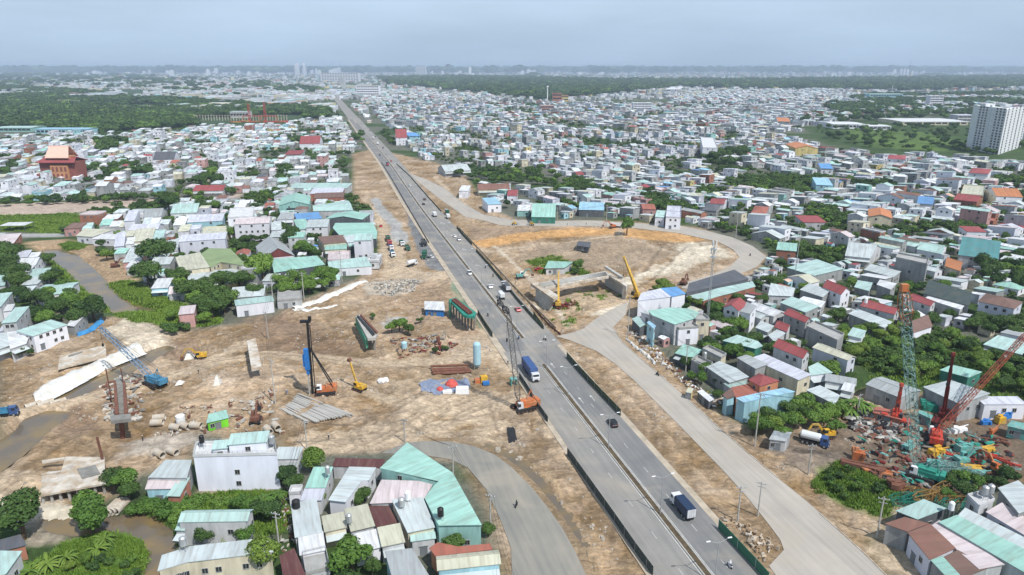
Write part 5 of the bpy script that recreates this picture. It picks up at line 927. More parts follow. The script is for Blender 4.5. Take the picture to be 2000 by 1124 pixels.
CROWN['banana']=fronds_mb(1,22,1.0,.10,.45,.8). mesh('fronds',L_LITE);CROWN['palm']=fronds_mb(2,26,1.0,.085,.6,.5). mesh('fronds',L_MID)
TREES=[]
def T(px,py,r,kind='d',label=None,hk=None,z=0):p=gp(px,py);TREES . append([p . x,p . y,r,kind,label,hk])
# big single ones near the camera: (foot in the photo, crown radius)
T(47,1052,6.0,'d','big dark round tree above the bottom left corner');T(172,1010,4.6,'m','tall mid green tree, upper one left of the pond');T(185,1040,4.6,'m','bushy mid green tree, lower one left of the pond');T(205,1062,3.2,'banana','clump of drooping bright fronds left of the pond');T(192,1082,3.2,'banana','second clump of drooping fronds over the green bank')
T(60,1128,3.8,'banana','banana clump in the bottom left corner');T(95,1112,3.8,'banana','banana clump beside the bright green bank');T(30,1124,3.4,'banana','banana clump next to the corner roof');T(130,1098,3.0,'banana')
T(240,962,3.6,'m','loose leafy tree left of the pale green roofed house');T(228,948,3.0,'d');T(255,978,2.8,'d');T(610,925,3.9,'l','bright green round tree by the grey awning');T(560,948,3.2,'d','dark tree in the shade right of the white villa');T(575,960,2.6,'d')
T(627,988,1.9,'l','small bright tree between turquoise and grey white roofs');T(515,1118,4.2,'l','bright green tree at the bottom edge beside the alley');T(690,1118,4.4,'m','round green tree below the white roofed house');T(665,1115,2.2,'d');T(705,985,2.6,'d','dark garden tree between the two long roofs');T(694,992,2.0,'d')
T(955,1048,1.8,'d','small dark tree beside the curved road');T(518,1000,3.4,'palm','palm behind the pale green roofed house by the pond');T(545,985,2.8,'palm');T(500,1012,3.0,'m');T(530,1018,3.2,'d');T(470,1000,2.6,'m');T(445,1052,2.8,'banana','banana plants in front of the grey walled house by the pond');T(480,1062,2.6,'m');T(400,1062,2.6,'d');T(360,1050,2.2,'d')
for a,b_,r in((300,995,3.0),(335,998,3.4),(365,990,3.0),(275,993,2.8),(352,1008,2.6),(390,985,2.4),(342,1018,1.8),(430,988,2.2),(310,985,3)):T(a,b_,r,'b')
T(1470,850,3.0,'m');T(185,628,6.2,'d','large dark round tree at the tip of the left hamlet');T(175,600,3,'d');T(150,640,4,'d');T(120,625,5,'d');T(140,610,5,'m');T(95,605,4.5,'d');T(75,598,4.6,'d');T(100,590,4.4,'m');T(60,600,3.6,'d');T(75,632,4.5,'d');T(95,640,4,'m');T(110,612,4,'d');T(160,618,4,'m');T(40,570,5,'d');T(30,555,6,'d');T(15,540,6,'d');T(22,510,6,'d');T(10,522,6,'d');T(48,590,4,'d');T(20,590,4,'d');T(130,600,4,'m');T(100,560,4.5,'d');T(125,572,4,'m');T(80,545,3.4,'d');T(110,552,4,'d');T(95,520,4,'d');T(85,508,3,'d');T(58,640,3,'m');T(55,695,2.4,'d');T(35,698,2.2,'d');T(5,500,5,'d');T(140,588,3.4,'d')
T(312,525,8.2,'d','biggest dark round tree in the middle left cluster');T(330,505,5,'d');T(290,560,6.5,'d','dark tree at the edge of the spoil bank');T(352,558,4.8,'d','round tree in front of the cream warehouse');T(386,562,3,'d');T(412,560,3,'d');T(438,566,5.2,'d','dark tree in front of the long pale lean-to');T(470,570,6,'d');T(495,560,5,'m');T(515,555,7.5,'m','tall loose tree left of the long turquoise canopy',1.1);T(518,540,5.5,'m',None,1.3);T(500,585,4,'d')
T(455,470,3.2,'m','narrow tree against the white villa',1.6);T(458,485,3.2,'m',None,1.4);T(480,482,4.2,'d','round dark tree in front of the white villa');T(475,498,4,'d');T(565,460,4,'d',None,1.5);T(575,478,4.6,'d','tall dark tree between villa and brownish roof',1.6);T(572,495,5,'d',None,1.5);T(590,500,5.4,'m');T(608,505,5,'m');T(620,510,3.8,'d');T(585,480,4,'d')
for i,(a,b_) in enumerate(((545,562),(560,566),(580,560),(600,562),(618,556),(635,550),(650,548),(562,580),(605,575),(630,568),(592,578),(645,560))):T(a,b_,3.6+(i%3)*.5,'m')
for a,b_,r in((370,588,5),(395,590,6),(420,600,6),(440,612,5.5),(400,615,5.5),(418,624,5),(440,596,5),(385,604,4.5),(360,570,4),(330,648,2.6),(352,646,2.2),(366,647,2.0),(400,636,3),(336,654,2.4),(455,600,4),(470,610,3),(338,628,3.0)):T(a,b_,r,'m' if r<5 else 'd')
T(200,500,3.6,'d');T(195,485,3.6,'m');T(210,510,4,'m');T(225,505,3,'d');T(150,452,4,'d');T(233,498,3,'d');T(130,458,4,'m');T(345,425,4,'d');T(330,418,7,'d','dark pointed tree among the back roofs, middle left',1.2);T(398,420,5,'d');T(420,415,5,'m');T(280,412,5,'d','dark round tree right of the tall white house');T(212,424,4,'d');T(390,398,5,'d');T(230,410,4,'d');T(540,430,4,'m');T(510,405,5,'m');T(525,398,5,'m');T(500,412,4,'d')
T(780,648,3.6,'m','dark bush on the dirt between the two long piers');T(765,650,2.8,'m');T(797,652,2.8,'d');T(820,632,1.6,'b');T(730,622,1.4,'b');T(700,640,1.6,'b');T(870,685,1.4,'b');T(850,690,1.4,'b')
T(1224,462,5.0,'m','lone leafy tree on the orange dirt inside the loop',1.5);T(1294,572,4.2,'l','round bright tree at the end of the pale sand');T(1284,578,3,'l');T(1308,576,3,'l');T(1130,530,3.4,'m','bush beside the site office container');T(1122,537,2.4,'m')
for a,b_,r,k in((1350,600,3,'l'),(1362,608,3.2,'l'),(1340,608,2.6,'m'),(1374,600,2.6,'m'),(1395,625,4.2,'m'),(1388,612,3.4,'d'),(1400,640,3.4,'d'),(1380,640,3,'d'),(1425,648,3.6,'m'),(1440,642,4.6,'m'),(1420,668,3.4,'m'),(1452,652,3.4,'m'),(1412,680,3,'d'),(1455,692,3,'d'),(1380,738,3.2,'m'),(1370,752,2.4,'m'),(1340,722,2.8,'d'),(1330,706,2.6,'m'),(1348,742,2,'m'),(1398,752,2,'m'),(1440,700,2.8,'d'),(1385,690,2.2,'d')):T(a,b_,r,k)
for a,b_,r,k in((1488,850,3.2,'m'),(1508,848,3,'l'),(1530,842,3,'m'),(1552,836,3,'m'),(1570,826,3,'d'),(1590,838,3,'m'),(1608,832,3,'m'),(1622,822,3,'m'),(1640,815,3,'m'),(1560,808,3.4,'m'),(1580,800,3,'m'),(1540,815,3,'d'),(1600,812,2.6,'m'),(1478,838,2.6,'m'),(1496,828,2.6,'d'),(1632,850,2.6,'m'),(1530,862,2.4,'m')):T(a,b_,r,k)
T(1672,806,5.0,'palm','dark spreading palm like tree behind the scrap heaps',.7);T(1650,800,4.2,'palm',None,.6);T(1692,808,4.0,'palm',None,.6);T(1660,812,3.6,'palm',None,.5)
rt=random . Random(31)
def scatter(poly,n,r0,r1,kinds,seed,hk=None,world=False):
 P=poly if world else wp(poly);r=random . Random(seed);xs=[p[0] for p in P];ys=[p[1] for p in P];L=[];tries=0
 while len(L)<n and tries<n*30:
  tries+=1;x=r . uniform(min(xs),max(xs));y=r . uniform(min(ys),max(ys))
  if not inpoly(np . array([x]),np . array([y]),P)[0]:continue
  rr=r . uniform(r0,r1)
  if any((x-a)**2+(y-b_)**2<(.75*(rr+c))**2 for a,b_,c in L[-400:]):continue
  if occ(x,y) in(3,4):continue
  L . append((x,y,rr));TREES . append([x,y,rr,r . choice(kinds),None,hk])
scatter([(1645,655),(1700,650),(1770,640),(1850,655),(1920,680),(2010,720),(2080,760),(2080,800),(1960,770),(1900,745),(1830,722),(1800,745),(1740,735),(1690,720),(1640,690)],140,1.7,3.3,'dmmll',1)
scatter([(1640,662),(1780,672),(1850,700),(1780,730),(1690,715)],90,1.8,2.8,['banana','banana','l'],2,.5)
scatter([(1840,950),(1960,930),(1980,950),(1900,968),(1850,990)],26,1.6,2.8,'md',3);scatter([(1590,940),(1650,905),(1700,935),(1740,965),(1700,985),(1640,975)],10,1.0,1.6,'mb',4)
scatter([(1860,640),(1990,650),(2040,680),(1940,660)],14,3,4.5,'d',5)
scatter([(1900,520),(2000,505),(2080,560),(2000,580),(1930,560)],26,3.5,5.5,'dm',6)
scatter([(890,345),(940,328),(1060,332),(1100,350),(1085,368),(1000,362),(930,360)],60,3,5.5,'dmm',7)
scatter([(1600,246),(1690,250),(1900,246),(2010,270),(2060,300),(1900,308),(1780,296),(1690,292),(1590,272)],190,2.5,7,'dmml',8)
scatter([(1570,240),(1640,232),(1700,222),(1850,212),(1950,210),(1950,228),(1880,234),(1740,236),(1650,242)],110,6,11,'d',9)
scatter([(130,1070),(200,1050),(280,1062),(290,1110),(270,1150),(130,1150)],16,1.0,1.6,['l','l','b'],10)
scatter([(690,272),(705,262),(712,274),(705,284)],8,4,6,'d',11);scatter([(745,262),(752,258),(772,285),(765,288)],14,3.5,5,'d',12)
scatter([(160,335),(250,322),(300,335),(290,345),(200,345)],40,4,6,'dm',13);scatter([(185,290),(215,280),(250,284),(240,298),(195,300)],14,7,10,'d',14);scatter([(480,390),(530,378),(560,385),(540,402)],10,4,5,'m',15)
scatter([(370,345),(420,338),(480,350),(450,362),(380,362)],24,4,6,'d',16);scatter([(540,340),(560,330),(575,350),(560,372),(545,370)],16,4,6,'d',17);scatter([(1370,320),(1410,300),(1460,300),(1480,322),(1400,330)],22,5,8,'d',18)
scatter([(0,395),(100,392),(300,388),(460,378),(460,384),(200,398),(0,404)],40,3,5,'dm',19);scatter([(0,300),(0,345),(30,350),(40,320)],12,4,6,'d',20)
for k,(x,y,r) in enumerate(TREESPOTS):
 if rt . random()<(.9 if y<900 else .7):TREES . append([x,y,r*(1 if y<500 else 1.15),rt . choice('ddddm'),None,None])
def tarea(t):
 px,py=proj(t[0],t[1],t[2]);d=math . hypot(t[0],t[1])
 return 0 if not(-20<px<2020 and py<1150) else(t[2]*F/d)**2*(9 if t[4] else 1)
TREES . sort(key=lambda t:-tarea(t));NT=[t for t in TREES if tarea(t)>0][:292];FT=TREES[len(NT):]
KW={'d':'dark green round tree','m':'mid green leafy tree','l':'bright green round tree','b':'low green bush','banana':'banana clump with broad fronds','palm':'dark palm with drooping fronds'}
uniq_labels([t for t in NT if not t[4]],lambda t:proj(t[0],t[1],t[2]),lambda t:('small ' if t[2]<2.6 else 'large ' if t[2]>4.6 else '')+KW[t[3]],lambda t,l:t . __setitem__(4,l),LAND+[('the small yellow hut',(1347,762)),('the white villa',(455,900)),('the site office',(1090,525)),('the light blue warehouse wall',(1540,800)),('the long turquoise canopy',(585,520)),('the cream warehouse',(370,520)),('the long white walled house',(90,660)),('the palm like tree',(1672,790)),('the bare corner by the service road',(1500,860)),('the teal box shed',(1875,730)),('the right edge shed',(1960,680)),('the two-storey grey house',(30,620)),('the alley',(540,1010)),('the corner roof',(20,1100))])
for i,t in enumerate(NT):
 x,y,r,k,lab,hk=t;z=ground_z(x,y);rr=random . Random(i);nm={'b':'bush','banana':'banana_plant','palm':'palm_tree'}. get(k,'tree')
 root=thing(nm,lab,{'b':'bush','banana':'banana plant','palm':'palm tree'}. get(k,'tree'),(x,y,z),rr . uniform(0,6.28),{'b':'bushes','banana':'banana plants','palm':'palms'}. get(k,'trees among the houses'))
 if k in('banana','palm'):
  th=r*(hk or(.35 if k=='banana' else 1.1));o=link('trunk',TRUNKS[i%4],root);o . scale=(r*.5,r*.5,th)
  o=link('fronds',CROWN[k],root,(0,0,th));o . scale=(r,r,r*(1.1 if k=='banana' else .9))
 elif k=='b':
  o=link('foliage',CROWN['b%d'%(i%3)],root,(0,0,r*.25));o . scale=(r,r,r*.9)
 else:
  hk=hk or 1.0;cr=CROWN[k+str(i%{'d':7,'m':4,'l':3}[k])];ch=r*.85*hk;o=link('crown',cr,root,(0,0,r*.35+ch));o . scale=(r*rr . uniform(1.0,1.12),r*rr . uniform(1.0,1.12),ch*1.05)
  o=link('trunk',TRUNKS[i%4],root);o . scale=(r,r,r*.35+ch*.9)
# all further trees as one mass of instances
src=bpy . data . collections . new('crown_sources')
for i in range(4):o=bpy . data . objects . new('crown_source',crown_mb(500+i,cards=420,lobes=8,size=.19). mesh('crown',L_DARK));o . location=(0,0,0);src . objects . link(o)
for i in range(1):o=bpy . data . objects . new('crown_source',crown_mb(550+i,cards=380,lobes=7,size=.2). mesh('crown',L_MID));src . objects . link(o)
def instancer(name,pts,scales,zs,label,coll,kind='stuff',flatz=.85):
 me=bpy . data . meshes . new(name);me . from_pydata([(p[0],p[1],z) for p,z in zip(pts,zs)],[],[]);a=me . attributes . new('sc','FLOAT','POINT');a . data . foreach_set('value',scales)
 o=link(name,me);ng=bpy . data . node_groups . new(name,'GeometryNodeTree');ng . interface . new_socket('Geometry',in_out='INPUT',socket_type='NodeSocketGeometry');ng . interface . new_socket('Geometry',in_out='OUTPUT',socket_type='NodeSocketGeometry')
 gi=N(ng,'NodeGroupInput');go=N(ng,'NodeGroupOutput');ci=N(ng,'GeometryNodeCollectionInfo');ci . inputs['Collection']. default_value=coll;ci . inputs['Separate Children']. default_value=True;ci . inputs['Reset Children']. default_value=True
 ip=N(ng,'GeometryNodeInstanceOnPoints');ip . inputs['Pick Instance']. default_value=True;rv=N(ng,'FunctionNodeRandomValue',data_type='FLOAT_VECTOR');rv . inputs[0]. default_value=(-.1,-.1,0);rv . inputs[1]. default_value=(.1,.1,6.283)
 na=N(ng,'GeometryNodeInputNamedAttribute',data_type='FLOAT');na . inputs['Name']. default_value='sc';cx=N(ng,'ShaderNodeCombineXYZ');mz=N(ng,'ShaderNodeMath',operation='MULTIPLY');mz . inputs[1]. default_value=flatz
 ng . links . new(na . outputs['Attribute'],cx . inputs[0]);ng . links . new(na . outputs['Attribute'],cx . inputs[1]);ng . links . new(na . outputs['Attribute'],mz . inputs[0]);ng . links . new(mz . outputs[0],cx . inputs[2])
 ng . links . new(gi . outputs[0],ip . inputs['Points']);ng . links . new(ci . outputs[0],ip . inputs['Instance']);ng . links . new(rv . outputs[0],ip . inputs['Rotation']);ng . links . new(cx . outputs[0],ip . inputs['Scale']);ng . links . new(ip . outputs[0],go . inputs[0])
 md=o . modifiers . new('scatter','NODES');md . node_group=ng;return tag(o,label,None,None,kind)
pts=[(t[0],t[1]) for t in FT];scs=[t[2]*1.05 for t in FT]
instancer('distant_trees',pts,scs,[s*.9 for s in scs],'dark trees scattered between the farther houses',src)
wpts=[];wr=np . random . RandomState(8)
def wood(P,n,r0,r1,thin=.0,seed=0):
 P=wp(P);xs=[p[0] for p in P];ys=[p[1] for p in P];lo,hi=max(150,min(ys)),max(ys);Y=np . exp(wr . uniform(math . log(lo),math . log(hi),n*6));X=wr . uniform(min(xs),max(xs),n*6)
 m=inpoly(X,Y,P)&(abs(X)<Y*.8+60)&(fbm(X,Y,240,3,50+seed)>thin);X,Y=X[m][:n],Y[m][:n]
 for x,y in zip(X,Y):wpts . append((x,y,wr . uniform(r0,r1)*(1+min(2.2,y/5000)),0))
wood([(-400,262),(-400,180),(0,170),(110,176),(300,192),(450,203),(560,212),(640,207),(640,230),(540,243),(380,248),(200,260),(0,248)],6800,4,11,.42)
wood([(-400,178),(-400,146),(0,146),(120,145),(300,149),(500,160),(640,176),(560,204),(450,188),(300,174),(100,170)],2600,7,14,.55,2)
wood([(740,154),(900,151),(1200,158),(1500,158),(2000,151),(2300,150),(2300,185),(2000,172),(1750,178),(1500,174),(1330,170),(1180,186),(1060,196),(900,178),(760,165)],9500,6,15,.26,3)
wood([(1600,205),(1700,188),(2000,184),(2300,200),(2300,215),(1950,208),(1750,215),(1650,230)],1500,7,11,.5,4)
wood([(-400,144),(-400,137),(2500,137),(2500,144)],3500,25,45,.45,5)
instancer('forest',[(a,b_) for a,b_,c,d in wpts],[c for a,b_,c,d in wpts],[c*.5 for a,b_,c,d in wpts],'dark forest belts beyond the town',src,flatz=.7)
# houses in clearings of the far left wood are among the distant houses
# tufts and weeds on the banks and fields near the camera
gsrc=bpy . data . collections . new('tuft_sources')
for i in range(3):
 r=random . Random(i+60);mb=MB()
 for k in range(60):
  p=Vector((r . gauss(0,.5),r . gauss(0,.5),0));d=Vector((r . uniform(-.5,.5),r . uniform(-.5,.5),r . uniform(.4,1)));w=Vector((-d . y,d . x,0)). normalized()*r . uniform(.08,.16);mb . face([p-w,p+w,p+d*r . uniform(.5,1)])
 gsrc . objects . link(bpy . data . objects . new('tuft_source',mb . mesh('tuft',L_GRASS)))
gp_,gs_,gz_=[],[],[]
for k,n in(('field_b',2400),('grass_l',900),('bank_g',900),('grass_m',700),('isle',200),('bank_y',300),('bank_g2',500),('green_b',500),('weeds1',350),('vegb',700),('town_bush',900),('isle_dirt',40)):
 P=ZD[k] if k in ZD else None;xs=[p[0] for p in P];ys=[p[1] for p in P];c=0
 X=wr . uniform(min(xs),max(xs),n*8);Y=wr . uniform(min(ys),max(ys),n*8);m=inpoly(X,Y,P)
 for x,y in list(zip(X[m],Y[m]))[:n]:
  if occ(x,y)==2:continue
  gp_ . append((x,y));gs_ . append(float(wr . uniform(.5,1.3)*(1 if y<200 else 1.4)));gz_ . append(ground_z(x,y)-.05)
instancer('grass',gp_,gs_,gz_,'rank green grass on canal banks and vacant plots',gsrc,flatz=1)
rsrc=bpy . data . collections . new('clod_sources')
for i in range(3):
 r=random . Random(i+80);mb=MB();mb . box((0,0,0),(1,.8,.5),r . uniform(0,3),0,.6);mb . box((.5,.4,-.05),(.5,.6,.4),r . uniform(0,3),0,.6);rsrc . objects . link(bpy . data . objects . new('clod_source',mb . mesh('clod',M_RUBBLE)))
P=SITE;X=wr . uniform(-190,120,30000);Y=wr . uniform(118,420,30000);m=inpoly(X,Y,P)&(fbm(X,Y,16,3,91)>.54);rp=[]
for x,y in zip(X[m][:5200],Y[m][:5200]):
 if occ(x,y)!=2 and abs(roadpos(x,y)[1])>14:rp . append((x,y))
instancer('rubble',rp,[float(wr . gamma(1.4,.22)+.12) for _ in rp],[ground_z(*q)+.02 for q in rp],'stones and clods scattered over the bare dirt',rsrc,flatz=1)
print('trees',len(NT),len(FT),'wood',len(wpts),'rubble',len(rp))
# ---------------------------------------------------------------- the building site
def B(px,py,dz=0.0):
 p=gp(px,py);z=ground_z(p . x,p . y)
 if abs(z)>.3:p=gp(px,py,z);z=ground_z(p . x,p . y)
 return Vector((p . x,p . y,z+dz))
def rot(v,a):c,s=math . cos(a),math . sin(a);return Vector((v[0]*c-v[1]*s,v[0]*s+v[1]*c,v[2] if len(v)>2 else 0))
def px_dir(a,b):p,q=gp(*a),gp(*b);return math . atan2(q . y-p . y,q . x-p . x)
def track_mb(L=4.2,w=.7,h=.9):
 mb=MB();pr=[(-L/2,h*.5),(-L/2+.12,h*.85),(-L/2+.45,h),(L/2-.45,h),(L/2-.12,h*.85),(L/2,h*.5),(L/2-.12,h*.15),(L/2-.45,0),(-L/2+.45,0),(-L/2+.12,h*.15)]
 mb . sidebox(pr,w,0)
 for i in range(5):mb . lathe([(.26,-w/2-.05),(.26,w/2+.05)],8,1,'y',(-L/2+.6+i*(L-1.2)/4,0,.38))
 return mb
TRK=track_mb(). mesh('track',[M_TYRE,M_RUST]);TRKB=track_mb(6.5,.95,1.2). mesh('track',[M_TYRE,M_RUST])
def wheel_mesh(r=.5,w=.3,rim=None):
 mb=MB();mb . lathe([(r*.75,-w/2),(r,-w*.35),(r,w*.35),(r*.75,w/2)],14,0,'y');mb . lathe([(r*.55,-w/2-.02),(r*.55,w/2+.02)],10,1,'y');return mb . mesh('wheel',[M_TYRE,rim or M_STEEL])
WH=wheel_mesh();WHB=wheel_mesh(.85,.5)
def stays(mb,a,b,sp,r=.04,m=0):
 for s in(-1,1):mb . beam(Vector(a)+Vector((0,0,0))+sp*s,Vector(b)+sp*s*.6,r,4,m)
def crawler(label,base,head,tip,body,boom,bw=1.3,lattice=True,cab=None,name='crawler_crane',cat='crane',boom2=None,r=.09,extra=None,topc=None,cwcol=None):
 root=thing(name,label,cat,base[:],0);t=Vector(tip)-Vector(base);H_=math . atan2(t . y,t . x) if head is None else head
 for s in(-1,1):o=link('track',TRKB,root,rot((0,s*2.1,0),H_)[:],H_)
 b=MB();b . box((-1.2,0,1.95),(6.2,3.0,1.3));b . box((-1.0,.2,2.9),(4.2,2.2,.8));b . box((-.2,0,1.2),(3,3.4,.4));b . beam((-3.4,.9,3.2),(-3.4,.9,4.2),.12,6);obj('body',b,body,root,(0,0,0),H_)
 c=MB();c . box((1.6,1.3,2.3),(1.7,1.2,1.9),0,0,.88);c . box((2.1,1.3,2.55),(.9,1.26,1.0),0,1,.9);obj('cab',c,[cab or body,M_GLASS],root,(0,0,0),H_)
 w=MB();w . box((-4.6,0,2.1),(1.1,3.2,1.7));obj('counterweight',w,cwcol or body,root,(0,0,0),H_)
 foot=rot((1.4,-.2,2.0),H_);m=MB()
 if lattice:m . lattice(foot,t,bw,bw*.8,None,r,0)
 else:
  d=(t-foot);L=d . length
  for k,(a,e,ww) in enumerate(((0,.45,.55),(.42,.75,.46),(.72,1.0,.38))):m . beam(foot+d*a,foot+d*e,ww*bw,4,0)
 if topc is not None:
  k=foot+(t-foot)*.82;m2=MB();m2 . lattice(k,t+(t-foot). normalized()*.5,bw*1.25,bw,None,r*1.25,0);m2 . box((t . x,t . y,t . z),(1.5,1.2,1.6));obj('boom_head',m2,topc,root)
 obj('boom',m,boom,root)
 g=MB();mast=rot((-2.6,0,6.2),H_);g . beam(rot((-.6,-.7,2.6),H_),mast,.12,4);g . beam(rot((-.6,.7,2.6),H_),mast,.12,4);g . beam(rot((-3.6,0,2.6),H_),mast,.1,4);obj('gantry',g,body,root)
 q=MB();sp=rot((0,.5,0),H_);stays(q,mast,t,sp);hk=t+Vector((0,0,-min(8,t . z*.35)));tt=t+rot((.5,0,0),H_);q . beam(tt,Vector((tt . x,tt . y,hk . z)),.045,4);q . box((tt . x,tt . y,hk . z-.4),(.5,.5,1.0));obj('rigging',q,M_BLACK,root)
 return root
def telecrane(label,base,head,tip,body,carrier,name='mobile_crane',L=11.0,cabc=None,bwid=.8):
 root=thing(name,label,'crane',base[:],0);t=Vector(tip)-Vector(base);ch=MB();ch . box((0,0,1.15),(L,2.4,.55));ch . box((L/2-.9,.2,1.75),(1.7,1.9,1.2),0,0,.9);ch . box((L/2-.5,.2,1.95),(1.1,1.96,.6),0,1)
 obj('carrier',ch,[carrier,M_GLASS],root,(0,0,0),head)
 for x in(-.38,-.24,.18,.34):
  for s in(-1,1):link('wheel',WH,root,rot((x*L,s*1.15,.52),head)[:],head)
 o=MB()
 for x in(-L*.42,L*.12):
  o . beam((x,-3.0,.9),(x,3.0,.9),.16,4)
  for s in(-1,1):o . beam((x,s*3.0,.05),(x,s*3.0,1.1),.12,6);o . box((x,s*3,.06),(.6,.6,.12))
 obj('outrigger',o,carrier,root,(0,0,0),head)
 Hb=math . atan2(t . y,t . x);b=MB();b . box((-.8,0,2.1),(4.0,2.2,1.2));b . box((-2.4,0,2.4),(1.1,2.4,1.3));b . box((.5,1.2,2.5),(1.6,.95,1.6),0,1,.9);obj('slewing_body',b,[body,cabc or M_GLASS],root,(0,0,0),Hb)
 f=rot((-1.2,-.1,2.9),Hb);d=t-f;m=MB()
 for a,e,w in((0,.42,.5),(.4,.74,.41),(.72,1.0,.33)):m . beam(f+d*a,f+d*e,w*bwid,4)
 m . beam(rot((1.2,-.1,2.2),Hb),f+d*.3,.18,6);m . box(t[:],(.9,.8,.9));obj('boom',m,body,root)
 q=MB();q . beam(t,t-Vector((0,0,min(9,t . z*.5))),.04,4);q . box((t . x,t . y,t . z-min(9,t . z*.5)),(.45,.45,.9));obj('hook',q,M_BLACK,root);return root
def excavator(label,base,head,col,reach=1.0,up=False,name='excavator',cab=None,dark=None):
 root=thing(name,label,'excavator',base[:],head)
 for s in(-1,1):link('track',TRK,root,(0,s*1.15,0))
 b=MB();b . box((-.6,0,1.45),(3.2,2.5,.9));b . box((-1.7,0,1.75),(1.2,2.5,.9),0,0,.92);b . box((-.4,-.6,2.0),(1.6,1.1,.4));obj('body',b,col,root)
 c=MB();c . box((.5,.75,2.2),(1.5,.95,1.7),0,0,.9);c . box((.75,.75,2.35),(1.15,1.0,.9),0,1,.92);obj('cab',c,[cab or col,M_GLASS],root)
 a=[(.8,-.1,1.6),(2.6,-.1,4.2),(4.6,-.1,4.4),(6.2,-.1,1.6)] if not up else[(.8,-.1,1.6),(2.0,-.1,5.0),(2.9,-.1,8.0),(3.6,-.1,10.2)]
 m=MB();m . beam(a[0],a[1],.34,4,0,.4);m . beam(a[1],a[2],.4,4,0,.28);m . beam((1.6,-.1,1.5),Vector(a[0]). lerp(Vector(a[1]),.6),.1,6,1);obj('boom',m,[col,M_STEEL],root)
 s_=MB();s_ . beam(a[2],a[3],.28,4,0,.2);obj('stick',s_,col,root)
 k=MB();e=Vector(a[3]);k . sidebox([(e . x-.5,e . z),(e . x+.3,e . z+.2),(e . x+.6,e . z-.5),(e . x+.1,e . z-1.0),(e . x-.7,e . z-.7)],1.1,0,e . y);obj('bucket',k,dark or M_RUST,root);return root
# piling rig, black mast and blue hammer
base=B(636,768);top=gp(600,628,hgt(612,772,628))-base;foot=B(611,770)-base;root=thing('piling_rig','piling rig with tall black mast, blue hammer and orange base','piling rig',base[:])
Hh=math . atan2(foot . y,foot . x);[link('track',TRKB,root,rot((0,s*2.0,0),Hh)[:],Hh) for s in(-1,1)]
b=MB();b . box((-.4,0,1.9),(6.0,3.0,1.2));b . box((-1.6,.3,2.9),(2.6,2.2,1.0));b . box((-3.2,0,2.3),(1.0,3.2,1.6));b . beam((1,-1.4,1.2),(3.6,-1.4,.3),.2,4);b . beam((1,1.4,1.2),(3.6,1.4,.3),.2,4);obj('body',b,M_ORANGE,root,(0,0,0),Hh)
c=MB();c . box((1.7,1.1,3.0),(1.6,1.3,1.6),0,0,.9);c . box((2.0,1.1,3.1),(1.1,1.36,.8),0,1,.9);obj('cab',c,[M_WHITE,M_GLASS],root,(0,0,0),Hh)
m=MB();m . beam(foot+Vector((0,0,.2)),top,.42,6);m . beam(foot+Vector((.9,0,.2)),top . lerp(foot,.05)+Vector((.7,0,0)),.16,6);m . box((top . x-.6,top . y,top . z),(3.2,1.0,.8));m . box((top . x+.8,top . y,top . z+.9),(.9,.8,1.4));obj('mast',m,M_BLACK,root)
m=MB();p=foot . lerp(top,.50);m . box((p . x-.9,p . y-.2,p . z-.2),(1.5,1.4,7.0));m . box((p . x-1.9,p . y,p . z-.8),(.7,1.0,4.0));m . box((p . x-.9,p . y-.2,p . z-4.2),(.9,.9,2.2));obj('hammer',m,M_BLUE,root)
m=MB();bk=rot((-3.0,0,1.6),Hh);sd_=rot((0,1.3,0),Hh)
for s in(-1,1):m . beam(foot . lerp(top,.66)+sd_*.25*s,bk+sd_*s,.22,6)
obj('back_stay',m,M_BLACK,root);m=MB();m . beam(foot+Vector((-.9,-.3,0)),foot . lerp(top,.4)+Vector((-.9,-.3,0)),.3,4);obj('pile',m,M_CONC,root)
excavator('yellow excavator with raised boom right of the piling rig',B(702,762),math . radians(150),M_YELLOW,up=True)
crawler('blue crawler crane with long lattice boom across the white sheeting',B(303,752),math . radians(150),gp(196,640,17),M_LBLUE,M_STEELB,1.5,r=.12)
base=B(1022,800);tip=gp(993,612,hgt(1015,800,612));root=crawler('orange crawler crane beside the road, grey lattice boom standing steeply',base,math . radians(205),tip,M_ORANGE,pmat('weathered_grey',(.16,.15,.14),.7,0,.3,1),1.6,cab=M_CAB,r=.12)
m=MB();t_=tip-base;e_=gp(972,586,tip . z+3)-base;m . lattice(t_,t_+(e_-t_)*.5,1.2,1.0,None,.16);m . lattice(t_+(e_-t_)*.5,e_,1.0,.7,None,.14);m . beam(e_,e_+Vector((0,0,-2)),.2,4);obj('jib',m,M_BLACK,root)
sgn=MB();sgn . box((0,0,2.2),(2.2,2.2,.3));sgn . box((-.9,0,1.1),(.3,1.8,2.2));sgn . box((.9,0,1.1),(.3,1.8,2.2));tag(obj('guard_hut',sgn,M_TEAL,None,B(1003,752)[:],.3),'small turquoise shelter at the road edge beside the orange crane','shelter')
cr2=crawler('giant crawler crane with teal lattice boom and orange head in the machinery yard',B(1798,935),math . radians(140),gp(1766,562,53),M_DTEAL,pmat('pale_teal_steel',(.24,.40,.38),.6,0,.3,1),2.0,topc=M_ORANGE,r=.085,cab=M_WHITE)
crawler('red crawler crane with long red lattice boom leaning to the right edge',B(1826,862),math . radians(60),gp(2012,645,24),M_RED,pmat('rust_red_paint',(.34,.09,.05),.7,0,.3,1),1.5,cab=M_WHITE,r=.11)
telecrane('bright red mobile crane with raised boom at the back of the yard',B(1748,826),math . radians(150),gp(1761,752,14),M_RED,M_RED,L=8,bwid=1.3)
telecrane('maroon mobile crane with tall dark telescopic boom',B(1840,822),math . radians(30),gp(1862,692,25),M_MAROON,M_MAROON,bwid=1.5)
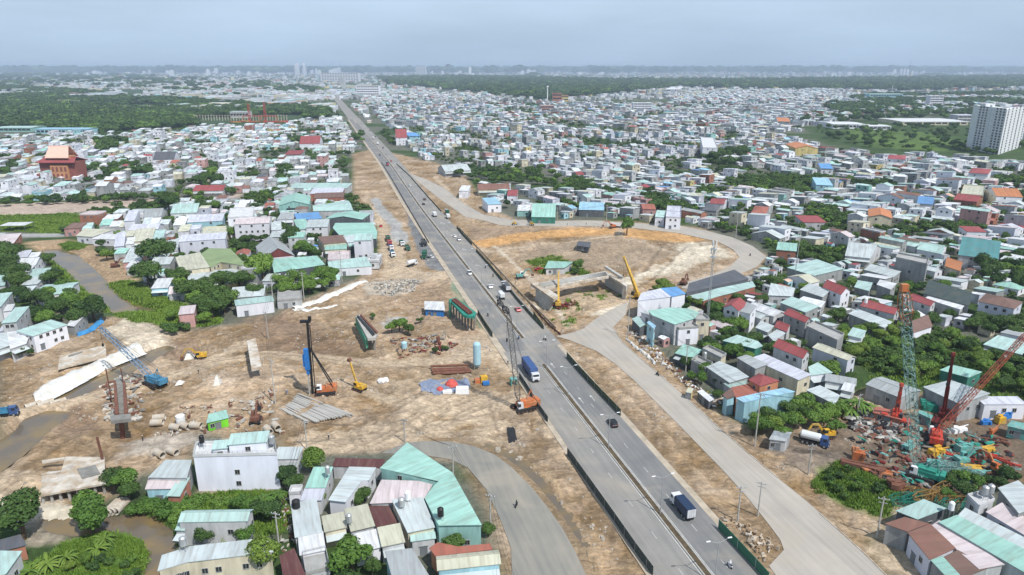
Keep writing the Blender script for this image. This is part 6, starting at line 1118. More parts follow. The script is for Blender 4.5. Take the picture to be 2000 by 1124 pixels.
telecrane('yellow truck crane beside the unfinished overpass, boom almost upright',B(1241,582),math . radians(8),gp(1219,503,17),M_YELLOW,M_YELLOW,bwid=1.7)
telecrane('small yellow crane in front of the overpass girders',B(1090,600),math . radians(-15),gp(1091,532,12.5),M_YELLOW,M_MAROON,L=9,bwid=1.3)
excavator('green excavator with stretched arm by the median side of the loop',B(1017,543),math . radians(15),M_TEAL,cab=M_WHITE)
excavator('yellow excavator parked on the grass at the machinery yard corner',B(1612,856),math . radians(190),M_YELLOW)
excavator('small yellow excavator beside the white tent on the dirt',B(392,700),math . radians(200),M_YELLOW)
excavator('dark excavator on the haul track below the pile stack',B(500,824),math . radians(100),M_RUST,dark=M_BLACK)
excavator('orange excavator among scrap at the far right of the yard',B(1946,925),math . radians(120),M_ORANGE);excavator('orange red excavator beside the overpass portal',B(1335,556),math . radians(60),M_RUST)
excavator('bright orange excavator working by the loop road, far side',B(1196,446),math . radians(170),M_ORANGE);excavator('dark digger parked on the spoil bank by the canal',B(226,522),math . radians(30),M_RUST,dark=M_RUST);excavator('teal excavator among the coloured scrap',B(1880,905),math . radians(10),M_TEAL)
def roller(label,base,head):
 root=thing('road_roller',label,'road roller',base[:],head,'rollers on the loop road');m=MB();m . lathe([(.8,-1.1),(.8,1.1)],16,0,'y',(1.9,0,.8));obj('drum',m,M_STEEL,root);m=MB();m . box((-.7,0,1.3),(2.8,1.7,.9));m . box((1.0,0,1.0),(2.4,.3,.4));obj('body',m,M_YELLOW,root)
 m=MB();m . box((-.2,0,2.5),(1.7,1.6,.15));[m . beam((x,y,1.6),(x,y,2.5),.06,4) for x in(-.9,.5) for y in(-.7,.7)];obj('canopy',m,M_YELLOW,root);[link('wheel',WHB,root,(-1.2,s*.95,.85)) for s in(-1,1)];return root
roller('yellow road roller on the loop road, left one of the pair',B(1006,440),.2);roller('yellow road roller on the loop road, right one of the pair',B(1037,441),2.9)
# unfinished overpass: abutments, portal pier and girders
def block(name,label,cat,P,z0,z1,mat,group=None):pass
def qpts(px,h):return[gp(a,b_,h) for a,b_ in px]
def solid(root,name,px,h,th,mat,zb=None):
 P=[gp(a,b_,h)-root . location for a,b_ in px];mb=MB();A=sum(P[i]. x*P[(i+1)%len(P)]. y-P[(i+1)%len(P)]. x*P[i]. y for i in range(len(P)))
 if A<0:P=P[::-1]
 mb . prism([(p . x,p . y) for p in P],(h-th)-root . location . z if zb is None else zb-root . location . z,h-root . location . z);return obj(name,mb,mat,root)
c0=B(1140,590);root=thing('overpass','unfinished concrete overpass with pier cap, girders and far abutment wall','bridge',c0[:])
solid(root,'pier_cap',[(1036,553),(1045,548),(1090,577),(1082,585)],6.5,1.3,M_CONCP);solid(root,'pier_wall',[(1046,565),(1053,562),(1080,580),(1073,584)],5.2,1,M_CONC,-.5)
for i in range(5):a=i*3.2;solid(root,'girder',[(1052+a,553+i*2.0),(1055+a,551+i*2.0+2.0),(1186+i*.8,531+i*1.8+1.6),(1182+i*.8,530+i*1.8)],7.6,1.1,M_CONC if i!=4 else M_CONCP)
solid(root,'bearing_shelf',[(1180,533),(1186,530),(1222,551),(1216,555)],6.4,.9,M_CONCP);solid(root,'abutment_wall',[(1182,534),(1188,531),(1222,552),(1216,555)],5.5,1,M_CONC,-.5);solid(root,'wing_wall',[(1216,555),(1222,552),(1228,556),(1223,560)],6.4,1,M_CONCP,-.5)
solid(root,'deck_edge',[(1180,520),(1184,519),(1218,540),(1214,542)],7.5,.8,M_CONC)
# piers standing in the dirt, left of the road
root=thing('bridge_pier','green netted bridge pier with maroon beams on its cap beside the road','bridge pier',B(903,640)[:])
solid(root,'pier_cap',[(877,585),(890,581),(930,610),(927,618),(912,617),(905,615)],7.2,1.0,M_DTEAL)
for k in range(3):solid(root,'steel_beam',[(882+k*3,585-k),(884+k*3,584-k),(917+k*3,611-k*1.2),(915+k*3,612-k*1.2)],8.0,.7,(M_RUST,M_MAROON,M_RUST)[k])
for k in range(7):p=gp(880+k*5.6,590+k*4.4,6);m=MB();m . beam((p . x,p . y,-1),(p . x,p . y,6.4),.42,8);o=obj('column',m,M_CONCD,root);o . location=-root . location
for k in range(3):p=gp(925-k*6,617-k*3,6);m=MB();m . beam((p . x,p . y,-1),(p . x+.6,p . y,6.4),.4,8);o=obj('column',m,M_CONCD,root);o . location=-root . location
solid(root,'netting',[(876,586),(879,585),(882,590),(879,592)],7.0,6.5,M_GREENN)
root=thing('bridge_pier','long narrow bridge pier with dark beams and pale end cap on the dirt','bridge pier',B(722,690)[:])
solid(root,'pier_cap',[(695,618),(704,615),(738,652),(733,660),(718,661)],6.0,1.0,M_CONC);solid(root,'steel_beam',[(697,617),(700,616),(732,651),(728,654)],6.7,.6,M_BLACK);solid(root,'steel_beam',[(703,615),(706,614),(738,648),(735,650)],6.7,.6,M_RUST)
for k in range(5):p=gp(702+k*7,625+k*8.4,5);m=MB();m . beam((p . x,p . y,-1.2),(p . x,p . y,5.1),.45,8);o=obj('column',m,M_CONCD,root);o . location=-root . location
solid(root,'netting',[(694,620),(697,618),(718,662),(714,664)],5.0,3.5,M_GREENN)
root=thing('bridge_pier','tall pale concrete pier slab standing among the ruts','bridge pier',B(498,730)[:]);solid(root,'pier_cap',[(482,666),(499,661),(511,716),(491,720)],5.0,1.1,M_CONCP)
for k in range(3):p=gp(488+k*6,672+k*18,4);m=MB();m . box((p . x,p . y,1.4),(1.6,1.2,5.2));o=obj('column',m,M_CONC,root);o . location=-root . location
root=thing('bridge_pier','rusty formwork pier with crossbar rising from the pit, left','bridge pier',B(236,858)[:])
solid(root,'pier_cap',[(226,740),(240,736),(246,806),(226,808)],6.0,.9,M_CONCD)
for x0,x1 in((222,226),(240,244)):solid(root,'formwork',[(x0,745),(x1,743),(x1+6,806),(x0+2,808)],7.2,1.6,M_RUST)
solid(root,'crossbar',[(215,812),(255,808),(256,818),(216,822)],7.5,1.0,M_CONCD)
p=gp(237,816,6.5);m=MB();q=B(240,856);m . beam((p . x,p . y,6.8),(q . x,q . y,-.8),.75,6);o=obj('column',m,M_RUST,root);o . location=-root . location
for k,(a,b_,tpy) in enumerate(((214,760,708),(243,760,718))):q=gp(a,b_,4);m=MB();m . beam((q . x,q . y,0),(q . x,q . y,11),.18,4);o=obj('pile',m,M_RUST,root);o . location=-root . location
m=MB();q=B(206,918);m . beam((0,0,-.5),(-.8,.4,9.5),.32,4);tag(obj('steel_pile',m,M_RUST,None,q[:]),'single rusty steel pile leaning beside the broken concrete deck','steel pile')
# broken concrete deck and slab
root=thing('concrete_deck','broken concrete deck on dark columns, bottom left','concrete deck',B(140,965)[:])
solid(root,'slab',[(77,968),(206,944),(204,893),(128,892),(118,925),(82,930)],3.0,.5,M_CONCP);solid(root,'beam',[(82,903),(126,896),(127,893),(82,899)],3.0,.5,M_CONCP);solid(root,'beam',[(80,928),(120,922),(120,919),(80,924)],3.1,.5,M_CONCP)
for k in range(8):p=gp(82+k*17,966-k*3.1,2.6);m=MB();m . box((p . x,p . y,1.0),(.45,.45,3.6));o=obj('column',m,M_CONC,root);o . location=-root . location
solid(root,'slab_patch',[(150,916),(186,908),(196,925),(160,935)],3.25,.25,M_CONCD)
root=thing('concrete_slab','long pale concrete slab lying on the dirt above the white sheeting','concrete slab',B(160,705)[:]);solid(root,'slab',[(113,721),(208,696),(206,674),(117,695)],1.6,.5,M_CONCP);solid(root,'footing',[(118,719),(204,697),(203,690),(122,710)],1.1,1.2,M_CONCD);solid(root,'beam',[(133,697),(160,688),(161,686),(134,694)],1.9,.3,M_CONCD)
# white sheeting laid over banks
def sheeting(label,L,R_,h=.9,seed=1,name='white_sheeting',col=M_TARP,cat='sheeting',n=60,m=9):
 Lp=[gp(*p) for p in L];Rp=[gp(*p) for p in R_]
 def along(P,t):
  d=[0]
  for a,b_ in zip(P,P[1:]):d . append(d[-1]+(b_-a). length)
  x=t*d[-1]
  for i in range(len(P)-1):
   if x<=d[i+1] or i==len(P)-2:return P[i]. lerp(P[i+1],(x-d[i])/max(1e-6,d[i+1]-d[i]))
 c=sum(Lp+Rp,Vector())/(len(Lp)+len(Rp));V=[];r=random . Random(seed)
 for i in range(n):
  a=along(Lp,i/(n-1));b_=along(Rp,i/(n-1))
  for j in range(m):
   t_=j/(m-1);p=a . lerp(b_,t_+(r . uniform(-.03,.03) if 0<j<m-1 else 0));e=0 if 0<j<m-1 else r . uniform(-.6,.6)
   z=ground_z(p . x,p . y)+.12+h*math . sin(math . pi*t_)**.6+r . uniform(-.12,.16)*(0<j<m-1)+.12*math . sin(i*.9+j*.6);V . append((p . x-c . x+e*.4,p . y-c . y+e,max(z,-.9)))
 me=grid_mesh(name,np . array(V,np . float32),n,m)
 me . materials . append(col)
 if me . polygons[0]. normal . z<0:me . flip_normals()
 return tag(link(name,me,None,(c . x,c . y,0)),label,cat)
sheeting('long white sheeting covering the bank of the muddy channel',[(262,671),(210,697),(130,731),(85,750),(64,772)],[(286,687),(212,716),(140,756),(103,775),(70,786)],1.0,3)
sheeting('white strip of sheeting curving up to the houses by the canal',[(712,546),(660,566),(610,588),(566,600)],[(719,552),(668,573),(616,594),(578,606)],.8,4);sheeting('thin white sheeting edge round the small green pond',[(570,606),(600,607),(640,600),(655,596)],[(572,608),(604,610),(643,603),(660,597)],.3,5,n=30,m=5)
sheeting('white sandbag wall along the right edge of the service road',[(1221,664),(1240,680),(1262,698),(1279,714)],[(1225,663),(1245,679),(1268,697),(1282,712)],.7,6,'sandbag_wall',M_TARP,'sandbag wall',40,5)
sheeting('blue tarpaulin strip in front of the small white roofed shed',[(150,651),(165,645),(180,636),(198,622)],[(153,657),(170,650),(186,641),(202,630)],.9,7,'blue_tarpaulin',M_TARPB,'tarpaulin',24,6)
sheeting('pale sand bank beside the big dark round tree, bottom left',[(0,980),(50,988),(100,986),(136,990)],[(0,1000),(50,1010),(100,1010),(140,1008)],.2,8,'sand_bank',pmat('pale_sand',(.50,.45,.36),.95,0,.3,.3,bump=.4),'sand bank',30,6)
# pipes
def pipe(label,px,py,ang,L=3.0,r=1.0,mat=M_CONCP,group='concrete culvert pipes',name='concrete_pipe',dz=0.0):
 mb=MB();n=14;b_=len(mb . v)
 for x,rr in((-L/2,r),(L/2,r),(L/2,r*.82),(-L/2,r*.82)):
  for i in range(n):a=2*math . pi*i/n;mb . v . append((x,math . cos(a)*rr,math . sin(a)*rr+r))
 for k in range(4):
  for i in range(n):a_,c_=k*n,((k+1)%4)*n;mb . f . append([a_+i,a_+(i+1)%n,c_+(i+1)%n,c_+i]);mb . m . append(0)
 return tag(obj(name,mb,mat,None,B(px,py,dz)[:],ang),label,'pipe',group)
for(a,b_,g_,l) in((68,806,.9,'culvert pipe under the haul track, leftmost of the three openings'),(92,803,.9,'culvert pipe under the haul track, middle opening'),(116,799,.9,'culvert pipe under the haul track, right opening'),(219,993,1.5,'culvert pipe opening at the pond, left of the pair'),(236,990,1.5,'culvert pipe opening at the pond, right of the pair'),(229,1000,1.5,'culvert pipe opening at the pond, lowest one')):pipe(l,a,b_,g_,4.5,1.05,dz=-.9)
for(a,b_,g_,l) in((308,834,.1,'lying concrete pipe left of the green hut, upper left one'),(312,822,.2,'lying concrete pipe left of the green hut, behind the upper left one'),(344,842,-.3,'lying concrete pipe in the row below the white drum, left one'),(362,838,-.5,'lying concrete pipe in the row below the white drum, middle one'),(384,838,-.2,'lying concrete pipe in the row below the white drum, right one'),(312,892,-.6,'concrete pipe on the dirt behind the white villa, left of the pair'),(338,888,-.5,'concrete pipe on the dirt behind the white villa, right of the pair'),(524,846,-.9,'concrete pipe behind the white villa roof, left'),(540,842,-.9,'concrete pipe behind the white villa roof, right')):pipe(l,a,b_,g_,3.4,1.0)
for i in range(6):pipe(['brown steel pipe, top of the stack by the blue silo','brown steel pipe at the back of the stack by the silo','brown steel pipe at the front of the stack by the silo','thin brown steel pipe nearest the blue sheet','brown steel pipe in the middle of the stack by the silo','short brown steel pipe beside the stack by the silo'][i],878+i*1.5,722+i*2.2,.08+i*.01,13 if i<5 else 8,.42,M_RUST,'steel pipes stacked by the silo','steel_pipe',.1+(.8 if i==0 else 0))
# concrete piles in their yard
k=0;P0,P1,P2,P3=gp(548,800),gp(584,772),gp(690,812),gp(600,828)
pm=MB();pm . box((0,0,.22),(1,.42,.44));PILE=pm . mesh('concrete_pile',M_CONC)
for i in range(26):
 t_=i/25;a=P1 . lerp(P0,t_);b_=P2 . lerp(P3,t_);d=b_-a;L0=d . length
 for seg in range(2 if L0>14 else 1):
  if RND . random()<.1:continue
  s0,s1=(.0,.47) if seg==0 else(.52,1.0)
  if L0<=14:s0,s1=0,1
  c=a . lerp(b_,(s0+s1)/2+RND . uniform(-.03,.03));o=link('concrete_pile',PILE,None,(c . x,c . y,ground_z(c . x,c . y)+.02),math . atan2(d . y,d . x)+RND . gauss(0,.02));o . scale=(L0*(s1-s0),1,1)
  tag(o,'precast concrete pile lying in the ranks before the piling rig','concrete pile','concrete piles laid out in ranks');k+=1
# silo and the things round it
root=thing('silo','upright pale blue silo beside the main road','silo',B(932,722)[:]);m=MB();m . lathe([(.5,1.0),(1.35,2.2),(1.35,9.4),(1.0,10.0),(.3,10.2)],20);obj('tank',m,M_SILO,root,smooth=False);m=MB();[m . beam((math . cos(a)*1.2,math . sin(a)*1.2,0),(math . cos(a)*1.2,math . sin(a)*1.2,2.6),.1,4) for a in(.7,2.3,3.9,5.5)];obj('support_leg',m,M_STEEL,root)
root=thing('pump_unit','yellow pump unit with orange base beside the silo','pump',B(945,748)[:],.3);m=MB();m . box((0,0,1.4),(2.4,2.0,2.2),0,0,.95);obj('housing',m,M_YELLOW,root);m=MB();m . box((-2.2,.2,.8),(1.8,1.6,1.6));obj('hopper',m,M_ORANGE,root);m=MB();m . box((.3,-1.6,.6),(2.2,1.2,1.1));obj('skid',m,M_BLUE,root)
sheeting('blue and grey sheet ringed with hose under the red heap',[(818,750),(840,740),(880,738),(915,742)],[(824,762),(850,770),(890,768),(920,758)],.15,9,'ground_sheet',pmat('grey_blue_sheet',(.20,.24,.33),.7,0,.3,.8),'sheet',24,6)
m=MB();m . lathe([(2.2,0),(1.9,.8),(1.0,1.7),(.2,2.0)],10);tag(obj('red_heap',m,pmat('red_cloth',(.55,.10,.08),.9,0,.3,1),None,B(882,756)[:]),'low heap under a faded red cover left of the silo','heap')
m=MB();m . lathe([(1.2,0),(1.0,.6),(.2,1.1)],9);tag(obj('red_heap',m,MATS['red_cloth'],None,B(859,760)[:]),'smaller red covered heap at the edge of the blue sheet','heap')
m=MB();m . box((0,0,1.0),(4.4,2.4,1.9),0,0,.9);m . box((0,0,2.02),(3.9,2.0,.12));tag(obj('white_tank',m,M_WHITE,None,B(903,768)[:],.05),'white box tank in front of the blue sheet','tank');m=MB();m . box((0,0,.5),(3,1.6,1.0));m . box((.4,0,1.1),(1.4,1.2,.3));tag(obj('white_crate',m,M_WHITE,None,B(874,768)[:],.1),'low white crate beside the white box tank','crate')
def rock(mb,c,r,rr):
 b_=len(mb . v);ico=[(0,0,1),(.894,0,.447),(.276,.851,.447),(-.724,.526,.447),(-.724,-.526,.447),(.276,-.851,.447),(.724,.526,-.447),(-.276,.851,-.447),(-.894,0,-.447),(-.276,-.851,-.447),(.724,-.526,-.447),(0,0,-1)]
 fc=[(0,1,2),(0,2,3),(0,3,4),(0,4,5),(0,5,1),(1,6,2),(2,7,3),(3,8,4),(4,9,5),(5,10,1),(6,7,2),(7,8,3),(8,9,4),(9,10,5),(10,6,1),(11,7,6),(11,8,7),(11,9,8),(11,10,9),(11,6,10)]
 for v in ico:k=rr*r . uniform(.75,1.15);mb . v . append((c[0]+v[0]*k,c[1]+v[1]*k,c[2]+v[2]*k*.7))
 for f in fc:mb . f . append([b_+i for i in f]);mb . m . append(0)
for px,py,rr,l,mt in((744,748,1.5,'white covered mound on the open dirt, left half',M_WHITE),(753,746,1.2,'white covered mound on the open dirt, right half',M_WHITE)):
 m=MB();rock(m,(0,0,.6),random . Random(px),rr*1.2);tag(obj('covered_mound',m,mt,None,B(px,py)[:]),l,'mound')
for px,py,w,h,l in((368,700,3.4,3.0,'white tent leaning beside the small yellow excavator'),(424,752,2.6,3.6,'pinkish white torn sheet on a frame, centre left'),(350,752,2.8,1.4,'low white sheet over a pit, left')):
 m=MB();m . slab([(-w*.5,-w*.4,.1),(w*.3,-w*.5,.2),(w*.15,.1,h),(-w*.1,.15,h*.8)],.05);m . slab([(w*.3,-w*.5,.2),(w*.7,w*.4,.1),(w*.15,.1,h)],.05);m . beam((w*.15,.1,0),(w*.15,.1,h),.07,4);tag(obj('sheet_tent',m,M_TARP,None,B(px,py)[:],.5),l,'tent')
# small sheds and containers
def shed(label,px,h,wall,roof,name='shed',cat='shed',th=.15,over=.4,rise=.5):
 P=qpts(px,h);c=sum(P,Vector())/len(P);root=thing(name,label,cat,(c . x,c . y,ground_z(c . x,c . y)));z0=root . location . z;P=[p-c for p in P];m=MB();W_=[(p . x*.94,p . y*.94) for p in P];m . prism(W_,-.2,h-.1-z0);obj('wall',m,wall,root)
 q=[Vector((p . x*1.06,p . y*1.06,h-z0+(rise if i>1 else 0))) for i,p in enumerate(P)];e=(q[1]-q[0]). normalized();r_=MB();r_ . slab(q,th,0,[((p-q[0]). dot(e),(p-q[0]). dot(Vector((-e . y,e . x,0)))) for p in q]);obj('roof',r_,roof,root)
 a,b_=Vector(W_[0]),Vector(W_[1]);m=a . lerp(b_,.5);link('door',DM,root,(m . x,m . y-.06,1.1),math . atan2(b_ . y-a . y,b_ . x-a . x));w_=link('window',WM,root,(*(a . lerp(b_,.22)+Vector((0,-.06))),1.6),math . atan2(b_ . y-a . y,b_ . x-a . x));link('pane',PM,w_);return root
shed('bright lime green hut with turquoise roof on the dirt',[(404,826),(446,816),(441,804),(409,812)],3.0,MATS['wall_lime'],MATS['roof_teal']);shed('blue and white site hut left of the green netted pier',[(830,604),(868,606),(866,592),(830,591)],3.0,M_BLUE,MATS['roof_white'])
shed('site office with green roof inside the loop',[(1065,524),(1102,523),(1118,514),(1072,512)],3.6,MATS['wall_lg'],MATS['roof_teal'],'site_office','office');shed('dark metal cabin alone on the brown mound inside the loop',[(1126,480),(1150,483),(1154,475),(1130,473)],3.4,MATS['wall_dk'],MATS['roof_dark'],'cabin','cabin')
shed('small yellow hut beside the service road',[(1340,766),(1350,768),(1354,762),(1344,760)],2.4,MATS['wall_yl'],MATS['roof_cream'],'hut','hut');shed('long white canopy by the service road behind the yellow hut',[(1362,765),(1385,784),(1394,780),(1372,762)],2.6,MATS['wall_dk'],MATS['roof_white'],'canopy','canopy',rise=.1)
shed('grey workshop shed at the near corner of the machinery yard',[(1503,858),(1535,862),(1545,848),(1512,845)],3.2,MATS['wall_lg'],MATS['roof_grey']);shed('turquoise container at the back left of the maroon crane',[(1792,806),(1818,818),(1822,812),(1797,801)],2.8,M_TEAL,M_TEAL,'container','container',rise=.02);shed('turquoise container at the right edge of the yard',[(1968,832),(2010,842),(2012,830),(1976,822)],2.8,M_TEAL,M_TEAL,'container','container',rise=.02)
shed('brick red container wall behind the bright red crane',[(1706,806),(1760,820),(1764,806),(1712,795)],3.0,MATS['wall_br'],MATS['roof_brick'],'container','container',rise=.02)
m=MB();m . lathe([(1.1,0),(1.1,2.6),(.3,3.1)],14);tag(obj('water_drum',m,M_SILO,None,B(790,682)[:]),'small pale blue upright drum among rusty scrap','drum');m=MB();m . lathe([(1.3,0),(1.3,3.0),(.4,3.4)],14);tag(obj('white_drum',m,M_WHITE,None,B(354,830)[:]),'white upright drum among the concrete pipes','drum')
m=MB();m . box((0,0,.4),(2.2,2.2,.8));m . beam((0,0,.8),(0,0,3.2),.7,8);tag(obj('pile_cap',m,M_RUST,None,B(856,672)[:]),'rusty column stub rising from scrap below the netted pier','column stub')
# heaps of scrap: each heap is a mass of sections
def lattice_bundle(label,px,py,n,L,w,mat,seed,spread=5,h=2.2,name='boom_section',group=None):
 r=random . Random(seed);base=B(px,py)
 for i in range(n):
  p=base+Vector((r . uniform(-spread,spread),r . uniform(-spread*.6,spread*.6),0));a=r . gauss(.25,.45);d=Vector((math . cos(a),math . sin(a),r . uniform(-.03,.06)));m=MB();z=r . uniform(.6,h);m . lattice(-d*L/2+Vector((0,0,z)),d*L/2+Vector((0,0,z)),w,w,None,.1)
  tag(obj(name,m,mat,None,(p . x,p . y,ground_z(p . x,p . y))),label,'boom section',group or label+' pile')
lattice_bundle('teal lattice boom section dumped below the giant crane',1850,938,11,9,1.6,MATS['pale_teal_steel'],3,4.5,3.0);lattice_bundle('dark teal lattice section at the front of the scrap heap',1775,978,5,7,1.4,M_DTEAL,4,3.5,1.6);lattice_bundle('rusty yellow lattice section at the edge of the scrap heap',1832,972,6,8,1.5,pmat('ochre_paint',(.40,.24,.08),.7,0,.3,1),5,4,2)
lattice_bundle('green lattice section behind the office container roof',1860,985,3,8,1.5,M_DTEAL,8,3,1.6)
def scrapitem(label,px,py,col,d,rz,dz=0,n=3,name='machine_part'):
 r=random . Random(int(px*7+py));m=MB();m . box((0,0,d[2]/2),d,0,0,.92)
 for i in range(n):m . box((r . uniform(-d[0]/2,d[0]/2),r . uniform(-d[1]/2,d[1]/2),d[2]*r . uniform(.6,1.1)),(d[0]*r . uniform(.2,.45),d[1]*r . uniform(.3,.7),d[2]*r . uniform(.4,.8)),r . uniform(0,1));
 m . beam((-d[0]/2,0,d[2]),(d[0]*.7,r . uniform(-1,1),d[2]*1.3),.14,5);return tag(obj(name,m,col,None,B(px,py,dz)[:],rz),label,'machine part')
for a in(('yellow triangular machine part in the scrap yard',1828,888,M_YELLOW,(4.5,2,1.8),.3),('turquoise engine housing in the scrap yard',1880,882,M_TEAL,(4,2.4,2),.2),('dark green housing right of the turquoise engine housing',1896,896,M_DTEAL,(3.4,2,1.6),.8),('long crimson steel beam lying in the scrap',1865,893,M_RED,(9,.8,.8),-.6),('yellow tilted plate before the crimson beam',1896,917,M_YELLOW,(5,2.6,1),-.2),('turquoise chassis at the bottom of the scrap',1900,932,M_TEAL,(6,1.8,1.2),.1),('orange housing near the right of the scrap',1928,884,M_YELLOW,(3,2,1.6),.3),('red long arm pointing to the grass',1950,905,M_RED,(7,1,1.2),-1.1),('dull red truck chassis at the left of the yard',1680,915,M_RUST,(10,2.2,1.4),-.5),('faded red cab left of the giant crane',1675,900,M_ORANGE,(3,2.4,2.6),-.4),('faded red flatbed on the left side of the scrap yard',1715,925,M_ORANGE,(7,2.4,1.2),-.4),('blue drum cluster at the back right of the yard',1960,815,M_BLUE,(4,2.4,1.6),.4),('yellow small machine beside the blue drums',1952,828,M_YELLOW,(2.6,1.8,2),.2),('blue barrels in front of the white office',1925,828,M_BLUE,(3,1.4,1.2),.1),('white long tank body on the yard track',1872,845,M_WHITE,(5,1.6,1.2),.3),('turquoise skid at the left foot of the giant crane',1773,880,M_TEAL,(3,2,1.4),.4),('orange arm beside the yellow small machine',1940,847,M_ORANGE,(4,.8,1.4),.6),('teal winch at the right foot of the giant crane',1826,918,M_TEAL,(4,3,2),.1),('brown engine block on the front scrap',1750,955,M_RUST,(3.4,2.6,1.6),.3),('dark green crate left of the maroon crane',1815,800,M_DTEAL,(4,2.4,2.4),-.4)):scrapitem(*a)
rs=random . Random(4)
def junk(label,poly,n,mats,seed,smin=.4,smax=2.2,name='scrap_heap',hmax=.8):
 P=wp(poly);r=random . Random(seed);xs=[p[0] for p in P];ys=[p[1] for p in P];m=MB();c=0;cx,cy=sum(xs)/len(xs),sum(ys)/len(ys)
 while c<n:
  x,y=r . uniform(min(xs),max(xs)),r . uniform(min(ys),max(ys))
  if not inpoly(np . array([x]),np . array([y]),P)[0]:continue
  L=r . uniform(smin,smax);w=L*r . uniform(.12,.6);m . box((x-cx,y-cy,ground_z(x,y)+r . uniform(.1,hmax)),(L,w,r . uniform(.15,.7)),r . uniform(0,3.1),r . randrange(len(mats)),r . uniform(.5,1),Matrix . Rotation(r . uniform(-.4,.4),3,'X'));c+=1
 tag(obj(name,m,mats,None,(cx,cy,0)),label,None,None,'stuff')
junk('mixed steel scrap lying under the cranes',[(1660,860),(1780,830),(1960,850),(1990,920),(1900,940),(1780,960),(1700,930)],420,[M_RUST,M_CONCD,M_BLACK,M_RUST,M_DTEAL,M_BLACK,M_RUST,M_MAROON,M_CONCD,M_TEAL],1,.5,3.0);junk('stacked grey timber and steel left of the red crane',[(1655,815),(1700,805),(1760,845),(1750,862),(1670,850)],200,[M_CONCD,M_RUST,M_CONCD,M_BLACK,M_CONC],2,.8,4)
junk('rusty scrap and formwork between the two long piers',[(762,660),(800,655),(870,655),(905,672),(860,690),(780,700)],150,[M_RUST,M_SOIL,M_CONCD,M_MAROON,M_CONC,M_SOIL],3,.3,3.4);junk('broken concrete rubble below the dirt strip',[(720,560),(775,545),(822,548),(808,570),(750,580)],240,[M_CONC,M_CONCP,M_CONCD],4,.3,2)
junk('planks and debris at the right verge of the service road',[(1225,650),(1245,645),(1300,700),(1410,790),(1400,800),(1290,715)],260,[M_CONCP,M_CONC,M_RUST,MATS['ochre_paint'],M_WHITE],5,.3,1.8);junk('debris round the pipes and the lime green hut',[(290,815),(400,790),(430,800),(400,850),(300,850)],60,[M_CONCP,M_SOIL,M_RUST,M_CONC],6,.3,1.6)
junk('formwork timber round the rusty pier in the pit',[(200,740),(270,730),(280,820),(210,830)],150,[M_RUST,M_CONCD,M_CONC,M_CONCP],7,.4,3.5);junk('rubble heaped on the traffic island edge, bottom right',[(1408,1010),(1470,1030),(1525,1075),(1490,1100),(1430,1040)],90,[M_CONCP,M_RUBBLE,M_SOIL,M_SOIL],8,.3,1.3);junk('brown tool rows beside the small yellow crane',[(1085,600),(1125,596),(1128,603),(1090,606)],40,[M_RUST,M_MAROON],9,.6,2.2)
junk('litter in the alley between the roofs',[(545,960),(575,950),(580,1070),(550,1080)],60,[M_CONC,M_CONCP,M_RUST],10,.3,1.2);junk('rebar and planks on the dirt behind the white villa',[(440,780),(540,760),(560,850),(460,860)],80,[M_RUST,M_CONCP,M_CONC],11,.3,2.5);junk('frames and poles on the slab by the hangar',[(1395,770),(1420,785),(1400,790),(1380,775)],26,[M_STEEL,M_CONCP],12,.8,3)
sheeting('dark frame of bars lying beside the road near the orange crane',[(990,835),(1003,832)],[(995,862),(1010,858)],.4,12,'rebar_cage',M_BLACK,'rebar cage',6,4)
# ---------------------------------------------------------------- hoardings along the roads
def hoarding(label,pts,h,mat,pw=3.0,name='hoarding',off=None,slope=0.0):
 P=[gp(*p) for p in pts] if off is None else pts;c=Vector(P[0]);root=thing(name,label,'fence',(c . x,c . y,0));pm=MB();pm . box((0,0,h/2),(pw-.04,.06,h));[pm . box((x,-.05,h/2),(.07,.05,h)) for x in np . arange(-pw/2+.3,pw/2,.45)];PMh=pm . mesh('panel',mat);po=MB();po . box((0,0,h/2+.1),(.12,.12,h+.2));POh=po . mesh('post',M_STEEL)
 for a,b_ in zip(P,P[1:]):
  L=(b_-a). length;n=max(1,int(round(L/pw)));e=(b_-a)/L;rz=math . atan2(e . y,e . x)
  for i in range(n):
   p=a+e*(L*(i+.5)/n)-c;o=link('panel',PMh,root,(p . x,p . y,0),rz);o . scale=(L/n/pw,1,1)
   if i%2==0:q=a+e*(L*i/n)-c;link('post',POh,root,(q . x,q . y+.08,0),rz)
 return root
M_HOL=pmat('hoarding_olive',(.085,.105,.06),.8,0,.25,.5);M_HOG=pmat('hoarding_green',(.05,.17,.10),.7,0,.2,.5);M_HOD=pmat('hoarding_dark',(.07,.09,.085),.7,0,.25,.5);M_HOB=pmat('barrier_beige',(.46,.42,.33),.9,0,.2,.4)
hoarding('olive hoarding with capping along the dirt island right of the road',[(1107,700),(1135,732),(1175,775),(1212,814)],2.4,M_HOL);hoarding('dark grey green hoarding on the left side of the road, bottom',[(1108,890),(1145,942),(1200,1020),(1240,1078),(1275,1126)],2.4,M_HOD);hoarding('bright dark green hoarding at the bottom right of the road',[(1403,1034),(1440,1074),(1475,1112),(1500,1140)],2.6,M_HOG)
hoarding('dark hoarding beside the orange crane',[(1014,738),(1032,766),(1052,800),(1070,826)],2.0,M_HOD);hoarding('grey green hoarding on the embankment by the netted pier',[(933,614),(945,634),(962,660)],2.2,M_HOL);hoarding('dark olive railing along the right carriageway, upper part',[(892,446),(905,462),(922,480)],1.8,M_HOL)
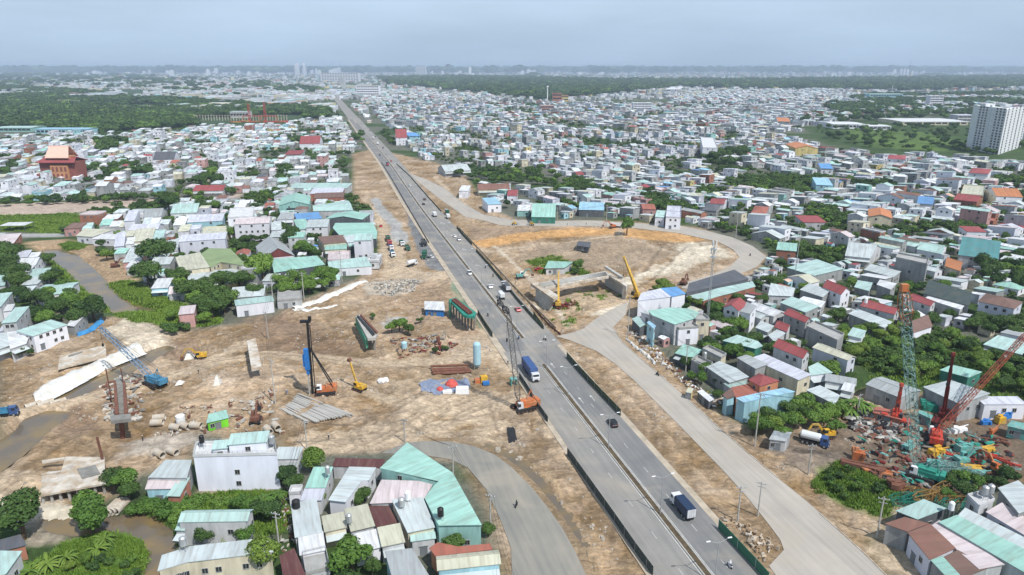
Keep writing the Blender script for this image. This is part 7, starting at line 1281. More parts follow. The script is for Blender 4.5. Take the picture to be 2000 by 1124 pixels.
hoarding('dark olive railing along the right carriageway, lower part',[(930,492),(955,520),(985,556),(1010,588),(1040,622),(1062,645)],1.8,M_HOL);hoarding('beige concrete barrier beside the dark olive railing',[(896,446),(935,488),(965,520),(1000,558),(1035,594),(1062,620),(1086,644)],1.0,M_HOB,name='concrete_barrier');hoarding('dark roadside barrier at the far right of the carriageway',[(775,322),(800,345),(835,385),(862,415)],1.2,M_HOL,6)
hoarding('dark roadside barrier left of the far carriageway',[(745,318),(765,350),(785,385),(805,420),(838,476)],1.1,M_HOD,6);hoarding('small olive hoarding piece near the crossroads',[(1042,618),(1060,642)],2.0,M_HOL)
for(a,l) in((((1036,598),(1075,640),(1095,656)),'brown shuttering along the excavated edge below the overpass'),):hoarding(l,list(a),1.0,M_RUST,name='shuttering')
# ---------------------------------------------------------------- poles, masts, wires
def lamp(label,s,group='lamp posts on the median'):
 p=road(s,0,.3);root=thing('lamp_post',label,'lamp post',p[:],ROAD_RZ,group)
 for n_,me in LAMP:
  o=link(n_,me[0],root,me[1],me[2])
 return root
m=MB();m . beam((0,0,0),(0,0,10),.14,8,0,.08);PO=m . mesh('pole',M_STEEL);m=MB();m . beam((0,0,9.6),(0,2.2,10.4),.05,5);AR=m . mesh('arm',M_STEEL);m=MB();m . box((0,2.4,10.42),(.28,.9,.12));LH=m . mesh('lamp_head',M_WHITE)
LAMP=[('pole',(PO,(0,0,0),0)),('arm',(AR,(0,0,0),0)),('arm',(AR,(0,0,0),math . pi)),('lamp_head',(LH,(0,0,0),0)),('lamp_head',(LH,(0,0,0),math . pi))]
LS=[122,146,177,210,232,270,300,332,364,396,430,464,500,540,580,620,670,720]
for i,s in enumerate(LS):lamp('double armed lamp post on the median, '+['nearest the camera','second from the camera','beside the black car','right of the container lorry','at the median gap, near side','at the median gap, far side','seventh from the camera','eighth from the camera','ninth from the camera','tenth from the camera','eleventh from the camera','twelfth from the camera','thirteenth from the camera','fourteenth from the camera','fifteenth from the camera','sixteenth from the camera','seventeenth from the camera','farthest one'][i],s)
def upole(label,px,py,top,cross=True,r=.21,mat=None,name='utility_pole',cat='utility pole'):
 b_=B(px,py);h=hgt(px,py,top);root=thing(name,label,cat,b_[:],RND . uniform(-.5,.5),'utility poles');m=MB();m . beam((0,0,-.3),(0,0,h),r,8,0,r*.65);obj('pole',m,mat or M_CONC,root)
 if cross:
  m=MB();m . box((0,0,h-.6),(2.2,.1,.12));m . box((0,0,h-1.5),(1.8,.1,.12));obj('crossarm',m,M_STEEL,root);m=MB();[m . lathe([(.09,0),(.12,.12),(.05,.28)],6,0,'z',(x,0,h-.54)) for x in(-1,-.35,.35,1)];obj('insulator',m,M_CAB,root)
 return b_+Vector((0,0,h))
tops={}
for k,a in enumerate((('utility pole at the dirt edge left of the white walled shed',535,604,545),('utility pole right of the white walled shed',594,586,532),('utility pole by the low pale green roof',668,552,490),('grey pole standing alone above the long haul track',524,662,610),('leaning utility pole left of the pile ranks',538,790,702),('utility pole behind the bright green round tree',600,880,822),('thin pole in front of the turquoise roof apex',791,864,818),('pole with wires over the curved road',885,925,870),('short pole beside the curved road, below',958,1040,965),('utility pole in front of the light blue warehouse',1474,872,768),('concrete utility pole left of the wide grey roof',1339,726,675),('utility pole between service road and machinery yard',1578,928,868),('utility pole at the bottom right corner of the yard',1712,1052,972),('pole behind the small canopy on the loop road',1226,660,575),('pole with lamp on the inner kerb of the service road',1480,1008,940),('pole beside the rubble island',1440,1020,950),('thin pole at the right of the palm like tree',1674,812,770),('pole by the loop road bend',1437,464,415),('pole on the outer side of the loop road',1184,442,400),('pole left of the dark green shed',1088,430,405),('pole in front of the white walled compound',560,448,425),('pole at the alley mouth',545,1066,1000))):tops[k]=upole(*a)
upole('very thin tall mast above the right rows',1552,545,462,False,.22,M_STEEL,'mast','mast')
def wires(label,seq,n=3):
 m=MB();o0=seq[0]
 for k in range(n):
  off=Vector(((k-1)*.7,0,-.2*k))
  for a,b_ in zip(seq,seq[1:]):
   pr=a+off
   for i in range(1,9):t_=i/8;q=a . lerp(b_,t_)+off+Vector((0,0,-1.4*math . sin(math . pi*t_)));m . beam(pr-o0,q-o0,.03,3,caps=False);pr=q
 return tag(obj('power_line',m,M_WIRE,None,o0[:]),label,'power line')
wires('power lines hanging between the poles left of the dirt',[tops[0],tops[1],tops[2]]);wires('power lines crossing the curved road',[tops[7],tops[8],gp(1000,1130,8)]);wires('power line along the service road verge',[tops[9],tops[11],tops[12]]);wires('wires strung along the loop road houses',[tops[17],tops[18],tops[19]]);wires('wires strung behind the turquoise building',[tops[5],tops[6],tops[7]]);wires('wires over the alley and garden',[tops[21],tops[5]]);wires('wires along the dirt edge by the pale slab pier',[tops[0],tops[3],tops[4]]);wires('wires from the warehouse pole to the corner pole',[tops[9],tops[16]]);wires('wires from the crossroads pole to the warehouse pole',[tops[13],tops[10],tops[9]])
# telecom mast
b_=B(1380,648);h=hgt(1380,648,470);root=thing('telecom_mast','tall telecom mast with antenna panels above the villas','telecom mast',b_[:]);m=MB();m . lattice((0,0,0),(0,0,h),.8,.45,44,.05);obj('mast',m,M_STEEL,root)
for k in range(6):a=k*1.047;m=MB();m . box((math . cos(a)*.9,math . sin(a)*.9,h-1.2-(k%2)*3),(.35,.25,2.2),a);obj('antenna',m,M_WHITE,root)
m=MB();m . lathe([(1.3,h-3.4),(1.3,h-3.2)],10);m . lathe([(1.2,h-6.6),(1.2,h-6.4)],10);obj('platform',m,M_STEEL,root)
# roof-top water tanks
def watertank(label,px,py,h,r=.75,mat=M_STEEL,stand=1.2):
 p=gp(px,py,h);root=thing('water_tank',label,'water tank',p[:],0,'rooftop water tanks');m=MB();m . lathe([(r*.6,stand),(r,stand+.15),(r,stand+1.9),(r*.5,stand+2.2)],14);obj('tank',m,mat,root)
 if stand>.3:m=MB();[m . beam((x*r*.8,y*r*.8,-.2),(x*r*.8,y*r*.8,stand+.1),.05,4) for x in(-1,1) for y in(-1,1)];obj('stand',m,M_STEEL,root)
for a in(('steel water tank on the streaked grey roof, left one',785,998,5.2),('white water tank on the streaked grey roof, right one',797,985,5.2,.7,M_WHITE),('dark water tank on the turquoise roof',861,1018,6.4,.7,M_BLACK),('black tank on the long greyish cream roof',579,994,4.7,.9,M_BLACK,.2),('steel tank on the white roof by the alley',683,1030,4.0,.6),('small tank on the house by the pond corner',360,1076,6.0,.7),('steel tank at the right end of the white house terrace',532,874,9.8,.8),('black tank at the left end of the white house terrace',396,874,9.8,.6,M_BLACK),('steel water tank on the flat white house, bottom right',1932,972,7.6,.7),('steel water tank beside the first one, bottom right',1921,975,7.6,.7),('white tank at the end of the pinkish roof, bottom right',1855,1006,5.4,.6,M_WHITE),('steel tank on the wide grey roof',1376,706,5.2,.6),('white tank on the red roofed row',1690,598,8,.6,M_WHITE),('steel tank by the grey villa wing',641,934,5.0,.6)):watertank(*a)
# ---------------------------------------------------------------- vehicles
CARM={}
def paint(name,c,m=.2):return pmat(name,c,.3,m,.03,spec=.5)
PW=paint('car_white',(.72,.73,.74));PB=paint('car_black',(.012,.013,.015));PR=paint('car_red',(.50,.025,.03));PS=paint('car_silver',(.42,.44,.46),.5);PBL=paint('truck_blue',(.045,.10,.26));PDB=paint('truck_darkblue',(.02,.04,.09));PG=paint('truck_green',(.02,.11,.06));PRD=paint('truck_red',(.40,.05,.06));PGY=paint('truck_grey',(.10,.105,.115))
M_RL=pmat('lamp_red',(.5,.02,.02),.3);M_HL=pmat('lamp_clear',(.7,.7,.72),.1)
def car(label,p,rz,col,suv=False,name='car',group='cars on the main road'):
 root=thing(name,label,'car',p[:],rz,group);h=1.75 if suv else 1.45;L=4.6
 b=MB();b . sidebox([(-2.3,.35),(-2.32,.85),(-2.2,1.0),(-1.3,1.05),(1.0,1.02),(2.1,.85),(2.3,.65),(2.3,.35)],1.8,0);obj('body',b,col,root)
 c=MB();pr=[(-2.1,1.0),(-1.75,h),(.2,h),(1.05,1.0)] if suv else[(-1.75,1.0),(-1.1,h),(.1,h),(1.0,1.0)];c . sidebox(pr,1.56,0);obj('cabin_glass',c,M_GLASS,root)
 r=MB();r . box(((pr[1][0]+pr[2][0])/2,0,h+.02),(pr[2][0]-pr[1][0]+.1,1.5,.06));obj('roof',r,col,root)
 for x in(-1.4,1.4):
  for s in(-1,1):o=link('wheel',WH,root,(x,s*.82,.34));o . scale=(.66,.66,.66)
 for s in(-1,1):
  m=MB();m . box((2.26,s*.62,.72),(.12,.38,.16));obj('headlight',m,M_HL,root);m=MB();m . box((-2.3,s*.66,.85),(.08,.3,.18));obj('tail_light',m,M_RL,root)
 return root
def truck(label,p,rz,boxc,cabc,L=9.0,H_=3.7,W_=2.4,name='lorry',cat='lorry',group='lorries on the main road',trailer=False,bed=False,tank=False):
 root=thing(name,label,cat,p[:],rz,group);x1=L/2;cl=2.2;b=MB()
 if bed:
  b . box((-cl/2,0,1.4),(L-cl-.3,W_,.25));[b . box((-cl/2,s*W_/2,2.0),(L-cl-.3,.1,1.2)) for s in(-1,1)];b . box((-L/2+.1,0,2.0),(.1,W_,1.2));b . box((x1-cl-.35,0,2.2),(.12,W_,1.6))
 elif tank:b . lathe([(.9,-(L-cl)/2),(1.15,-(L-cl)/2+.3),(1.15,(L-cl)/2-.3),(.9,(L-cl)/2)],14,0,'x',(-cl/2,0,2.4))
 else:
  b . box((-cl/2-.1,0,(1.15+H_)/2),(L-cl-.4,W_,H_-1.15));k=int((L-cl)/.7)
  for i in range(k):x=-L/2+.35+i*.7;[b . box((x,s*(W_/2+.03),(1.15+H_)/2),(.32,.05,H_-1.35)) for s in(-1,1)]
  for i in range(k):b . box((-L/2+.35+i*.7,0,H_+.02),(.3,W_-.1,.04))
 obj('tank_body' if tank else 'cargo_bed' if bed else 'cargo_box',b,boxc,root)
 if not bed and not tank:
  m=MB();m . box((-L/2+.08,0,(1.2+H_)/2),(.06,W_-.15,H_-1.3));m . box((-L/2+.03,0,(1.2+H_)/2),(.05,.06,H_-1.4));[m . beam((-L/2+.02,y,1.4),(-L/2+.02,y,H_-.2),.03,4) for y in(-.5,.5)];obj('rear_door',m,M_CAB if boxc in(PDB,PGY) else boxc,root)
 c=MB();c . sidebox([(x1-cl,.75),(x1-cl,2.95),(x1-.55,3.0),(x1-.15,2.1),(x1,1.7),(x1,.6)],W_-.1,0);obj('cab',c,cabc,root)
 w=MB();w . slab([(x1-.52,-W_/2+.22,2.85),(x1-.52,W_/2-.22,2.85),(x1-.12,W_/2-.22,2.05),(x1-.12,-W_/2+.22,2.05)][::-1],-.06);[w . box((x1-1.0,s*(W_/2-.03),2.35),(.9,.04,.7)) for s in(-1,1)];obj('windscreen',w,M_GLASS,root)
 m=MB();m . box((x1+.02,0,.95),(.08,W_*.5,.4));m . box((x1+.03,0,.55),(.14,W_-.1,.25));obj('grille',m,M_BLACK,root)
 f=MB();f . box((-.3,0,.95),(L-.8,.9,.3));[f . box((-.6,s*1.0,.75),(1.6,.5,.5)) for s in(-1,1)];obj('chassis',f,M_BLACK,root)
 for s in(-1,1):m=MB();m . box((x1+.03,s*.85,.95),(.08,.35,.2));obj('headlight',m,M_HL,root)
 for x in([x1-1.1,-L*.22,-L*.22-1.25]+([-L*.22-2.5,x1-2.6] if trailer else[])):
  for s in(-1,1):link('wheel',WH,root,(x,s*(W_/2-.16),.5))
 return root
def onroad(px,py):p=gp(px,py,.2);s,o=roadpos(p . x,p . y);return Vector((p . x,p . y,.21))
TOW=ROAD_RZ+math . pi;AWAY=ROAD_RZ
t1=truck('blue container lorry with white cab driving towards the camera',onroad(1036,732),TOW,PBL,PW,13.5,4.0,2.5,'container_lorry',trailer=True);truck('dark box lorry with pale rear doors driving away, bottom',onroad(1332,1000),AWAY,PDB,PW,8.6,3.4,2.3)
truck('dark grey flatbed lorry with piled load beside the crane jib',onroad(988,566),AWAY,PGY,PW,10.0,3.2,2.4);truck('short white cabbed lorry behind the dark grey lorry',onroad(979,583),AWAY,PW,PW,5.6,2.9,2.0)
car('black car with white rear window glare on the right carriageway',onroad(1196,830),AWAY,PB,True);car('red car on the right carriageway below the dark lorry',onroad(1011,607),AWAY,PR);car('white car just left of the dark grey lorry',onroad(957,562),AWAY,PW);car('black and white car close to the median, left carriageway',onroad(917,536),TOW,PW,True)
car('white car, upper one of the pair on the right carriageway',onroad(888,463),AWAY,PW);car('silver white car, lower one of the pair on the right carriageway',onroad(896,470),AWAY,PS);car('dark car, upper one of a pair on the right carriageway',onroad(829,391),AWAY,PB);car('dark car, lower one of a pair on the right carriageway',onroad(827,400),AWAY,PB)
truck('white van like lorry on the right carriageway, upper half',onroad(849,423),AWAY,PW,PW,7,3.0,2.2);truck('green cabbed lorry waiting on the right shoulder',onroad(873,418),AWAY,PG,PW,6.5,3,2.2);truck('white lorry waiting on the right shoulder, below the green one',onroad(875,427),AWAY,PW,PW,6.0,3.0,2.2);car('white car on the far right carriageway',onroad(801,364),AWAY,PW,True)
truck('dark red lorry on the far left carriageway',onroad(757,324),TOW,PDB,PRD,8,3.4,2.3);car('dark small car on the far left carriageway',onroad(742,304),TOW,PB);truck('white lorry on the far carriageway near the trees',onroad(738,283),TOW,PW,PW,7,3.2,2.3);car('blue grey car on the far right carriageway',onroad(755,303),AWAY,PS);car('white far car near the vanishing road',onroad(725,262),TOW,PW);truck('far white lorry near the vanishing road',onroad(729,272),AWAY,PW,PS,8,3.4,2.3)
for i,(a,b_) in enumerate(((716,250),(708,240),(722,256),(702,232),(712,236),(748,290),(764,316),(733,268))):car(['silver','white','dark','white','silver','dark','red','black'][i]+' far car on the main road, '+['left of the far trees','where the road fades','beside the far trees','farthest on the left','farthest on the right','above the far lorry','beyond the dark red lorry','among the far trees'][i],onroad(a,b_),AWAY if i%2 else TOW,[PS,PW,PB,PW,PS,PB,PR,PB][i])
# parked lorries on the lot left of the road
for a in(('dark green lorry parked in the left row, uppermost',758,470,PG,PG,6.5),('red lorry parked in the left row, second',761,478,PRD,PRD,5.5),('blue lorry parked in the left row, third',764,488,PBL,PW,6.5),('light blue and white lorry parked in the left row, lowest',767,501,MATS['light_blue_paint'],PW,6.5),('green lorry parked in the middle of the lot, upper',785,480,PG,PW,7),('dark green lorry parked in the middle of the lot, lower',796,489,PG,PG,7)):
 truck(a[0],B(a[1],a[2]),ROAD_RZ+math . pi+.05,a[3],a[4],a[5],3.2,2.3,group='lorries parked on the lot',bed=True)
truck('black tipper lorry parked on the dark asphalt',B(828,479),ROAD_RZ+math . pi,PGY,PB,10,3.2,2.5,group='lorries parked on the lot',bed=True);truck('dark green tipper lorry with raised load on the dark asphalt',B(829,503),ROAD_RZ+math . pi-.2,PG,PG,9,3.6,2.5,group='lorries parked on the lot');car('white pickup beside the dark green tipper lorry',B(841,503),ROAD_RZ+.4,PW,group='vehicles parked on the lot');truck('white tank lorry lying askew at the foot of the lot',B(805,520),1.0,PW,PW,7,3,2,group='lorries parked on the lot',tank=True)
car('small pinkish car parked at the houses by the left lot',B(744,443),ROAD_RZ,PR,group='vehicles parked on the lot');truck('white tank lorry at the near corner of the machinery yard',B(1590,868),-.55,PW,PBL,7.5,3.0,2.3,group='lorries in the yard',tank=True);truck('white lorry with orange tipper beside the loop road',B(1203,445),2.9,PW,PW,7,3,2.3,group='lorries in the yard',bed=True)
truck('grey lorry facing the grey workshop shed',B(1526,866),1.0,PGY,PW,6,2.9,2.2,group='lorries in the yard',bed=True);truck('blue and turquoise small lorry on the dirt, far left',B(17,812),.3,MATS['light_blue_paint'],PBL,5.5,2.6,2.0,group='lorries in the yard',bed=True);car('red machine beside the site office',B(1053,528),.5,PR,group='vehicles in the yard')
# motorcycles with riders
def skin_person(name,pts,edges,rad,mat,parent,lvl=1):
 me=bpy . data . meshes . new(name);me . from_pydata(pts,edges,[]);o=link(name,me,parent);md=o . modifiers . new('skin','SKIN');sv=me . skin_vertices[0]. data
 for i,r in enumerate(rad):sv[i]. radius=(r,r*.85)
 sv[0]. use_root=True;s=o . modifiers . new('sub','SUBSURF');s . levels=lvl;s . render_levels=lvl;me . materials . append(mat);return o
M_SKIN=pmat('skin',(.35,.20,.13),.7);M_CLW=pmat('cloth_white',(.6,.6,.62),.9);M_CLD=pmat('cloth_dark',(.03,.035,.05),.9);M_CLB=pmat('cloth_blue',(.08,.14,.3),.9)
def moto(label,p,rz,top=M_CLD,helm=M_WHITE,col=M_BLACK):
 root=thing('motorcycle',label,'motorcycle',p[:],rz,'motorcycles on the roads');m=MB();m . lathe([(.2,-.05),(.3,-.04),(.3,.04),(.2,.05)],14,0,'y',(-.62,0,.3));W1=obj('wheel',m,M_TYRE,root);m=MB();m . lathe([(.2,-.05),(.3,-.04),(.3,.04),(.2,.05)],14,0,'y',(.65,0,.3));obj('wheel',m,M_TYRE,root)
 m=MB();m . sidebox([(-.85,.62),(-.8,.78),(-.1,.72),(.1,.5),(.4,.9),(.52,.9),(.42,.4),(-.3,.32)],.26,0);m . beam((.46,0,.9),(.66,0,.3),.05,5);m . box((.4,0,1.0),(.08,.62,.06));obj('frame',m,col,root);m=MB();m . box((-.42,0,.8),(.75,.26,.1));obj('seat',m,M_BLACK,root)
 pr=thing('person','person in '+('white' if top==M_CLW else 'blue' if top==M_CLB else 'dark')+' clothes riding the '+label . split(',')[0],'person',p[:],rz,'motorcycle riders')
 P=[(-.3,0,.92),(-.25,0,1.15),(-.16,0,1.4),(-.13,0,1.52),(-.1,0,1.66),(-.15,.19,1.4),(.02,.24,1.16),(.32,.26,1.05),(-.15,-.19,1.4),(.02,-.24,1.16),(.32,-.26,1.05),(-.05,.14,.88),(.14,.17,.52),(.05,.17,.38),(.2,.17,.33),(-.05,-.14,.88),(.14,-.17,.52),(.05,-.17,.38),(.2,-.17,.33)]
 E_=[(0,1),(1,2),(2,3),(3,4),(2,5),(5,6),(6,7),(2,8),(8,9),(9,10),(0,11),(11,12),(12,13),(13,14),(0,15),(15,16),(16,17),(17,18)];R_=[.16,.16,.17,.06,.1,.08,.06,.04,.08,.06,.04,.1,.07,.055,.04,.1,.07,.055,.04]
 skin_person('body',P,E_,R_,top,pr);m=MB();m . lathe([(.05,1.55),(.13,1.62),(.15,1.74),(.10,1.85),(.03,1.88)],10,0,'z',(-.1,0,0));obj('helmet',m,helm,pr,smooth=True);m=MB();m . box((.0,0,1.66),(.06,.16,.12));obj('face',m,M_SKIN,pr);return root
moto('white backed motorcycle at the bottom right',onroad(1425,1108),AWAY,M_CLW,M_WHITE,M_WHITE);moto('motorcycle on the curved road',B(1009,990,.1),1.3,M_CLD,M_BLACK);moto('motorcycle turning at the crossroads',onroad(1064,665),AWAY+.5,M_CLW,M_WHITE);moto('motorcycle on the left carriageway by the netted pier',onroad(953,618),TOW,M_CLD);moto('motorcycle near the olive railing',onroad(963,541),AWAY,M_CLD,M_BLACK);moto('motorcycle beyond the olive railing',onroad(948,524),AWAY,M_CLB);moto('motorcycle at the median gap',onroad(1013,663),TOW-.6,M_CLB);moto('motorcycle at the service road edge',B(1284,734,.1),2.0,M_CLD,M_BLACK);moto('motorcycle on the loop road bend',B(1465,500,.1),1.6,M_CLD,M_WHITE)
# people on foot
def person(label,p,rz,top=M_CLD,leg=M_CLD,hat=None):
 root=thing('person',label,'person',p[:],rz,'people on the site');P=[(0,0,.95),(0,0,1.2),(.02,0,1.42),(.02,0,1.52),(.03,0,1.64),(.02,.2,1.4),(.04,.25,1.12),(.14,.24,.9),(.02,-.2,1.4),(-.04,-.25,1.12),(.04,-.26,.88),(.02,.1,.9),(.1,.11,.5),(.06,.11,.08),(.2,.11,.04),(-.02,-.1,.9),(-.06,-.11,.5),(-.16,-.11,.08),(-.04,-.11,.04)]
 E_=[(0,1),(1,2),(2,3),(3,4),(2,5),(5,6),(6,7),(2,8),(8,9),(9,10),(0,11),(11,12),(12,13),(13,14),(0,15),(15,16),(16,17),(17,18)];R_=[.15,.15,.16,.06,.1,.08,.055,.04,.08,.055,.04,.1,.075,.055,.045,.1,.075,.055,.045]
 skin_person('body',P,E_,R_,top,root)
 m=MB();m . lathe([(.17,1.7),(.14,1.76),(.06,1.82)],10,0,'z',(.03,0,0));obj('hat',m,hat or M_CAB,root)
for a in(('person in dark clothes walking on the dirt behind the white villa',279,860,.5,M_CLD),('person standing on the dirt under the silo track',642,858,1,M_CLD),('person by the edge of the road near the silo',992,712,2,M_CLD),('person beside the green excavator',1007,555,0,M_CLD),('worker beside the formwork pier',256,752,1.4,M_CLW),('worker near the pile ranks',560,770,2,M_CLB),('worker near the roller on the loop road',1108,440,0,M_CLD),('second worker on the loop road',1145,440,1,M_CLD),('worker by the blue sheet',838,772,.4,M_CLW),('person standing by the utility pole on the spoil',388,730,1,M_CLD)):person(a[0],B(a[1],a[2]),a[3],a[4])
# ---------------------------------------------------------------- landmarks farther off
def prismblock(root,name,pxs,h,z0,mat):P=[gp(a,b_)-root . location for a,b_ in pxs];m=MB();m . prism([(p . x,p . y) for p in P],z0,h);return obj(name,m,mat,root)
def gridface(root,a,b_,z0,z1,nx,nz,mat_,name='window',w=.6,hh=.55,d=.25,joined=True,kind=True):
 e=b_-a;L=e . length;e=e/L;nrm=Vector((e . y,-e . x,0));m=MB();rz=math . atan2(e . y,e . x)
 cw=L/nx;ch=(z1-z0)/nz
 for i in range(nx):
  for j in range(nz):p=a+e*(cw*(i+.5))+nrm*(d/2);m . box((p . x,p . y,z0+ch*(j+.5)),(cw*w,d,ch*hh),rz)
 return m
# the white apartment tower at the right: two slabs with loggias
base=gp(1945,297);root=thing('apartment_tower','tall white apartment tower with dark loggias at the right edge','apartment tower',base[:])
h=hgt(1900,292,207);TW=pmat('tower_white',(.66,.68,.70),.85,0,.06,.2);TG=pmat('tower_grey',(.62,.64,.66),.85,0,.1,.2);PTS={}
def fl(a,b_,x):return a . lerp(b_,x)
A0,A1=gp(1897,292)-base,gp(1948,303)-base;A2=A1+Vector((14,34,0));A3=A0+Vector((14,34,0));m=MB();m . prism([(A0 . x,A0 . y),(A1 . x,A1 . y),(A2 . x,A2 . y),(A3 . x,A3 . y)],0,h);obj('wall',m,TW,root)
B0,B1=A1+Vector((1.2,1.0,0)),gp(1993,288)-base;B2=B1+Vector((-16,30,0));m=MB();m . prism([(B0 . x,B0 . y),(B1 . x,B1 . y),(A2 . x+26,A2 . y+10),(A2 . x,A2 . y)],0,h-1.2);obj('wall',m,TW,root)
nfl=17;fh=h/nfl
wm_=MB();wm_ . box((0,0,0),(3.4,.5,1.75));WT=wm_ . mesh('window',M_GLASS);bm_=MB();bm_ . box((0,0,0),(3.8,1.0,.75));BT=bm_ . mesh('balcony',TG)
cnt=0
for(a,b_,n) in((A0,A1,8),(B0,B1,6)):
 e=(b_-a);L=e . length;e/=L;nrm=Vector((e . y,-e . x,0));rz=math . atan2(e . y,e . x)
 for f in range(nfl):
  for i in range(n):
   p=a+e*(L*(i+.5)/n)+nrm*.15
   if cnt<290 and not(a is A0 and i in(4,)):link('window',WT,root,(p . x,p . y,fh*(f+.55)),rz);cnt+=1
   if(i+f)%2==0 and a is A0 or i%3==0:p2=a+e*(L*(i+.5)/n)+nrm*.6;o=link('balcony',BT,root,(p2 . x,p2 . y,fh*(f+.2)),rz)
m=MB();p=fl(A0,A1,.45);m . box((p . x,p . y,h/2+.8),(3.4,1.4,h+3),math . atan2((A1-A0). y,(A1-A0). x));obj('stair_shaft',m,TW,root);m=MB();p=A2*.4+A0*.6;m . box((p . x,p . y,h+1.6),(12,10,3.2));m . box((p . x+26,p . y+4,h+1),(8,8,2.6));obj('roof_structure',m,TW,root)
C0=gp(1990,285);r2=thing('apartment_tower','second apartment tower cut by the right edge of the frame','apartment tower',C0[:]);m=MB();m . box((26,10,(h-2)/2),(44,26,h-2),.25);obj('wall',m,TW,r2);m=MB()
for f in range(16):
 for i in range(9):q=rot((-20+i*4.6,-13.2,0),.25)+Vector((26,10,0));m . box((q . x,q . y,(h-2)/16*(f+.5)),(2.4,.5,1.8),.25)
for f in range(16):
 for i in range(5):q=rot((-22.2,-10+i*5,0),.25)+Vector((26,10,0));m . box((q . x,q . y,(h-2)/16*(f+.5)),(.5,2.4,1.8),.25)
obj('window',m,M_GLASS,r2)
def bigblock(label,x0,x1,yb,yt,depth,wall,roof,rows,cols,name='building',slab=True,glass=M_GLASS,gable=False):
 a,b_=gp(x0,yb),gp(x1,yb);h=hgt(x0,yb,yt);c=(a+b_)/2;root=thing(name,label,'building',c[:]);L=(b_-a). length;e=(b_-a)/L;rz=math . atan2(e . y,e . x);m=MB();m . box((0,depth/2,h/2),(L,depth,h));obj('wall',m,wall,root)
 r=MB();
 if gable:r . slab([(-L/2-.5,-.5,h),(L/2+.5,-.5,h),(L/2+.5,depth/2,h*1.12),(-L/2-.5,depth/2,h*1.12)],.3);r . slab([(-L/2-.5,depth/2,h*1.12),(L/2+.5,depth/2,h*1.12),(L/2+.5,depth,h),(-L/2-.5,depth,h)],.3)
 else:r . box((0,depth/2,h+.3),(L+1,depth+1,.6))
 obj('roof',r,roof,root)
 ch=h/max(rows,1);n=0
 for j in range(rows):
  m=MB();m . box((0,-.1,ch*(j+.55)),(L*.96,.3,ch*.42));f=obj('window_band',m,glass,root)
  m=MB();[m . box((-L*.48+L*.96*i/cols,-.3,ch*(j+.55)),(L*.018,.2,ch*.42)) for i in range(cols+1)];obj('mullion',m,wall,f)
 return root
bigblock('long cream apartment slab far up the road',627,702,160,143,60,MATS['wall_w'],MATS['roof_concw'],6,14,'apartment_block');bigblock('white five-storey block beside the far road',697,741,191,168,30,MATS['wall_w'],MATS['roof_cream'],5,10,'apartment_block');bigblock('light blue factory with white columns before the right wood',1697,1762,197,184,34,MATS['wall_lb'],MATS['roof_paleteal'],2,12,'factory');bigblock('two white towers joined in the far haze',812,832,146,128,60,MATS['wall_w'],MATS['roof_concw'],8,4,'tower_block')
bigblock('yellow and red building at the wood edge',1079,1096,203,183,25,MATS['wall_br'],MATS['roof_red'],3,3);bigblock('yellow wing of the building at the wood edge',1097,1110,203,187,22,MATS['wall_yl'],MATS['roof_red'],3,3);bigblock('pinkish hall left of the yellow and red building',1056,1082,218,207,22,MATS['wall_pk'],MATS['roof_peach'],2,4);bigblock('white block at the right wood edge',1815,1840,210,188,22,MATS['wall_w'],MATS['roof_concw'],5,3,'apartment_block');bigblock('white wide house right of the yellow building',1237,1273,218,202,24,MATS['wall_w'],MATS['roof_concw'],4,5)
bigblock('white warehouse in the green field, left one',1627,1688,252,243,60,MATS['wall_w'],MATS['roof_white'],1,8,'warehouse',gable=True);bigblock('wide warehouse left of the apartment tower, near one',1762,1890,245,238,90,MATS['wall_cr'],MATS['roof_white'],1,10,'warehouse',gable=True);bigblock('white warehouse roof right of the field wood',1686,1740,254,247,40,MATS['wall_w'],MATS['roof_white'],1,6,'warehouse',gable=True);bigblock('pale shed beside the apartment tower',1870,1905,238,226,30,MATS['wall_lg'],MATS['roof_lav'],2,4,'warehouse')
bigblock('long pale green industrial roof at the left wood edge',-10,62,258,250,40,MATS['wall_tl'],MATS['roof_paleteal'],1,8,'warehouse',gable=True);bigblock('long bluish industrial roof at the left wood edge',70,172,262,253,36,MATS['wall_lb'],MATS['roof_lblue'],1,12,'warehouse',gable=True);bigblock('grey roofed station shed left of the portal cranes',450,486,231,219,20,MATS['wall_lg'],MATS['roof_pale'],1,6,'warehouse');bigblock('white industrial hall in the left wood',223,242,209,206,20,MATS['wall_w'],MATS['roof_white'],1,3,'warehouse')
bigblock('white long hall seen over the right wood',1546,1572,143,138,120,MATS['wall_w'],MATS['roof_white'],1,3,'warehouse');bigblock('white long hall far behind the left wood',300,360,138,135,150,MATS['wall_w'],MATS['roof_white'],1,6,'warehouse');bigblock('white long hall on the left skyline',8,60,134.6,131.5,300,MATS['wall_w'],MATS['roof_white'],1,6,'warehouse')
# chimneys, masts
for l,px,py,tp,r in(('tall white water tower at the wood edge',1069,200,168,1.8),('thin white mast behind the factory',1741,186,168,.8),('thin mast on the skyline right',1776,140,120,3),('dark mast left of the loop town',1240,175,165,.9),('dark pole in the left rows',167,290,262,.8)):
 b_=gp(px,py);h=hgt(px,py,tp);root=thing('mast',l,'mast',b_[:]);m=MB();m . beam((0,0,0),(0,0,h),r,8,0,r*.7);obj('shaft',m,M_WHITE if 'white' in l else M_CONCD,root);m=MB();m . lathe([(r*1.2,h*.9),(r*1.6,h*.93),(r*1.2,h)],8);obj('head',m,M_WHITE if 'white' in l else M_CONCD,root)
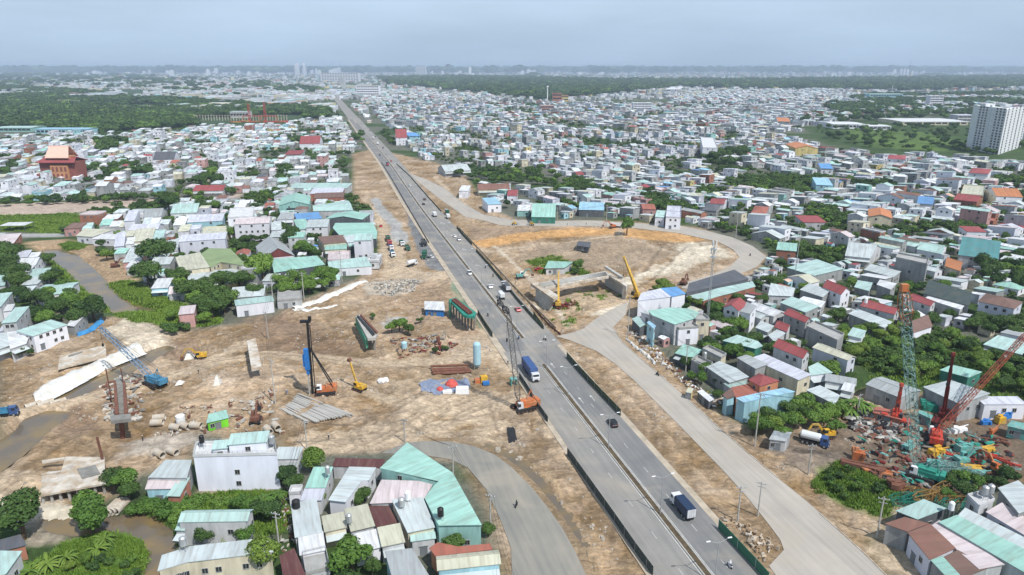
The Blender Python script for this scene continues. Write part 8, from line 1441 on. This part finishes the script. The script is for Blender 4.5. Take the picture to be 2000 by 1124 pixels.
# red portal cranes in the girder yard
for l,px,py,tp in(('red portal crane in the far girder yard, left one',488,238,202),('red portal crane in the far girder yard, right one',519,240,200)):
 b_=gp(px,py);h=hgt(px,py,tp);root=thing('portal_crane',l,'portal crane',b_[:]);m=MB();m . lattice((0,0,0),(0,0,h),4,2.6,9,.3);obj('tower',m,M_RED,root);m=MB();m . lattice((-12,0,h*.32),(22,0,h*.32),2,2,9,.25);m . box((0,0,3),(5,4,3));obj('gantry_beam',m,M_RED,root);m=MB();[m . beam((x,y,0),(x,y,h*.32),.5,4) for x in(-12,22) for y in(-3,3)];obj('leg',m,M_ORANGE,root)
mb=MB();r=random . Random(5);c0=gp(515,240)
for i in range(26):mb . box((r . uniform(-60,60),r . uniform(-14,14),2),(r . uniform(6,16),2,r . uniform(1,2.4)),r . uniform(-.2,.2),i%3)
tag(obj('girder_yard',mb,[M_ORANGE,M_RED,M_YELLOW],None,c0[:]),'orange and red girders stacked under the portal cranes',None,None,'stuff')
mb=MB();c0=gp(440,236)
for i in range(34):x=-60+i*5.5;mb . box((x,0,5),(1.2,1.2,10));mb . box((x,0,10),(1.6,6,1))
tag(obj('viaduct_piers',mb,M_CONCP,None,c0[:]),'row of pale unfinished viaduct piers at the wood edge','viaduct')
for px0,px1,py in((115,160,203),(222,310,214),(345,400,220)):
 mb=MB();c0=gp(px0,py);c1=gp(px1,py+2);n=int((px1-px0)/4)
 for i in range(n):p=c0 . lerp(c1,i/n)-c0;mb . box((p . x,p . y,5),(2.0,2.0,13))
 tag(obj('viaduct_piers',mb,M_CONCP,None,c0[:]),{115:'far left row of white viaduct piers in the wood',222:'middle row of white viaduct piers in the wood',345:'right row of white viaduct piers in the wood'}[px0],'viaduct')
# the temple: tiered hall with peach tiled upper roof
b_=gp(118,354);root=thing('temple','red and orange temple with tall peach tiled roof, upper left','temple',b_[:]);k=(gp(154,354)-gp(78,354)). length/76;MT=pmat('temple_red',(.24,.085,.07),.85,0,.2,.3);MO=pmat('temple_orange',(.50,.25,.13),.8,0,.2,.3)
H1=hgt(118,354,317);H2=hgt(118,354,290);W_=70*k;m=MB();m . box((0,8,H1/2),(W_,16,H1));m . box((-W_*.42,2,H1*.2),(W_*.3,10,H1*.4));obj('wall',m,MT,root);m=MB();m . box((2,-.8,H1*.45),(34*k,2,H1*.75));obj('facade',m,MO,root)
for i in range(4):
 for j in range(2):q=MB();q . box((2+(i-1.5)*8*k,-1.9,H1*(.28+.36*j)),(4*k,.3,H1*.22));obj('window',q,MT,root)
m=MB();m . slab([(-W_*.54,-3,H1),(W_*.54,-3,H1),(W_*.44,6,H1+3.5),(-W_*.44,6,H1+3.5)],.5);m . slab([(W_*.54,19,H1),(-W_*.54,19,H1),(-W_*.44,9,H1+3.5),(W_*.44,9,H1+3.5)],.5);m . beam((-W_*.5,7,H1+3.5),(W_*.5,7,H1+3.5),.6,4);obj('lower_roof',m,MATS['roof_red'],root)
m=MB();m . box((1,8,H1+2.5),(38*k,10,5));obj('upper_wall',m,MO,root);m=MB();w2=44*k/2;m . slab([(-w2,0,H1+4),(w2+1,0,H1+4),(w2-1.5,7,H2+1),(-w2+1.5,7,H2+1)],.5);m . slab([(w2+1,16,H1+4),(-w2,16,H1+4),(-w2+1.5,9,H2+1),(w2-1.5,9,H2+1)],.5);m . beam((-w2,8,H2+1.2),(w2,8,H2+1.2),.6,4);obj('upper_roof',m,pmat('peach_tiles',(.72,.47,.38),.8,0,.12,.3),root)
# skyline of towers in the haze
sr=random . Random(3);i=0
for cx,n,wd,hh in((620,16,45,90),(590,4,10,150),(870,4,30,60),(1040,5,20,70),(918,2,4,120),(1775,8,30,80),(210,5,40,50),(300,5,40,60),(415,5,20,80),(1150,3,30,40),(1640,4,30,40),(1905,4,30,50),(480,6,60,50)):
 for j in range(n):
  D=sr . uniform(9000,13000);px=cx+sr . uniform(-wd,wd);X=(px-1000)/F*(D*CP+100*SP);h=hh*sr . uniform(.4,1.1);w=sr . uniform(22,60);m=MB();m . box((0,0,h/2),(w,30,h));m . box((w*.1,0,h+3),(w*.4,16,6));i+=1
  o=obj('tower_block',m,MATS['wall_lv' if j%2 else 'wall_w'],None,(X,D,0));SKY . append(o) if 'SKY' in globals() else globals(). __setitem__('SKY',[o])
def sklab(o,l):tag(o,l,'tower block','towers on the hazy skyline')
uniq_labels(SKY,lambda o:proj(o . location . x,o . location . y,0),lambda o:'hazy distant tower block',sklab,[('the twin far towers',(822,132)),('the long cream slab',(665,150)),('the far skyline mast',(1776,130)),('the left skyline hall',(30,132)),('the left far hall',(330,136)),('the far hill',(1040,134)),('the right far hall',(1560,140)),('the white water tower',(1069,168)),('the far road end',(600,134)),('the right edge skyline',(1905,134)),('the left middle skyline',(430,134))])
# low hills on the horizon
for l,cx,wpx,D,h in(('low wooded hill on the horizon',1040,26,8000,52),('low hill',1790,40,9000,40),('low hill',200,300,16000,60),('low hill',1350,400,20000,50)):
 m=MB();W_=wpx/F*D;X=(cx-1000)/F*D;n=24;V=[]
 for j in range(8):
  for i in range(n):
   u=i/(n-1)*2-1;v=j/7*2-1;V . append((u*W_,v*W_*.6,h*max(0,1-u*u)**1.2*max(0,1-v*v)*(.85+.3*float(vnoise(np . array([i*.7]),np . array([j*.7+cx]),3)[0]))-1))
 me=grid_mesh('hill',np . array(V,np . float32),8,n);me . materials . append(pmat('hill_wood',(.035,.06,.03),.95,0,.3,.01));tag(link('hill',me,None,(X,D,0)),kind='structure')
# ---------------------------------------------------------------- the hazy air
hz=MB();hz . box((0,0,62.0-3.5),(104000,104000,131));ho=obj('haze',hz,[]);tag(ho,kind='stuff')
hm=bpy . data . materials . new('haze');hm . use_nodes=True;t=hm . node_tree;t . nodes . clear();o_=N(t,'ShaderNodeOutputMaterial');pv=N(t,'ShaderNodeVolumePrincipled');pv . inputs['Density']. default_value=HAZE_DENSITY;pv . inputs['Color']. default_value=(.64,.79,.98,1);pv . inputs['Anisotropy']. default_value=0.0
t . links . new(pv . outputs[0],o_ . inputs['Volume']);ho . data . materials . append(hm)
